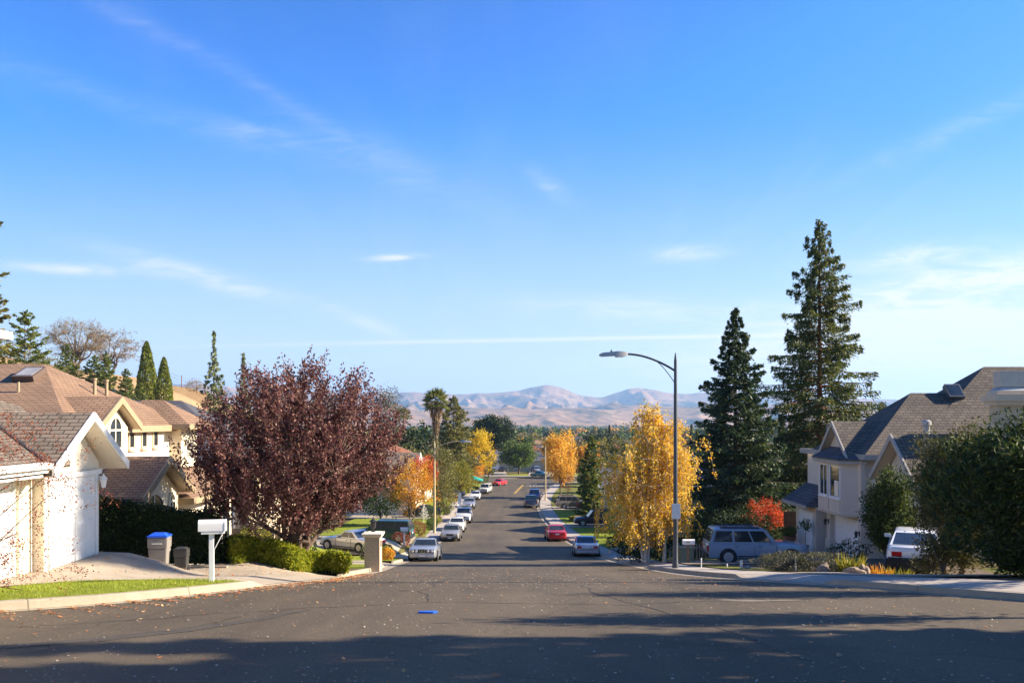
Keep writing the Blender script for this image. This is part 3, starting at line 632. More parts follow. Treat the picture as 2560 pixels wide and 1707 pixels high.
# ================================================================ far hills
def hills():
    ridge = np.array([(-3200, 985), (-600, 968), (0, 962), (430, 957), (700, 975), (996, 976), (1035, 973.6), (1078, 979), (1128, 982), (1188, 981), (1231, 979), (1292, 974), (1317, 966), (1345, 962), (1367, 958.5), (1406, 966), (1442, 981),
                      (1496, 989), (1531, 979), (1567, 970), (1599, 965.5), (1638, 972), (1667, 979), (1728, 979), (1756, 976), (1900, 985), (2160, 993), (2260, 995), (2560, 1000), (5600, 1005)])
    pxs = np.concatenate([np.arange(-1800, 400, 14.0), np.arange(400, 2700, 5.0), np.arange(2700, 4400, 14.)]); rr = np.concatenate([np.linspace(3900, 9200, 150), np.linspace(9300, 11500, 8)])
    nx = len(pxs); X = np.zeros((len(rr), nx)); Y = X.copy(); Z = X.copy()
    rp = catmull(ridge, 8); rz = (1045 - np.interp(pxs, rp[:, 0], rp[:, 1])) / 2100; rz = np.convolve(np.pad(rz, 2, mode='edge'), [.1, .22, .36, .22, .1], mode='valid')
    for i, px in enumerate(pxs):
        tx = (px - 1280) / 2100
        f0 = mnoise.noise(Vector((px / 260.0, 3.1, 0))); fh = 1011 + 9 * f0
        for j, r in enumerate(rr):
            # target elevation (height / distance) along this bearing
            e0 = -40.0 / 3900; ef = (1045 - fh) / 2100
            if r < 5600: q = (r - 3900) / 1700; e = e0 + (ef - e0) * (q * q * (3 - 2 * q)); amp = 75 * math.sin(math.pi * min(1, q * .8))
            elif r < 9200: q = (r - 5600) / 3600; e = ef + (rz[i] - ef) * (q ** 0.8); amp = 75 * math.sin(math.pi * .8) * (1 - q) + 430 * (math.sin(math.pi * min(1, 0.05 + 0.9 * q)) ** 0.8) * min(1, q * 2.2)
            else: e = rz[i] * (1 - (r - 9200) / 2300 * 1.2); amp = 25
            x = tx * r
            wx = 0.35 * mnoise.noise(Vector((x / 900, r / 900, 2)))
            v = Vector((x / 760.0 + wx + r / 2400.0, r / 2300.0, 0.7))
            n1 = min(1, abs(mnoise.noise(v)) * 2.3); n2 = min(1, abs(mnoise.noise(v * 2.2 + Vector((5, 1, 0)))) * 2.2); n3 = mnoise.noise(v * 5.1)
            X[j, i] = x; Y[j, i] = r; Z[j, i] = r * e - amp * (0.52 * (1 - (1 - n1) ** 1.6) + 0.34 * n2 + 0.17 * min(1, abs(mnoise.noise(v * 4.9)) * 2.2) + 0.10 * min(1, abs(mnoise.noise(v * 10.7)) * 2.2) + 0.05 * n3)
    m, nt, ln, bs = nm('hill_grass')
    c = ramp(nt, ln, noisef(nt, ln, 0.0035, 7, 0.6), [(0.3, (0.25, 0.145, 0.07)), (0.55, (0.34, 0.20, 0.10)), (0.72, (0.40, 0.25, 0.13))])
    wood = ramp(nt, ln, noisef(nt, ln, 0.0045, 8, 0.72, 'Object', (1, 0.6, 2.5)), [(0.5, (1, 1, 1)), (0.57, (0.34, 0.44, 0.34))])
    ln.new(mixc(nt, ln, 0.85, c, wood, 'MULTIPLY'), bs.inputs['Base Color']); bs.inputs['Roughness'].default_value = 1; bs.inputs['Specular IOR Level'].default_value = 0
    tag(grid_mesh('hills', X, Y, Z, m), kind='structure')
hills()
# the air: fades far things to pale blue
hz = MB(); hz.box(-16000, 16000, -450, 13000, -75, 560)
hm = bpy.data.materials.new('air'); hm.use_nodes = True; hm.node_tree.nodes.clear()
pv = hm.node_tree.nodes.new('ShaderNodeVolumePrincipled'); pv.inputs['Color'].default_value = (0.36, 0.61, 1.0, 1); pv.inputs['Density'].default_value = 8.5e-5; pv.inputs['Anisotropy'].default_value = 0.2
ho = hm.node_tree.nodes.new('ShaderNodeOutputMaterial'); hm.node_tree.links.new(pv.outputs[0], ho.inputs['Volume'])
ho_ = hz.build('haze', hm); tag(ho_, 'pale blue haze lying over the valley and far hills', 'haze', None, 'stuff')
# ================================================================ plants
def unit(v): return v / np.maximum(1e-9, np.linalg.norm(v, axis=-1, keepdims=True))
def kites(name, c, d, L, Wd, rng, mat, parent, jit=0.5, flat=None):
    """leaf-shaped four-point faces: centres c, long axes d (jittered), lengths L, widths Wd"""
    n = len(c); d = unit(np.asarray(d, float) + rng.normal(0, jit, (n, 3))); r = unit(rng.normal(0, 1, (n, 3)))
    if flat is not None: r = unit(r * (1 - flat) + np.array([0, 0, 1.0]) * flat)
    w = unit(np.cross(d, r)); L = np.asarray(L * (0.7 + 0.6 * rng.random(n)))[:, None]; Wd = np.asarray(Wd * (0.7 + 0.6 * rng.random(n)))[:, None]
    V = np.stack([c - d * L * 0.5, c - d * L * 0.02 + w * Wd * 0.5, c + d * L * 0.5, c - d * L * 0.02 - w * Wd * 0.5], 1)
    return np_mesh(name, V.reshape(-1, 3), np.arange(n * 4).reshape(-1, 4), mat, parent)
def seg_mesh(name, segs, mat, parent, n=5):
    """branches as tapered tubes: segs of (p0, p1, r0, r1)"""
    P0 = np.array([s[0] for s in segs], float); P1 = np.array([s[1] for s in segs], float); r0 = np.array([s[2] for s in segs]); r1 = np.array([s[3] for s in segs])
    d = unit(P1 - P0); ref = np.where(np.abs(d[:, 2:3]) > 0.9, np.array([[1., 0, 0]]), np.array([[0, 0, 1.]]))
    a = unit(np.cross(d, ref)); b = np.cross(d, a); th = np.arange(n) * 2 * np.pi / n
    ring = a[:, None] * np.cos(th)[None, :, None] + b[:, None] * np.sin(th)[None, :, None]
    V = np.concatenate([P0[:, None] + ring * r0[:, None, None], P1[:, None] + ring * r1[:, None, None]], 1)
    i = np.arange(n); q = np.stack([i, (i + 1) % n, (i + 1) % n + n, i + n], 1)
    F = q[None] + (np.arange(len(segs)) * 2 * n)[:, None, None]
    return np_mesh(name, V.reshape(-1, 3), F.reshape(-1, 4), mat, parent, True)
def curve(p0, p1, ctrl, n):
    t = np.linspace(0, 1, n)[:, None]; return (1 - t) ** 2 * p0 + 2 * t * (1 - t) * ctrl + t * t * p1
def ellip(rng, n, c, r, shell=0.5, lump=0.25, seed=0.0, lo=None):
    """points through an ellipsoid, denser to the outside, its outline made uneven by noise"""
    u = unit(rng.normal(0, 1, (n, 3))); q = shell + (1 - shell) * rng.random(n) ** 0.5 if shell < 1 else np.ones(n)
    k = np.array([1 + lump * mnoise.noise(Vector((v[0] * 1.9 + seed, v[1] * 1.9, v[2] * 1.9))) * 1.8 for v in u])
    p = np.array(c) + u * np.array(r) * (q * k)[:, None]
    if lo is not None: p[:, 2] = np.maximum(p[:, 2], lo + rng.random(n) * 0.2)
    return p
def broadleaf(T, seed, H, cz, rad, trunk_h, r0, n_limb, n_twig, lpt, leaf, mats, stems=1, spread=0.15, twig=0.5, up=0.4, lump=0.25, shell=0.45, sig=0.16, down=0.0, barkn=5, samp=None, jit=0.6, lo=None):
    """trunk(s) with limbs that reach into an uneven crown, twigs on the limbs, leaves along the twigs"""
    rng = np.random.default_rng(seed); segs = []; nodes = []; nr = []
    C = np.array([0, 0, cz]); rad = np.array(rad, float)
    ends = samp(rng, n_limb) if samp else ellip(rng, n_limb, C, rad * 0.72, 0.55, lump, seed)
    ends = ends[np.argsort(ends[:, 2])]
    for k in range(n_limb):
        a = 2 * math.pi * (k % stems) / stems + seed; off = np.array([math.cos(a), math.sin(a), 0]) * (spread if stems > 1 else 0)
        th = trunk_h * (0.75 + 0.5 * rng.random()); top = off * (1 + th * 1.2) + np.array([0, 0, th])
        if k < stems:
            pts = curve(off * 0.5, top, (off * 0.6 + top * np.array([.3, .3, 1])) * 0.55, 5)
            for i in range(4): segs.append((pts[i], pts[i + 1], r0 * (1.15 - 0.12 * i), r0 * (1.15 - 0.12 * (i + 1))))
        e = ends[k]; ctrl = top * 0.5 + np.array([e[0] * 0.45, e[1] * 0.45, max(top[2], e[2] * 0.75)]) * 0.5 + rng.normal(0, 0.12, 3) * rad
        pts = curve(top, e, ctrl, 8); rr = np.linspace(r0 * 0.6, r0 * 0.1, 8)
        for i in range(7): segs.append((pts[i], pts[i + 1], rr[i], rr[i + 1]))
        nodes += list(pts[1:]); nr += list(rr[1:])
    nodes = np.array(nodes); nr = np.array(nr)
    te = samp(rng, n_twig) if samp else ellip(rng, n_twig, C, rad, shell, lump, seed, lo)
    lc = []; ld = []
    for e in te:
        dd = np.linalg.norm(nodes - e, axis=1) + np.maximum(0, nodes[:, 2] - e[2]) * 0.8 * (1 - down); i = int(np.argmin(dd)); s = nodes[i]
        v = e - s; ctrl = s + v * 0.5 + np.array([0, 0, (0.25 - down) * np.linalg.norm(v) * 0.5])
        pts = curve(s, e, ctrl, 4); r = min(nr[i] * 0.6, 0.02 + r0 * 0.05)
        for q in range(3): segs.append((pts[q], pts[q + 1], r * (1 - q * 0.28), r * (1 - (q + 1) * 0.28)))
        tip = unit(pts[3] - pts[2]) * (1 - up) + np.array([0, 0, 1.0 - 2 * down]) * up; tip = unit(tip)
        tl = twig * (0.6 + 0.8 * rng.random()); e2 = e + tip * tl
        segs.append((e, e2, r * 0.3, r * 0.12))
        t = rng.random(lpt); base = np.where((t < 0.3)[:, None], pts[2] + (e - pts[2]) * (t / 0.3)[:, None], e + (e2 - e) * ((t - 0.3) / 0.7)[:, None])
        lc.append(base + rng.normal(0, sig, (lpt, 3))); ld.append(np.repeat(tip[None], lpt, 0))
    lc = np.concatenate(lc); ld = np.concatenate(ld)
    if lo is not None: lc[:, 2] = np.maximum(lc[:, 2], lo * 0.5)
    seg_mesh('trunk', segs, mats[0], T, barkn)
    kites('crown', lc, ld * (1 if not down else 1) + np.array([0, 0, -down * 1.2]), leaf[0], leaf[1], rng, mats[1], T, jit)
    return T
def conifer(T, seed, H, Rb, z0, n_br, dens, mats, prof=None, droop=0.35, lift=0.15, L=0.3, Wd=0.09, r0=0.2, side=0.35, hang=0.25, jit=0.45, clump=0.6, leader=0.6):
    """straight trunk with tiers of branches; each branch carries flat sprays, with sky between the tiers"""
    rng = np.random.default_rng(seed); prof = prof or (lambda t: (1 - t) ** 0.85); segs = []
    for i in range(10):
        a, b = i / 10, (i + 1) / 10; segs.append(((0, 0, H * a), (0, 0, H * b), r0 * (1 - a) + 0.015, r0 * (1 - b) + 0.015))
    cs = []; ds = []
    for i in range(n_br):
        t = ((i + rng.random()) / n_br) ** 1.05; z = z0 + (H - z0) * t; Lb = Rb * prof(t) * (0.62 + 0.55 * rng.random())
        if Lb < 0.12: Lb = 0.12
        az = i * 2.39996 + rng.normal(0, 0.35); o = np.array([math.cos(az), math.sin(az), 0.0]); q = np.array([-o[1], o[0], 0])
        s = np.linspace(0, 1, 6); rise = lift * (0.4 + t); zz = z + Lb * (rise * s - droop * (1 - 0.6 * t) * s ** 1.6 + 0.22 * droop * np.maximum(0, s - 0.7) * 3)
        pts = o[None] * (Lb * s)[:, None]; pts[:, 2] = zz
        rb = min(r0 * 0.3, 0.012 + 0.012 * Lb)
        for k in range(5): segs.append((pts[k], pts[k + 1], rb * (1 - 0.17 * k), rb * (1 - 0.17 * (k + 1))))
        n = max(5, int(dens * Lb * (0.75 + 0.5 * rng.random())))
        nc = max(2, int(Lb / clump)); cc = 0.22 + 0.80 * (np.arange(nc) + rng.random(nc)) / nc          # tufts along the branch
        ss = np.clip(cc[rng.integers(0, nc, n)] + rng.normal(0, 0.085, n), 0.08, 1.04); sd = rng.normal(0, 1, n) * side * Lb * 0.5 * (1.12 - ss) ** 0.7
        p = np.stack([np.interp(ss, s, pts[:, k]) for k in range(3)], 1) + q[None] * sd[:, None]
        p[:, 2] += -np.abs(rng.normal(0, abs(hang) * 0.3, n)) - np.abs(sd) * 0.25 + rng.normal(0, 0.05, n)
        cs.append(p); ds.append(o[None] * 0.8 + q[None] * np.sign(sd)[:, None] * 0.7 + np.array([0, 0, -hang]))
    n = int(60 * leader); zt = H - rng.random(n) * leader; cs.append(np.stack([rng.normal(0, 0.05, n), rng.normal(0, 0.05, n), zt], 1)); ds.append(np.repeat([[0, 0, 1.0]], n, 0) + rng.normal(0, .5, (n, 3)))
    seg_mesh('trunk', segs, mats[0], T, 7)
    kites('crown', np.concatenate(cs), np.concatenate(ds), L, Wd, rng, mats[1], T, jit, 0.25)
    return T
def spire(T, seed, H, Rm, n, mats, prof=lambda t: np.minimum(1, 6 * t + .35) * (1 - t) ** 0.62, L=0.28, Wd=0.12, r0=0.12, z0=0.1, lump=0.3):
    """dense upright cypress: sprays over a solid cone of twigs"""
    rng = np.random.default_rng(seed); t = rng.random(n) ** 1.15; a = rng.random(n) * 6.283
    k = np.array([1 + lump * mnoise.noise(Vector((math.cos(x) * 1.5 + seed, math.sin(x) * 1.5, y * H * 0.55))) for x, y in zip(a, t)])
    rr = Rm * prof(t) * k * (0.62 + 0.38 * rng.random(n) ** 0.5)
    c = np.stack([rr * np.cos(a), rr * np.sin(a), z0 + (H - z0) * t], 1); d = np.stack([np.cos(a) * 0.5, np.sin(a) * 0.5, np.ones(n)], 1)
    segs = [((0, 0, H * i / 8), (0, 0, H * (i + 1) / 8), r0 * (1 - i / 8.5), r0 * (1 - (i + 1) / 8.5)) for i in range(8)]
    for i in range(40):
        z = z0 + (H - z0) * rng.random() * 0.9; aa = rng.random() * 6.28; l = Rm * float(prof((z - z0) / H)) * 0.7
        segs.append(((0, 0, z), (l * math.cos(aa), l * math.sin(aa), z + l), 0.02, 0.006))
    seg_mesh('trunk', segs, mats[0], T, 5); kites('crown', c, d, L, Wd, rng, mats[1], T, 0.5)
    return T
def bush(name, label, loc, rad, n, mats, leaf=(0.09, 0.045), seed=1, up=0.5, lump=0.35, group=None, cat='bush', stems=7, shell=0.62, flat_bottom=True, rotz=0):
    """shrub: stems from the ground fan into an uneven leafy mound"""
    T = thing(name, label, cat, loc, rotz, group); rng = np.random.default_rng(seed); rad = np.array(rad, float)
    c = (0, 0, rad[2] * 0.52)
    p = ellip(rng, n, c, rad * np.array([1, 1, .5]) * 1.02, shell, lump, seed)
    p[:, 2] = np.where(p[:, 2] < 0.03, 0.03 + rng.random(n) * 0.15, p[:, 2])
    segs = []
    for k in range(stems):
        e = ellip(rng, 1, c, rad * np.array([1, 1, .5]) * 0.85, 0.7, 0.1, seed)[0]; pts = curve(np.array([rng.normal(0, .05), rng.normal(0, .05), -0.03]), e, np.array([e[0] * .3, e[1] * .3, e[2] * .7]), 5)
        for i in range(4): segs.append((pts[i], pts[i + 1], 0.025 - 0.005 * i, 0.02 - 0.005 * i))
    seg_mesh('stems', segs, mats[0], T, 4)
    d = unit(p - np.array(c)) * (1 - up) + np.array([0, 0, 1.0]) * up
    kites('foliage', p, d, leaf[0], leaf[1], rng, mats[1], T, 0.55)
    return T
def gl(x, y, dz=0.0): return (x, y, float(G(x, y)) + dz)

# ---- the purple plum at the left kerb: short trunk, limbs from low down, upright leafy shoots
T = thing('plum_tree', 'large rounded purple-leaved plum tree rising from the clipped green juniper', 'tree', gl(-6.95, 27.2))
def plum_pts(rng, n):
    out = []
    while len(out) < n:
        u = rng.normal(0, 1, 3); u /= np.linalg.norm(u); q = 0.28 + 0.72 * rng.random() ** 0.6
        z = u[2]; w = 3.3 * (1 + 0.22 * mnoise.noise(Vector(u * 2.1)) * 1.6)
        p = np.array([u[0] * w * q, u[1] * w * 0.95 * q, 3.5 + (z * 2.85 if z > 0 else z * 2.45) * q])
        if p[2] > 1.1 + 0.0 * abs(p[0]): out.append(p)
    return np.array(out)
broadleaf(T, 3, 7.2, 3.6, (3, 3, 2.6), 0.85, 0.15, 18, 1000, 74, (0.095, 0.058), (M_BARK_PLUM, L_PLUM), stems=6, spread=0.2, twig=0.8, up=0.72, lump=0.3, sig=0.075, samp=plum_pts, jit=0.8)

# ---- birch by the lamp, weeping gold strands
T = thing('birch_tree', 'weeping birch with golden leaves and white trunks beside the lamp post', 'tree', gl(7.0, 42.5))
def birch(T, seed):
    rng = np.random.default_rng(seed); segs = []; lc = []; ld = []; nodes = []
    tops = [(-0.35, 0.2, 7.2), (0.15, -0.2, 7.7), (0.85, 0.5, 6.5), (-1.2, -0.3, 5.4), (1.15, -0.4, 5.3)]
    feet = [(-0.25, 0, 0), (-0.1, 0.15, 0), (0.75, 0.1, 0), (-0.35, 0.1, 0), (0.7, 0.2, 0)]
    for tp, ft in zip(tops, feet):
        tp = np.array(tp); ft = np.array(ft, float); pts = curve(ft, tp, np.array([ft[0] * .5 + tp[0] * .45, ft[1] * .5 + tp[1] * .45, tp[2] * 0.6]), 12) + rng.normal(0, 0.03, (12, 3)) * np.linspace(0, 1, 12)[:, None]
        rr = np.linspace(0.085, 0.012, 12)
        for i in range(11): segs.append((pts[i], pts[i + 1], rr[i], rr[i + 1]))
        nodes += [(p, r) for p, r in zip(pts[2:], rr[2:])]
    for k in range(190):
        p, r = nodes[rng.integers(len(nodes))]; a = rng.random() * 6.28; env = math.sin(min(3.05, 0.55 + p[2] * 0.335)) ** 0.8
        l = (0.35 + 1.75 * rng.random() ** 0.8) * (0.12 + 1.15 * env)
        o = np.array([math.cos(a) * (1.2 if math.cos(a) < 0 else 0.78), math.sin(a) * 0.85, 0]); e = p + o * l + np.array([0, 0, 0.3 * l + 0.15]); pts = curve(p, e, p + o * l * 0.4 + np.array([0, 0, 0.4 * l]), 6)
        for i in range(5): segs.append((pts[i], pts[i + 1], min(r, 0.02) * (1 - .16 * i), min(r, 0.02) * (0.84 - .16 * i)))
        for h in range(rng.integers(4, 9)):
            f = 0.3 + 0.7 * rng.random() ** 0.7; s = pts[min(5, int(f * 5.99))] + rng.normal(0, 0.14, 3); room = max(0.25, s[2] - (0.25 + 1.1 * rng.random() if s[0] < 0.3 else 1.3 + 1.7 * rng.random()))
            hl = min((0.35 + 1.5 * rng.random() ** 1.4) * (0.6 if p[2] > 5.6 else 1.1), room)
            sway = rng.normal(0, 0.22, 2) + o[:2] * 0.12; e2 = s + np.array([sway[0], sway[1], -hl]); segs.append((s, e2, 0.005, 0.0025))
            n = int(20 * hl) + 5; t = rng.random(n); lc.append(s + (e2 - s) * t[:, None] + rng.normal(0, 0.075, (n, 3))); ld.append(np.repeat([[sway[0] * 2, sway[1] * 2, -1.0]], n, 0))
        n = 18; t = rng.random(n); lc.append(p + (e - p) * t[:, None] + rng.normal(0, 0.16, (n, 3))); ld.append(rng.normal(0, 1, (n, 3)))
    seg_mesh('trunk', segs, M_BARK_BIRCH, T, 6); kites('crown', np.concatenate(lc), np.concatenate(ld), 0.115, 0.08, rng, L_BIRCH, T, 0.55)
birch(T, 8)

# ---- the two big conifers on the right
T = thing('redwood_tree', 'tallest redwood with a bare reddish trunk showing through open branches', 'tree', gl(22.7, 62.0))
conifer(T, 11, 24.2, 6.6, 1.2, 235, 118, (M_BARK_RED, L_REDWOOD), prof=lambda t: min(1.0, 0.8 + 0.6 * t) * (1 - t) ** 0.8 + 0.03, droop=0.36, lift=0.22, L=0.26, Wd=0.085, r0=0.34, side=0.32, hang=0.75, clump=0.7, leader=1.0)
T = thing('fir_tree', 'dark dense fir, shorter and darker than the redwood beside it', 'tree', gl(14.9, 56.0))
conifer(T, 21, 16.6, 5.2, 0.8, 200, 140, (M_BARK, L_FIR), prof=lambda t: (1 - t) ** 0.9 + 0.02, droop=0.3, lift=0.28, L=0.25, Wd=0.10, r0=0.25, side=0.42, hang=0.35, clump=0.6, leader=0.9)

# ---- street trees down the hill
def st(name, label, x, y, group=None, dz=0.0, cat='tree'): return thing(name, label, cat, gl(x, y, dz), 0, group)
broadleaf(st('maple_tree', 'small red Japanese maple by the garage corner on the right', 15.7, 51.5), 31, 3.2, 2.35, (1.25, 1.1, 0.72), 0.9, 0.06, 7, 130, 26, (0.10, 0.06), (M_BARK, L_RED), stems=2, spread=0.05, twig=0.3, up=0.1, sig=0.1, lump=0.4)
conifer(st('pine_tree', 'bright green bushy pine standing by the dark parked estate car', 9.45, 100), 32, 9.9, 2.15, 0.7, 120, 70, (M_BARK, L_PINE), prof=lambda t: min(1, 0.75 + t) * (1 - t) ** 0.6, droop=0.15, lift=0.4, L=0.42, Wd=0.16, r0=0.16, side=0.5, hang=0.05, jit=0.7)
broadleaf(st('pear_tree', 'tall oval golden pear tree on the right verge past the green pine', 8.1, 141), 33, 10.3, 6.3, (2.75, 2.6, 4.0), 2.0, 0.13, 16, 300, 26, (0.28, 0.18), (M_BARK, L_GOLD), twig=0.9, up=0.7, sig=0.25, lump=0.22)
broadleaf(st('small_street_tree', 'thin bare pinkish young tree in front of the golden pear', 8.4, 127), 34, 4.6, 3.0, (1.2, 1.2, 1.4), 1.4, 0.05, 8, 60, 9, (0.14, 0.08), (M_BARK, L_RUST), twig=0.5, up=0.5, sig=0.14)
broadleaf(st('round_shade_tree', 'round dark green shade tree at the end of the street', 1.8, 221), 35, 8.2, 5.2, (4.6, 4.2, 3.0), 2.2, 0.25, 14, 330, 26, (0.42, 0.26), (M_BARK, L_GREEN), twig=0.6, up=-0.1, sig=0.35, lump=0.25)
broadleaf(st('ash_tree', 'bright yellow ash tree behind the teal shade canopy', -7.3, 183), 36, 10.6, 7.0, (2.9, 2.8, 3.9), 2.2, 0.15, 14, 280, 26, (0.30, 0.20), (M_BARK, L_YELLOW), twig=0.7, up=0.4, sig=0.26, lump=0.35)
broadleaf(st('small_orange_tree', 'small orange tree under the yellow ash', -7.0, 172), 37, 4.8, 3.0, (1.7, 1.6, 1.6), 1.2, 0.07, 8, 110, 22, (0.22, 0.14), (M_BARK, L_ORANGE), twig=0.4, up=0.3, sig=0.2)
conifer(st('open_pine_tree', 'olive pine with flat open boughs at the corner of the crossing', -5.2, 185.5), 38, 8.6, 2.9, 1.6, 46, 70, (M_BARK, L_OLIVE), prof=lambda t: min(1, .7 + t) * (1 - t) ** 0.5, droop=0.05, lift=0.3, L=0.42, Wd=0.16, r0=0.14, side=0.5, hang=0.05, clump=0.9)
broadleaf(st('round_yellow_tree', 'low yellow-green tree behind the dark car in the driveway', -8.9, 146), 39, 5.6, 2.9, (2.2, 2.1, 2.6), 0.7, 0.09, 12, 230, 26, (0.22, 0.14), (M_BARK, L_YGREEN), twig=0.5, up=0.4, sig=0.22, lo=0.3)
conifer(st('deodar_cedar', 'broad drooping deodar cedar behind the fan palm', -10.6, 152), 40, 17.4, 5.6, 0.8, 110, 44, (M_BARK, L_OLIVE), prof=lambda t: (1 - t) ** 0.5, droop=0.5, lift=0.3, L=0.5, Wd=0.18, r0=0.25, side=0.5, hang=0.7, leader=1.2)
broadleaf(st('round_green_tree', 'big rounded dark pine crown beyond the yellow ash', -6.0, 262), 41, 16.5, 11.5, (6.3, 6, 4.6), 5.0, 0.4, 18, 420, 26, (0.55, 0.34), (M_BARK_RED, L_DKGREEN), twig=0.8, up=0.2, sig=0.5, lump=0.3)
broadleaf(st('big_orange_tree', 'wide orange and yellow tree leaning over the left front lawn', -11.2, 93), 42, 7.4, 4.3, (2.7, 2.4, 2.9), 1.1, 0.12, 16, 330, 24, (0.17, 0.10), (M_BARK, L_ORANGE), stems=3, spread=0.15, twig=0.5, up=0.3, sig=0.2, lump=0.35)
broadleaf(st('red_tree', 'scarlet tree glowing behind the wide orange one', -10.9, 103), 43, 7.9, 5.4, (1.5, 1.5, 2.0), 1.8, 0.09, 10, 150, 24, (0.17, 0.11), (M_BARK, L_RED), twig=0.5, up=0.4, sig=0.18)
broadleaf(st('olive_tree', 'tall loose olive-brown tree under the fan palm', -10.0, 116), 44, 9.2, 4.9, (2.1, 2.0, 4.1), 0.9, 0.12, 14, 300, 22, (0.2, 0.12), (M_BARK, L_OLIVE), stems=3, spread=0.2, twig=0.6, up=0.5, sig=0.26, lump=0.4)
broadleaf(st('olive_tree', 'second olive-brown tree, lower and nearer the street than the one under the palm', -8.6, 108), 45, 5.6, 3.0, (1.3, 1.3, 2.4), 0.6, 0.08, 10, 160, 22, (0.18, 0.1), (M_BARK, L_OLIVE), stems=2, spread=0.2, twig=0.5, up=0.5, sig=0.2, lump=0.4)
broadleaf(st('eucalyptus_tree', 'pale slender eucalyptus peeping out right of the purple plum', -18.9, 128), 46, 17.6, 12.8, (2.2, 2.2, 4.6), 5.5, 0.2, 12, 230, 22, (0.34, 0.1), (M_BARK, L_SAGE), twig=0.7, up=-0.3, sig=0.35, lump=0.4)

# ---- palms
def palm(T, seed, H, crown, skirt, n_f=46, r=0.22):
    rng = np.random.default_rng(seed); segs = [((0, 0, H * i / 8), (0, 0, H * (i + 1) / 8), r * (1.25 - 0.05 * i), r * (1.2 - 0.05 * i)) for i in range(8)]
    seg_mesh('trunk', segs, M_BARK, T, 8); c = []; d = []; L = []
    for i in range(n_f):
        az = i * 2.39996; el = R(85 - 125 * (i / n_f)) + rng.normal(0, 0.12); o = np.array([math.cos(az) * math.cos(el), math.sin(az) * math.cos(el), math.sin(el)]); q = unit(np.cross(o, [0, 0, 1.0]) + 1e-6); w = np.cross(q, o)
        hub = np.array([0, 0, H]) + o * crown * 0.5
        segs2 = 15
        for k in range(segs2):
            a = R(-78 + 156 * k / (segs2 - 1)); v = o * math.cos(a) + q * math.sin(a); v = v + np.array([0, 0, -0.35 * abs(math.sin(a)) - 0.15]); l = crown * 0.55 * (0.75 + 0.3 * math.cos(a))
            c.append(hub + v * l * 0.5); d.append(v); L.append(l)
    kites('crown', np.array(c), np.array(d), np.array(L), crown * 0.06, rng, L_PALM, T, 0.06)
    if skirt:
        n = 900; t = rng.random(n); a = rng.random(n) * 6.283; rr = (r + crown * 0.42 * (1 - t) ** 1.2) * (0.6 + 0.4 * rng.random(n))
        p = np.stack([rr * np.cos(a), rr * np.sin(a), H - 0.25 - skirt * t], 1); dd = np.stack([np.cos(a) * 0.25, np.sin(a) * 0.25, -np.ones(n)], 1)
        kites('dead_frond_skirt', p, dd, 0.9, 0.1, rng, L_SKIRT, T, 0.15)
    return T
palm(st('fan_palm', 'tall fan palm with a long skirt of dead brown fronds', -10.95, 121), 51, 15.2, 2.15, 4.4, 56, 0.32)
palm(st('slim_fan_palm', 'small far fan palm on a thin trunk beside the plum crown', -33.6, 260), 52, 16.6, 2.6, 0.6, 34, 0.25)

# ---- the hill on the left
conifer(st('hill_pine', 'open green pine behind the brown roofs at the far left', -58.0, 100), 61, 21.0, 4.6, 2.5, 90, 62, (M_BARK, L_PINE), prof=lambda t: min(1, .55 + t) * (1 - t) ** 0.45, droop=-0.05, lift=0.35, L=0.42, Wd=0.15, r0=0.2, side=0.5, hang=-0.1, jit=0.7, clump=1.1)
for (x, y, H, s, lab) in ((-72.5, 150, 9.4, 62, 'low green pine just left of the tall cypress on the hill'), (-68.5, 149, 8.4, 63, 'low green pine under the two bare oaks'), (-75.5, 152, 7.6, 64, 'lowest green pine at the ridge of the brown roof'), (-79.5, 150, 8.6, 60, 'green pine below the broad bare oak'), (-64.5, 146, 8.0, 59, 'green pine crowding the foot of the tall cypress')):
    conifer(st('low_hill_pine', lab, x, y), s, H, 3.0, 0.6, 60, 60, (M_BARK, L_PINE), prof=lambda t: (1 - t) ** 0.6, droop=0.1, lift=0.35, L=0.4, Wd=0.15, r0=0.12, side=0.5, hang=0.0, jit=0.7)
broadleaf(st('bare_oak', 'broad bare oak with reddish twigs on the hilltop', -98.6, 190), 65, 10, 6.6, (6.6, 5.5, 4.0), 1.6, 0.38, 22, 700, 12, (0.42, 0.08), (M_BARK, L_OAK), stems=3, spread=0.4, twig=0.7, up=0.15, sig=0.22, lump=0.3, shell=0.6)
broadleaf(st('bare_oak', 'smaller, paler bare oak right of the broad one, with gaps in its crown', -86.5, 181), 66, 9, 5.6, (5.2, 4.4, 3.8), 1.6, 0.3, 14, 330, 12, (0.42, 0.12), (M_BARK, L_OAK), stems=2, spread=0.4, twig=0.6, up=0.1, sig=0.25, lump=0.55, shell=0.6)
spire(st('cypress', 'tall pointed golden-green cypress, the larger of the pair on the hill', -70.9, 163), 67, 11.8, 2.3, 5200, (M_BARK, L_CYPRESS), L=0.5, Wd=0.24)
spire(st('cypress', 'shorter golden-green cypress, right of its taller partner', -66.3, 160), 68, 11.2, 2.2, 4400, (M_BARK, L_CYPRESS), L=0.5, Wd=0.24)
conifer(st('deodar_spire', 'slim pale deodar spire rising left of the purple plum', -22.0, 62), 69, 15.6, 3.4, 0.8, 150, 60, (M_BARK, L_DEODAR), prof=lambda t: (1 - t) ** 1.15, droop=0.3, lift=0.2, L=0.3, Wd=0.1, r0=0.14, side=0.45, hang=0.4, leader=1.2)
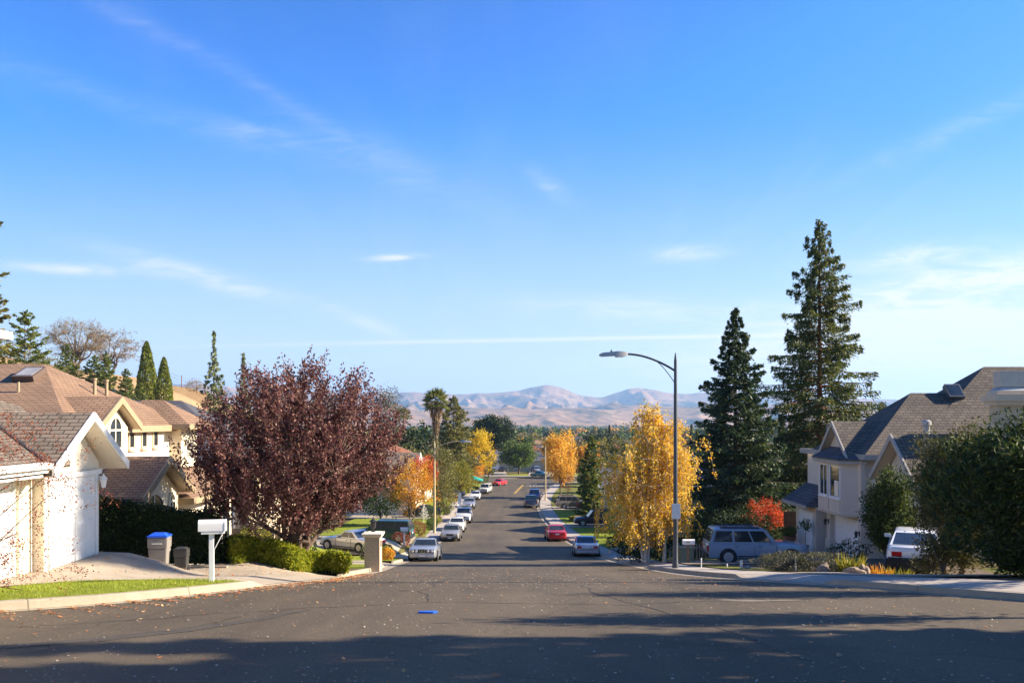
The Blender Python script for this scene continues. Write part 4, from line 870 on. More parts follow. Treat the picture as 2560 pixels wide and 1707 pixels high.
conifer(st('deodar_spire', 'second pale deodar spire, half hidden by the purple plum', -20.8, 65), 70, 15.2, 3.2, 0.8, 140, 60, (M_BARK, L_DEODAR), prof=lambda t: (1 - t) ** 1.15, droop=0.3, lift=0.2, L=0.3, Wd=0.1, r0=0.14, side=0.45, hang=0.4, leader=1.2)
conifer(st('tall_edge_pine', 'tall brown-green pine at the left edge of the view', -38.6, 60.5), 71, 23, 3.3, 6, 90, 60, (M_BARK, L_OLIVE), prof=lambda t: 0.5 + 0.5 * math.sin(3 * t + 0.4) * (1 - t) ** .3, droop=0.05, lift=0.4, L=0.4, Wd=0.14, r0=0.22, side=0.5, hang=0.0, jit=0.7)
bush('hilltop_bush', 'dry brown bush beside the fence posts on the hill', gl(-74.5, 197), (1.9, 1.9, 2.8), 1500, (M_BARK, L_OAK), (0.2, 0.09), 72)
for i, (x, y, r) in enumerate(((-98, 172, 2.6), (-91, 166, 2.4), (-84, 160, 2.2), (-108, 178, 3))):
    bush('hill_scrub', 'olive scrub bush on the slope below the bare oaks', gl(x, y), (r, r, r * 1.5), 1400, (M_BARK, L_OLIVE), (0.26, 0.13), 73 + i, group='scrub below the bare oaks')

# ---- hedges, junipers and garden shrubs
def hedge(name, label, p0, p1, w, h0, h1, n, mats, leaf, seed, cat='hedge', rag=1.0):
    """clipped hedge between two plan points: inner twig mass plus leaves through its skin"""
    p0 = np.array(p0, float); p1 = np.array(p1, float); mid = (p0 + p1) / 2; T = thing(name, label, cat, gl(mid[0], mid[1]))
    rng = np.random.default_rng(seed); d = (p1 - p0); l = np.linalg.norm(d); d /= l; q = np.array([-d[1], d[0]])
    s = rng.random(n); side = rng.random(n); v = rng.random(n); hh = h0 + (h1 - h0) * s; k = rng.integers(0, 5, n)
    u = np.where(k < 2, -1, np.where(k < 4, 1, side * 2 - 1)) * w / 2; z = np.where(k < 4, v, 1.0) * hh
    # ends
    en = rng.random(n) < 0.08; s = np.where(en, (rng.random(n) < .5).astype(float), s); u = np.where(en, (side * 2 - 1) * w / 2, u); z = np.where(en, v * hh, z)
    nz = np.array([mnoise.noise(Vector((a * l * 0.9, b * 1.3 + seed, c * 0.9))) for a, b, c in zip(s, z, u)])
    inset = 1 - 0.16 * rng.random(n); u = u * inset * (1 + 0.22 * rag * nz); z = z * (1 - 0.10 * rng.random(n)) * (1 + 0.07 * rag * nz) + (rag - 1) * 0.05 * rng.random(n) ** 2
    xy = p0[None] + d[None] * (s * l)[:, None] + q[None] * u[:, None]; gz = G(xy[:, 0], xy[:, 1])
    c = np.stack([xy[:, 0], xy[:, 1], gz + z], 1) - np.array(T.location)[None]
    dr = np.stack([q[0] * np.sign(u), q[1] * np.sign(u), 0.5 + 0 * u], 1)
    kites('foliage', c, dr, leaf[0], leaf[1], rng, mats[1], T, 0.7)
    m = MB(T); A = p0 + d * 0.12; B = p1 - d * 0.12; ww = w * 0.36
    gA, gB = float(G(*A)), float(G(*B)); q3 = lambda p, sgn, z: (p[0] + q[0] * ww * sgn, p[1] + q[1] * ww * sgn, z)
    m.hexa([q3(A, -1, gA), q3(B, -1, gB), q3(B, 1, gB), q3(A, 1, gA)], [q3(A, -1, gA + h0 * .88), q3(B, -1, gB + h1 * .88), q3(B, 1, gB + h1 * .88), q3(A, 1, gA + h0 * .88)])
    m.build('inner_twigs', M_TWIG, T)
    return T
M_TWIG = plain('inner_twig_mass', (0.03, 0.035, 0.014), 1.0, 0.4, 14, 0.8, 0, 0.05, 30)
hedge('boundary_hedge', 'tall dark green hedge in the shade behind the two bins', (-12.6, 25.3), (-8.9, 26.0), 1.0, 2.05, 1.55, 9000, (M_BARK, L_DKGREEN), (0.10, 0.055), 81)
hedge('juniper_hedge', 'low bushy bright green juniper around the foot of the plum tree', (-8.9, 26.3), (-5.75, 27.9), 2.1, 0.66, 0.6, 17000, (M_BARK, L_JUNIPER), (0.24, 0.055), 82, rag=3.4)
# ================================================================ cars
WHEEL = {}
def car(name, label, loc, heading, L, Wd, H, paint_m, kind='sedan', plate=True, wheel_r=0.31, group=None, front='wide', lower=None, tail=None, cat='car', extra=None, hub=None):
    """heading: compass-like angle of the car's nose in the plan, 0 = +y. Local frame: nose towards +y."""
    T = thing(name, label, cat, loc, heading, group); w = Wd / 2; h = L / 2
    K = dict(sedan=dict(hood=0.60, belt=0.66, deck=0.66, ws=0.20, rs=-0.30, rt=(-0.14, 0.055), lo=0.17),
             coupe=dict(hood=0.61, belt=0.665, deck=0.66, ws=0.17, rs=-0.27, rt=(-0.12, 0.03), lo=0.17),
             hatch=dict(hood=0.60, belt=0.66, deck=0.72, ws=0.20, rs=-0.44, rt=(-0.16, 0.06), lo=0.17),
             suv=dict(hood=0.56, belt=0.585, deck=0.58, ws=0.20, rs=-0.485, rt=(-0.43, 0.075), lo=0.20),
             van=dict(hood=0.52, belt=0.56, deck=0.55, ws=0.30, rs=-0.49, rt=(-0.455, 0.10), lo=0.16),
             pickup=dict(hood=0.58, belt=0.61, deck=0.60, ws=0.20, rs=-0.10, rt=(-0.085, 0.09), lo=0.22),
             beetle=dict(hood=0.60, belt=0.62, deck=0.62, ws=0.17, rs=-0.34, rt=(-0.14, 0.06), lo=0.17))[kind]
    zb = K['lo'] * H / 1.4 * 1.0; hood, belt, deck = K['hood'] * H, K['belt'] * H, K['deck'] * H; ws, rs = K['ws'] * L, K['rs'] * L
    ft, rt = K['rt'][1] * L, K['rt'][0] * L
    fb = 0.78 if kind in ('sedan', 'coupe', 'hatch', 'beetle') else 0.9
    stn = [(-h, zb + 0.16, deck * 0.86, 0.84), (-h + 0.07, zb + 0.06, deck * 0.96, 0.93), (-h + 0.30, zb + 0.01, deck, 0.98), (rs, zb, max(deck, belt * 0.995), 1.0), (rs * 0.5 + ws * 0.5, zb, belt, 1.0), (ws, zb, belt, 1.0),
           (ws + (h - ws) * 0.45, zb, hood + (belt - hood) * 0.35, 0.985), (h - 0.34, zb + 0.01, hood * 0.97, 0.96), (h - 0.1, zb + 0.05, hood * 0.88, 0.91), (h, zb + 0.14, hood * fb, 0.82)]
    if kind in ('suv', 'van', 'pickup'): stn[-1] = (h, zb + 0.1, hood * 0.82, 0.86); stn[-2] = (h - 0.08, zb + 0.04, hood * 0.95, 0.93)
    m = MB(); V = []; n = 11
    for (y, z0, z1, f) in stn:
        W_ = w * f; dzt = z1 - z0
        half = [(W_ * 0.86, z0), (W_ * 0.97, z0 + 0.13 * dzt), (W_, z0 + 0.5 * dzt), (W_ * 0.985, z0 + 0.72 * dzt), (W_ * 0.93, z0 + 0.94 * dzt), (0, z1 + 0.015)]
        half.insert(5, (W_ * 0.8, z1)) if False else None
        half[4] = (W_ * 0.95, z0 + 0.93 * dzt)
        ring = half[:5] + [(W_ * 0.82, z1), ] ; ring = ring + [(-a, b) for a, b in ring[::-1]]
        V.append([(a, y, b) for a, b in ring])
    nr = len(V[0]); pts = [p for r in V for p in r]; F = []
    for i in range(len(V) - 1):
        for k in range(nr): F.append((i * nr + k, i * nr + (k + 1) % nr, (i + 1) * nr + (k + 1) % nr, (i + 1) * nr + k))
    F += [tuple(range(nr)), tuple(range((len(V) - 1) * nr, len(V) * nr))[::-1]]
    m.add(pts, F)
    body = m.build('body', paint_m, T, 38)
    # cabin
    bw, tw = w * 0.91, w * (0.70 if kind not in ('suv', 'van', 'pickup') else 0.80); z0c, z1c = belt - 0.03, H - 0.045
    lev = [(rs, ws, bw, z0c), (rs + (rt - rs) * 0.93, ws + (ft - ws) * 0.93, bw + (tw - bw) * 0.93, z0c + (z1c - z0c) * 0.95), (rt, ft, tw * 0.97, z1c), (rt + 0.16, ft - 0.16, tw * 0.80, H)]
    m = MB(); pts = []
    for (a, b, x, z) in lev: pts += [(-x, a, z), (x, a, z), (x, b, z), (-x, b, z)]
    F = [(0, 3, 2, 1)] + [(4 * i + k, 4 * i + (k + 1) % 4, 4 * i + 4 + (k + 1) % 4, 4 * i + 4 + k) for i in range(3) for k in range(4)] + [(12, 13, 14, 15)]
    m.add(pts, F); m.build('cabin', paint_m, T, 30)
    def sidept(sg, u, v):
        a0, b0 = lev[0][0], lev[0][1]; a1, b1 = lev[1][0], lev[1][1]
        y = (a0 + (b0 - a0) * u) * (1 - v) + (a1 + (b1 - a1) * u) * v; x = (lev[0][2] * (1 - v) + lev[1][2] * v + 0.007) * sg; z = lev[0][3] * (1 - v) + lev[1][3] * v
        return (x, y, z)
    wins = dict(sedan=[(0.09, 0.46), (0.49, 0.90)], coupe=[(0.10, 0.40), (0.43, 0.90)], hatch=[(0.08, 0.40), (0.43, 0.90)], suv=[(0.05, 0.34), (0.375, 0.64), (0.665, 0.93)], van=[(0.04, 0.36), (0.385, 0.66), (0.69, 0.92)], pickup=[(0.10, 0.42), (0.46, 0.90)], beetle=[(0.14, 0.5), (0.53, 0.9)])[kind]
    for sg in (-1, 1):
        for (a, b) in wins:
            m = MB(); q = [sidept(sg, a, 0.16), sidept(sg, b, 0.16), sidept(sg, b, 0.93), sidept(sg, a, 0.93)]
            ins = [(p[0] - sg * 0.012, p[1], p[2]) for p in q]; m.hexa(ins, q); m.build('side_window', M_CARGLASS, T)
    def endpan(nm_, base_y, top_y, sgn):
        m = MB(); v0, v1 = 0.13, 0.95; p = []
        for (v, k) in ((v0, 0.90), (v1, 0.93)):
            y = base_y + (top_y - base_y) * v + sgn * 0.008; x = (lev[0][2] + (lev[1][2] - lev[0][2]) * v) * k; z = lev[0][3] + (lev[1][3] - lev[0][3]) * v
            p += [(-x, y, z), (x, y, z)]
        q = [p[0], p[1], p[3], p[2]]; m.hexa([(a, b - sgn * 0.014, c) for a, b, c in q], q); m.build(nm_, M_CARGLASS, T)
    endpan('windscreen', lev[0][1], lev[1][1], 1); endpan('rear_window', lev[0][0], lev[1][0], -1)
    # wheels
    fy, ry_w = h - 0.175 * L, -h + (0.20 * L)
    key = round(wheel_r, 3)
    for sy in (fy, ry_w):
        for sg in (-1, 1): MB().lathe((sg * (w * 0.985), sy, wheel_r), [(wheel_r + 0.055, -0.06 * sg * 1), (wheel_r + 0.055, 0.012 * sg), (wheel_r + 0.02, 0.016 * sg)], 'x', 22).build('wheel_arch', M_BLACK, T)
        for sg in (-1, 1):
            m = MB(); tw_ = 0.2; x0 = sg * (w - 0.165)
            m.lathe((x0, sy, wheel_r), [(wheel_r * 0.6, -tw_ / 2 * sg), (wheel_r * 0.94, -tw_ / 2 * sg), (wheel_r, -tw_ * 0.3 * sg), (wheel_r, tw_ * 0.85 * sg), (wheel_r * 0.95, tw_ * 0.97 * sg), (wheel_r * 0.63, tw_ * 0.97 * sg)], 'x', 22)
            tyre = m.build('wheel', M_BLACK, T, 40)
            m = MB(); xr = x0 + sg * tw_ * 0.93
            m.lathe((xr, sy, wheel_r), [(wheel_r * 0.64, 0.010 * sg), (wheel_r * 0.64, 0.014 * sg), (wheel_r * 0.6, 0.016 * sg), (wheel_r * 0.57, -0.03 * sg), (wheel_r * 0.24, -0.02 * sg), (wheel_r * 0.2, 0.02 * sg)], 'x', 20)
            for k in range(5):
                a = k * 2 * math.pi / 5; ca, sa = math.cos(a), math.sin(a); q = wheel_r * 0.075
                pts = [(xr + sg * o, sy + ca * r_ - sa * s_, wheel_r + sa * r_ + ca * s_) for o in (-0.01, 0.024) for (r_, s_) in ((wheel_r * .15, -q), (wheel_r * .58, -q * 1.2), (wheel_r * .58, q * 1.2), (wheel_r * .15, q))]
                m.hexa(pts[:4], pts[4:])
            m.build('rim', hub or M_RIM, tyre, 40)
    # bumpers, lights, grille, plates
    trim = lower or M_BPLAST; zh = zb + (hood - zb) * 0.66
    m = MB(); m.prism([(-w * 0.86, h - 0.16), (w * 0.86, h - 0.16), (w * 0.84, h + 0.035), (w * 0.5, h + 0.075), (-w * 0.5, h + 0.075), (-w * 0.84, h + 0.035)], 'z', zb + 0.10, zb + 0.235); m.build('front_bumper', trim, T, 40)
    m = MB(); m.prism([(-w * 0.87, -h + 0.16), (w * 0.87, -h + 0.16), (w * 0.86, -h - 0.03), (w * 0.5, -h - 0.07), (-w * 0.5, -h - 0.07), (-w * 0.86, -h - 0.03)], 'z', zb + 0.12, zb + 0.26); m.build('rear_bumper', trim, T, 40)
    if front == 'quad':
        for sg in (-1, 1):
            m = MB()
            for k in (0.40, 0.66): m.lathe((sg * w * k, h - 0.0, zh), [(0.085, -0.12), (0.085, 0.022), (0.06, 0.035), (0.0, 0.04)], 'y', 16)
            m.build('headlight', M_HEADL, T, 40)
        m = MB(); m.box(-w * 0.8, w * 0.8, h - 0.12, h + 0.012, zh - 0.1, zh + 0.1); m.build('grille', M_BPLAST, T)
        m = MB()
        for sg in (-1, 1): m.box(sg * 0.025 if sg > 0 else -0.145, 0.145 if sg > 0 else -0.025, h - 0.1, h + 0.03, zh - 0.11, zh + 0.13)
        m.build('grille_surround', M_CHROME, T)
        m = MB()
        for sg in (-1, 1): m.box(0.045 if sg > 0 else -0.125, 0.125 if sg > 0 else -0.045, h - 0.1, h + 0.036, zh - 0.09, zh + 0.11)
        m.build('grille_vent', M_BPLAST, T)
    else:
        for sg in (-1, 1):
            m = MB(); m.prism([(sg * w * 0.42, h - 0.16), (sg * w * 0.86, h - 0.24), (sg * w * 0.885, h - 0.10), (sg * w * 0.80, h - 0.005), (sg * w * 0.42, h + 0.018)], 'z', zh - 0.075, zh + 0.065); m.build('headlight', M_HEADL, T, 40)
        m = MB(); gw = 0.36 if front == 'wide' else 0.22; m.box(-w * gw, w * gw, h - 0.1, h + 0.016, zh - 0.075, zh + 0.075)
        m.build('grille', M_BPLAST if front != 'chrome' else M_CHROME, T)
        m = MB(); m.box(-w * 0.5, w * 0.5, h - 0.05, h + 0.04, zb + 0.02, zb + 0.085); m.build('lower_grille', M_BPLAST, T)
    zt = zb + (deck - zb) * 0.68
    for sg in (-1, 1):
        m = MB()
        if kind in ('suv', 'van', 'pickup'): m.box(min(sg * w * 0.74, sg * w * 0.90), max(sg * w * 0.74, sg * w * 0.90), -h - 0.008, -h + 0.2, zt - 0.14, zt + 0.14)
        else: m.prism([(sg * w * 0.46, -h - 0.014), (sg * w * 0.80, -h + 0.0), (sg * w * 0.905, -h + 0.10), (sg * w * 0.9, -h + 0.26), (sg * w * 0.46, -h + 0.1)], 'z', zt - 0.085, zt + 0.075)
        m.build('taillight', M_TAIL, T)
    if plate:
        m = MB(); m.box(-0.16, 0.16, h - 0.02, h + 0.085, zb + 0.115, zb + 0.215); m.build('front_plate', M_PLATE, T)
        m = MB(); pz = zt - 0.02 if kind not in ('pickup',) else zb + 0.12; m.box(-0.16, 0.16, -h - 0.03, -h + 0.1, pz - 0.07, pz + 0.05); m.build('rear_plate', M_PLATE, T)
    for sg in (-1, 1):
        m = MB(); y = ws - 0.12 * L * 0.5; xx = sorted((sg * w * 0.9, sg * (w + 0.13))); m.box(xx[0], xx[1], y - 0.05, y + 0.05, belt + 0.0, belt + 0.12); m.build('wing_mirror', paint_m, T, None, True, 0.02)
    for sg in (-1, 1):
        for u in ((0.46, 0.80) if kind in ('sedan', 'suv', 'van') else (0.55,)):
            y = rs + (ws - rs) * (u - 0.06); xx = sorted((sg * w * 0.96, sg * (w * 0.985 + 0.016))); m = MB(); m.box(xx[0], xx[1], y - 0.09, y + 0.06, belt - 0.155, belt - 0.125); m.build('door_handle', M_BPLAST, T)
    # door gaps as thin dark strips, sill strip
    for sg in (-1, 1):
        m = MB()
        for u in ({'sedan': (0.04, 0.475, 0.97), 'suv': (0.355, 0.655, 0.97), 'van': (0.37, 0.67, 0.97)}.get(kind, (0.3, 0.97))):
            y = rs + (ws - rs) * u
            if min(abs(y - fy), abs(y - ry_w)) < wheel_r + 0.06: continue
            xx = sorted((sg * w * 0.97, sg * (w + 0.004))); m.box(xx[0], xx[1], y - 0.006, y + 0.006, zb + 0.14, belt - 0.09)
        xx = sorted((sg * w * 0.9, sg * (w + 0.012))); m.box(xx[0], xx[1], ry_w + wheel_r + 0.1, fy - wheel_r - 0.1, zb + 0.17 * (belt - zb), zb + 0.24 * (belt - zb))
        m.build('door_trim', trim, T)
    if kind == 'suv':
        m = MB()
        for sg in (-1, 1): m.box(sg * tw * 0.82 - 0.02, sg * tw * 0.82 + 0.02, rt + 0.3, ft - 0.25, H + 0.0, H + 0.05)
        for yy in (rt + 0.6, ft - 0.6): m.box(-tw * 0.82, tw * 0.82, yy - 0.02, yy + 0.02, H + 0.03, H + 0.055)
        m.build('roof_rack', M_BPLAST, T)
    if kind == 'pickup':
        m = MB(); m.box(-w * 0.8, w * 0.8, -h + 0.16, rs - 0.06, deck + 0.0, deck + 0.02); m.build('cargo_bed', M_BPLAST, T)
        m = MB()
        for sg in (-1, 1): m.box(sg * w * 0.87 - 0.05, sg * w * 0.87 + 0.05, -h + 0.12, rs - 0.02, deck - 0.02, deck + 0.06)
        m.box(-w * 0.87, w * 0.87, -h + 0.06, -h + 0.13, deck - 0.02, deck + 0.06); m.build('bed_rail', paint_m, T)
    if extra: extra(T, dict(w=w, h=h, zb=zb, deck=deck, belt=belt, H=H, rs=rs, ws=ws, lev=lev))
    return T
def cl(x, y, dz=0.012): return (x, y, float(P(y)) + dz)
def slope(T, y, heading):
    """tip a car with the road's fall"""
    a = math.atan2(float(P(y + 2) - P(y - 2)), 4.0); c = math.cos(heading)
    T.rotation_mode = 'XYZ'; T.rotation_euler = (a * c, 0, heading); return T
PI = math.pi
C_SILV = paint('silver_paint', (0.46, 0.47, 0.50), 0.55); C_CHAMP = paint('champagne_paint', (0.44, 0.41, 0.37), 0.5); C_WHITE = paint('white_paint', (0.78, 0.77, 0.75), 0.0)
C_WHITE2 = paint('cream_white_paint', (0.74, 0.71, 0.65), 0.0); C_RED = paint('red_paint', (0.48, 0.02, 0.03), 0.15); C_SCAR = paint('scarlet_paint', (0.62, 0.015, 0.02), 0.1); C_BLUE = paint('blue_paint', (0.03, 0.09, 0.28), 0.3)
C_SBLUE = paint('silver_blue_paint', (0.27, 0.335, 0.42), 0.25, 0.3); C_GREEN = paint('dark_green_paint', (0.025, 0.075, 0.055), 0.3); C_BLACK = paint('black_paint', (0.018, 0.018, 0.026), 0.2); C_PLUM = paint('dark_plum_paint', (0.035, 0.022, 0.045), 0.3)
C_TAN = paint('tan_paint', (0.34, 0.29, 0.23), 0.4); C_SGREY = paint('dark_blue_grey_paint', (0.05, 0.07, 0.11), 0.4); C_BTL = paint('sea_green_paint', (0.10, 0.28, 0.26), 0.3); C_MAR = paint('maroon_paint', (0.20, 0.02, 0.025), 0.3)
def road_car(x, y, heading, name, label, **k):
    return slope(car(name, label, cl(x, y), heading, **k), y, heading)
# left kerb, noses towards the viewer
road_car(-5.35, 52.0, PI + 0.015, 'silver_coupe', 'silver four-headlight coupe, nearest of the cars at the left kerb', L=4.75, Wd=1.72, H=1.36, paint_m=C_SILV, kind='coupe', front='quad', lower=C_SILV)
road_car(-5.65, 78.5, PI, 'champagne_sedan', 'champagne sedan parked right behind the silver coupe', L=4.75, Wd=1.78, H=1.42, paint_m=C_CHAMP, front='wide')
road_car(-5.75, 88.0, PI, 'white_sedan', 'white sedan with a square upright grille behind the champagne one', L=4.7, Wd=1.74, H=1.43, paint_m=C_WHITE2, front='chrome')
def rack(T, d):
    m = MB()
    for sg in (-1, 1):
        for y in (d['rs'] - 0.15, -d['h'] + 0.3): m.box(sg * d['w'] * 0.84 - 0.03, sg * d['w'] * 0.84 + 0.03, y - 0.03, y + 0.03, d['deck'], d['H'] + 0.18)
        m.box(sg * d['w'] * 0.84 - 0.03, sg * d['w'] * 0.84 + 0.03, -d['h'] + 0.2, d['ws'] * 0.4, d['H'] + 0.14, d['H'] + 0.2)
    for y in (d['rs'] - 0.15, -d['h'] + 0.3): m.box(-d['w'] * .84, d['w'] * .84, y - 0.03, y + 0.03, d['H'] + 0.145, d['H'] + 0.195)
    m.build('ladder_rack', M_WHITE, T)
road_car(-5.7, 99.5, PI, 'white_pickup', 'white pickup with a load rack and an upright white board', L=5.2, Wd=1.85, H=1.72, paint_m=C_WHITE, kind='pickup', front='wide', wheel_r=0.34, extra=rack, cat='pickup')
road_car(-6.15, 121.0, PI, 'silver_sedan', 'pale silver sedan beyond the white pickup', L=4.9, Wd=1.82, H=1.44, paint_m=C_SILV, front='narrow')
road_car(-5.95, 137.5, PI - 0.03, 'white_coupe', 'white low car in front of the yellow-green tree', L=4.6, Wd=1.74, H=1.38, paint_m=C_WHITE, kind='coupe', front='narrow')
road_car(-4.85, 152.0, PI - 0.13, 'white_suv', 'white sport utility vehicle, last but one at the left kerb', L=4.6, Wd=1.82, H=1.72, paint_m=C_WHITE2, kind='suv', front='wide', wheel_r=0.35)
road_car(-2.6, 175.0, PI - 0.42, 'scarlet_car', 'scarlet hatchback alone at the left corner of the crossing', L=4.3, Wd=1.74, H=1.36, paint_m=C_SCAR, kind='hatch')
# right kerb, tails towards the viewer
road_car(5.3, 60.5, -0.03, 'silver_saloon', 'silver saloon with red tail lights, nearest at the right kerb', L=4.75, Wd=1.76, H=1.42, paint_m=C_SILV, lower=C_SILV)
road_car(4.05, 78.5, 0.03, 'red_sedan', 'dark red sedan ahead of the silver saloon', L=4.75, Wd=1.78, H=1.42, paint_m=C_RED, lower=C_RED)
road_car(2.75, 122.5, 0.0, 'dark_pickup', 'dark pickup with a pale tailgate at the right kerb', L=5.3, Wd=1.88, H=1.72, paint_m=C_SGREY, kind='pickup', wheel_r=0.36, lower=M_CHROME, cat='pickup')
road_car(3.75, 137.5, -0.06, 'blue_suv', 'blue sport utility vehicle in front of the dark pickup', L=4.6, Wd=1.85, H=1.75, paint_m=C_BLUE, kind='suv', wheel_r=0.36)
# driveways
def lot_car(x, y, heading, name, label, dz=0.07, **k): return car(name, label, gl(x, y, dz), heading, **k)
lot_car(12.0, 41.7, -PI / 2 - 0.03, 'silver_blue_suv', 'silver-blue sport utility vehicle side-on in the driveway behind the lamp post', L=4.85, Wd=1.8, H=1.74, paint_m=C_SBLUE, kind='suv', wheel_r=0.37)
def wedge(T, d):
    m = MB(); m.prism([(-d['w'] * 1.0, -d['h'] + 0.3), (d['w'] * 1.0, -d['h'] + 0.3), (d['w'] * 0.98, -d['h'] - 0.1), (d['w'] * .6, -d['h'] - 0.24), (-d['w'] * .6, -d['h'] - 0.24), (-d['w'] * 0.98, -d['h'] - 0.1)], 'z', d['zb'] + 0.04, d['zb'] + 0.42); m.build('bumper_apron', M_BLACK, T, None, True, 0.06)
lot_car(13.6, 28.3, -0.45, 'white_sports_car', 'white sports car with a big black rear bumper behind the dark bush', L=4.3, Wd=1.72, H=1.30, paint_m=C_WHITE, kind='hatch', lower=M_BLACK, extra=wedge, wheel_r=0.31)
lot_car(-10.3, 54.3, PI / 2 - 0.55, 'silver_convertible', 'silver roadster on the driveway behind the stone pillar', L=4.3, Wd=1.74, H=1.29, paint_m=C_SILV, kind='coupe')
lot_car(-10.6, 69.8, PI / 2 - 0.12, 'green_minivan', 'dark green minivan in a left driveway with its rear to the street', L=4.75, Wd=1.9, H=1.74, paint_m=C_GREEN, kind='van', wheel_r=0.34, cat='van')
lot_car(-11.2, 104.5, PI / 2 + 0.1, 'black_car', 'black car at the left garage behind the white wire tree', L=4.6, Wd=1.8, H=1.5, paint_m=C_BLACK, kind='hatch')
lot_car(-10.2, 140.5, PI / 2 - 0.2, 'dark_blue_sedan', 'dark blue sedan on the driveway beyond the fan palm', L=4.6, Wd=1.76, H=1.42, paint_m=C_SGREY)
lot_car(9.2, 92.6, PI / 2 + 0.05, 'black_suv', 'black sport utility vehicle nose to the street left of the birch', L=4.7, Wd=1.85, H=1.72, paint_m=C_PLUM, kind='suv', wheel_r=0.36)
lot_car(8.6, 118.0, -PI / 2 + 0.1, 'tan_suv', 'tan sport utility vehicle with its rear to the street by the bare young tree', L=4.7, Wd=1.85, H=1.76, paint_m=C_TAN, kind='suv', wheel_r=0.36)
lot_car(11.2, 116.6, -PI / 2, 'maroon_car', 'maroon car half hidden by the green pine', L=4.5, Wd=1.76, H=1.42, paint_m=C_MAR)
lot_car(6.6, 207.5, PI / 2 - 0.5, 'sea_green_beetle', 'small round sea-green car at the far kerb of the crossing', L=4.1, Wd=1.7, H=1.5, paint_m=C_BTL, kind='beetle')
lot_car(6.5, 233, 0.2, 'far_suv', 'pale sport utility vehicle under the round shade tree', L=4.6, Wd=1.85, H=1.75, paint_m=C_SBLUE, kind='suv', wheel_r=0.36)
lot_car(-2.5, 236, -0.3, 'far_black_car', 'black car on the driveway left of the round shade tree', L=4.5, Wd=1.76, H=1.42, paint_m=C_BLACK)
# ================================================================ houses
def v_prof(c, half, ze, zr, t, out=0.0):
    """inverted-V cross-section of a gable roof, thickness t"""
    return [(c - half, ze - t), (c - half, ze), (c, zr), (c + half, ze), (c + half, ze - t), (c, zr - t)]
def gable(T, name, axis, c, half, ze, zr, a, b, mat, t=0.14):
    r = MB(T).prism(v_prof(c, half, ze, zr, t), axis, a, b).build(name, mat, T)
    MB(T).prism(v_prof(c, half - 0.01, ze - t - 0.004, zr - t - 0.004, 0.03), axis, a + 0.01, b - 0.01).build('soffit', M_TRIM_SAND if mat is not M_SH_GREY else M_WHITE_ST, T)
    return r
def barge(T, axis, c, half, ze, zr, a, b, mat, t=0.24, up=0.015): return MB(T).prism(v_prof(c, half + 0.02, ze + up, zr + up, t), axis, a, b).build('bargeboard', mat, T)
def hip(T, name, x0, x1, y0, y1, ze, ridge, mat, t=0.12):
    """hipped roof solid: ridge = two points (or one)"""
    r0, r1 = ridge if len(ridge) == 2 else (ridge[0], ridge[0])
    v = [(x0, y0, ze - t), (x1, y0, ze - t), (x1, y1, ze - t), (x0, y1, ze - t), (x0, y0, ze), (x1, y0, ze), (x1, y1, ze), (x0, y1, ze), r0, r1]
    f = [(0, 3, 2, 1), (0, 1, 5, 4), (1, 2, 6, 5), (2, 3, 7, 6), (3, 0, 4, 7)]
    if abs(r1[0] - r0[0]) + abs(r1[1] - r0[1]) < 1e-6: f += [(4, 5, 8), (5, 6, 8), (6, 7, 8), (7, 4, 8)]
    elif abs(r1[0] - r0[0]) > abs(r1[1] - r0[1]): f += [(4, 5, 9, 8), (5, 6, 9), (6, 7, 8, 9), (7, 4, 8)]
    else: f += [(4, 5, 8), (5, 6, 9, 8), (6, 7, 9), (7, 4, 8, 9)]
    return MB(T).add(v, f).build(name, mat, T)
def fascia(T, x0, x1, y0, y1, z, mat, h=0.2, w=0.05, skip=''):
    m = MB(T); e = 0.012
    if 'x0' not in skip: m.box(x0 - w, x0 + e, y0 - w, y1 + w, z - h, z + 0.02)
    if 'x1' not in skip: m.box(x1 - e, x1 + w, y0 - w, y1 + w, z - h, z + 0.02)
    if 'y0' not in skip: m.box(x0 + e, x1 - e, y0 - w, y0 + e, z - h, z + 0.021)
    if 'y1' not in skip: m.box(x0 + e, x1 - e, y1 - e, y1 + w, z - h, z + 0.021)
    return m.build('fascia', mat, T)
def gwall(T, name, axis, lo, hi, z0, ze, c, zr, a, b, mat):
    """wall block with a gabled top; axis = direction of the extrusion"""
    return MB(T).prism([(lo, z0), (lo, ze), (c, zr), (hi, ze), (hi, z0)], axis, a, b).build(name, mat, T)
def frame_of(face, p):
    """wall frame at plan point p: X = along wall (rightward seen from outside), Y = outward"""
    return {'+x': (p, (0, 1, 0), (1, 0, 0)), '-x': (p, (0, -1, 0), (-1, 0, 0)), '-y': (p, (1, 0, 0), (0, -1, 0))}[face]
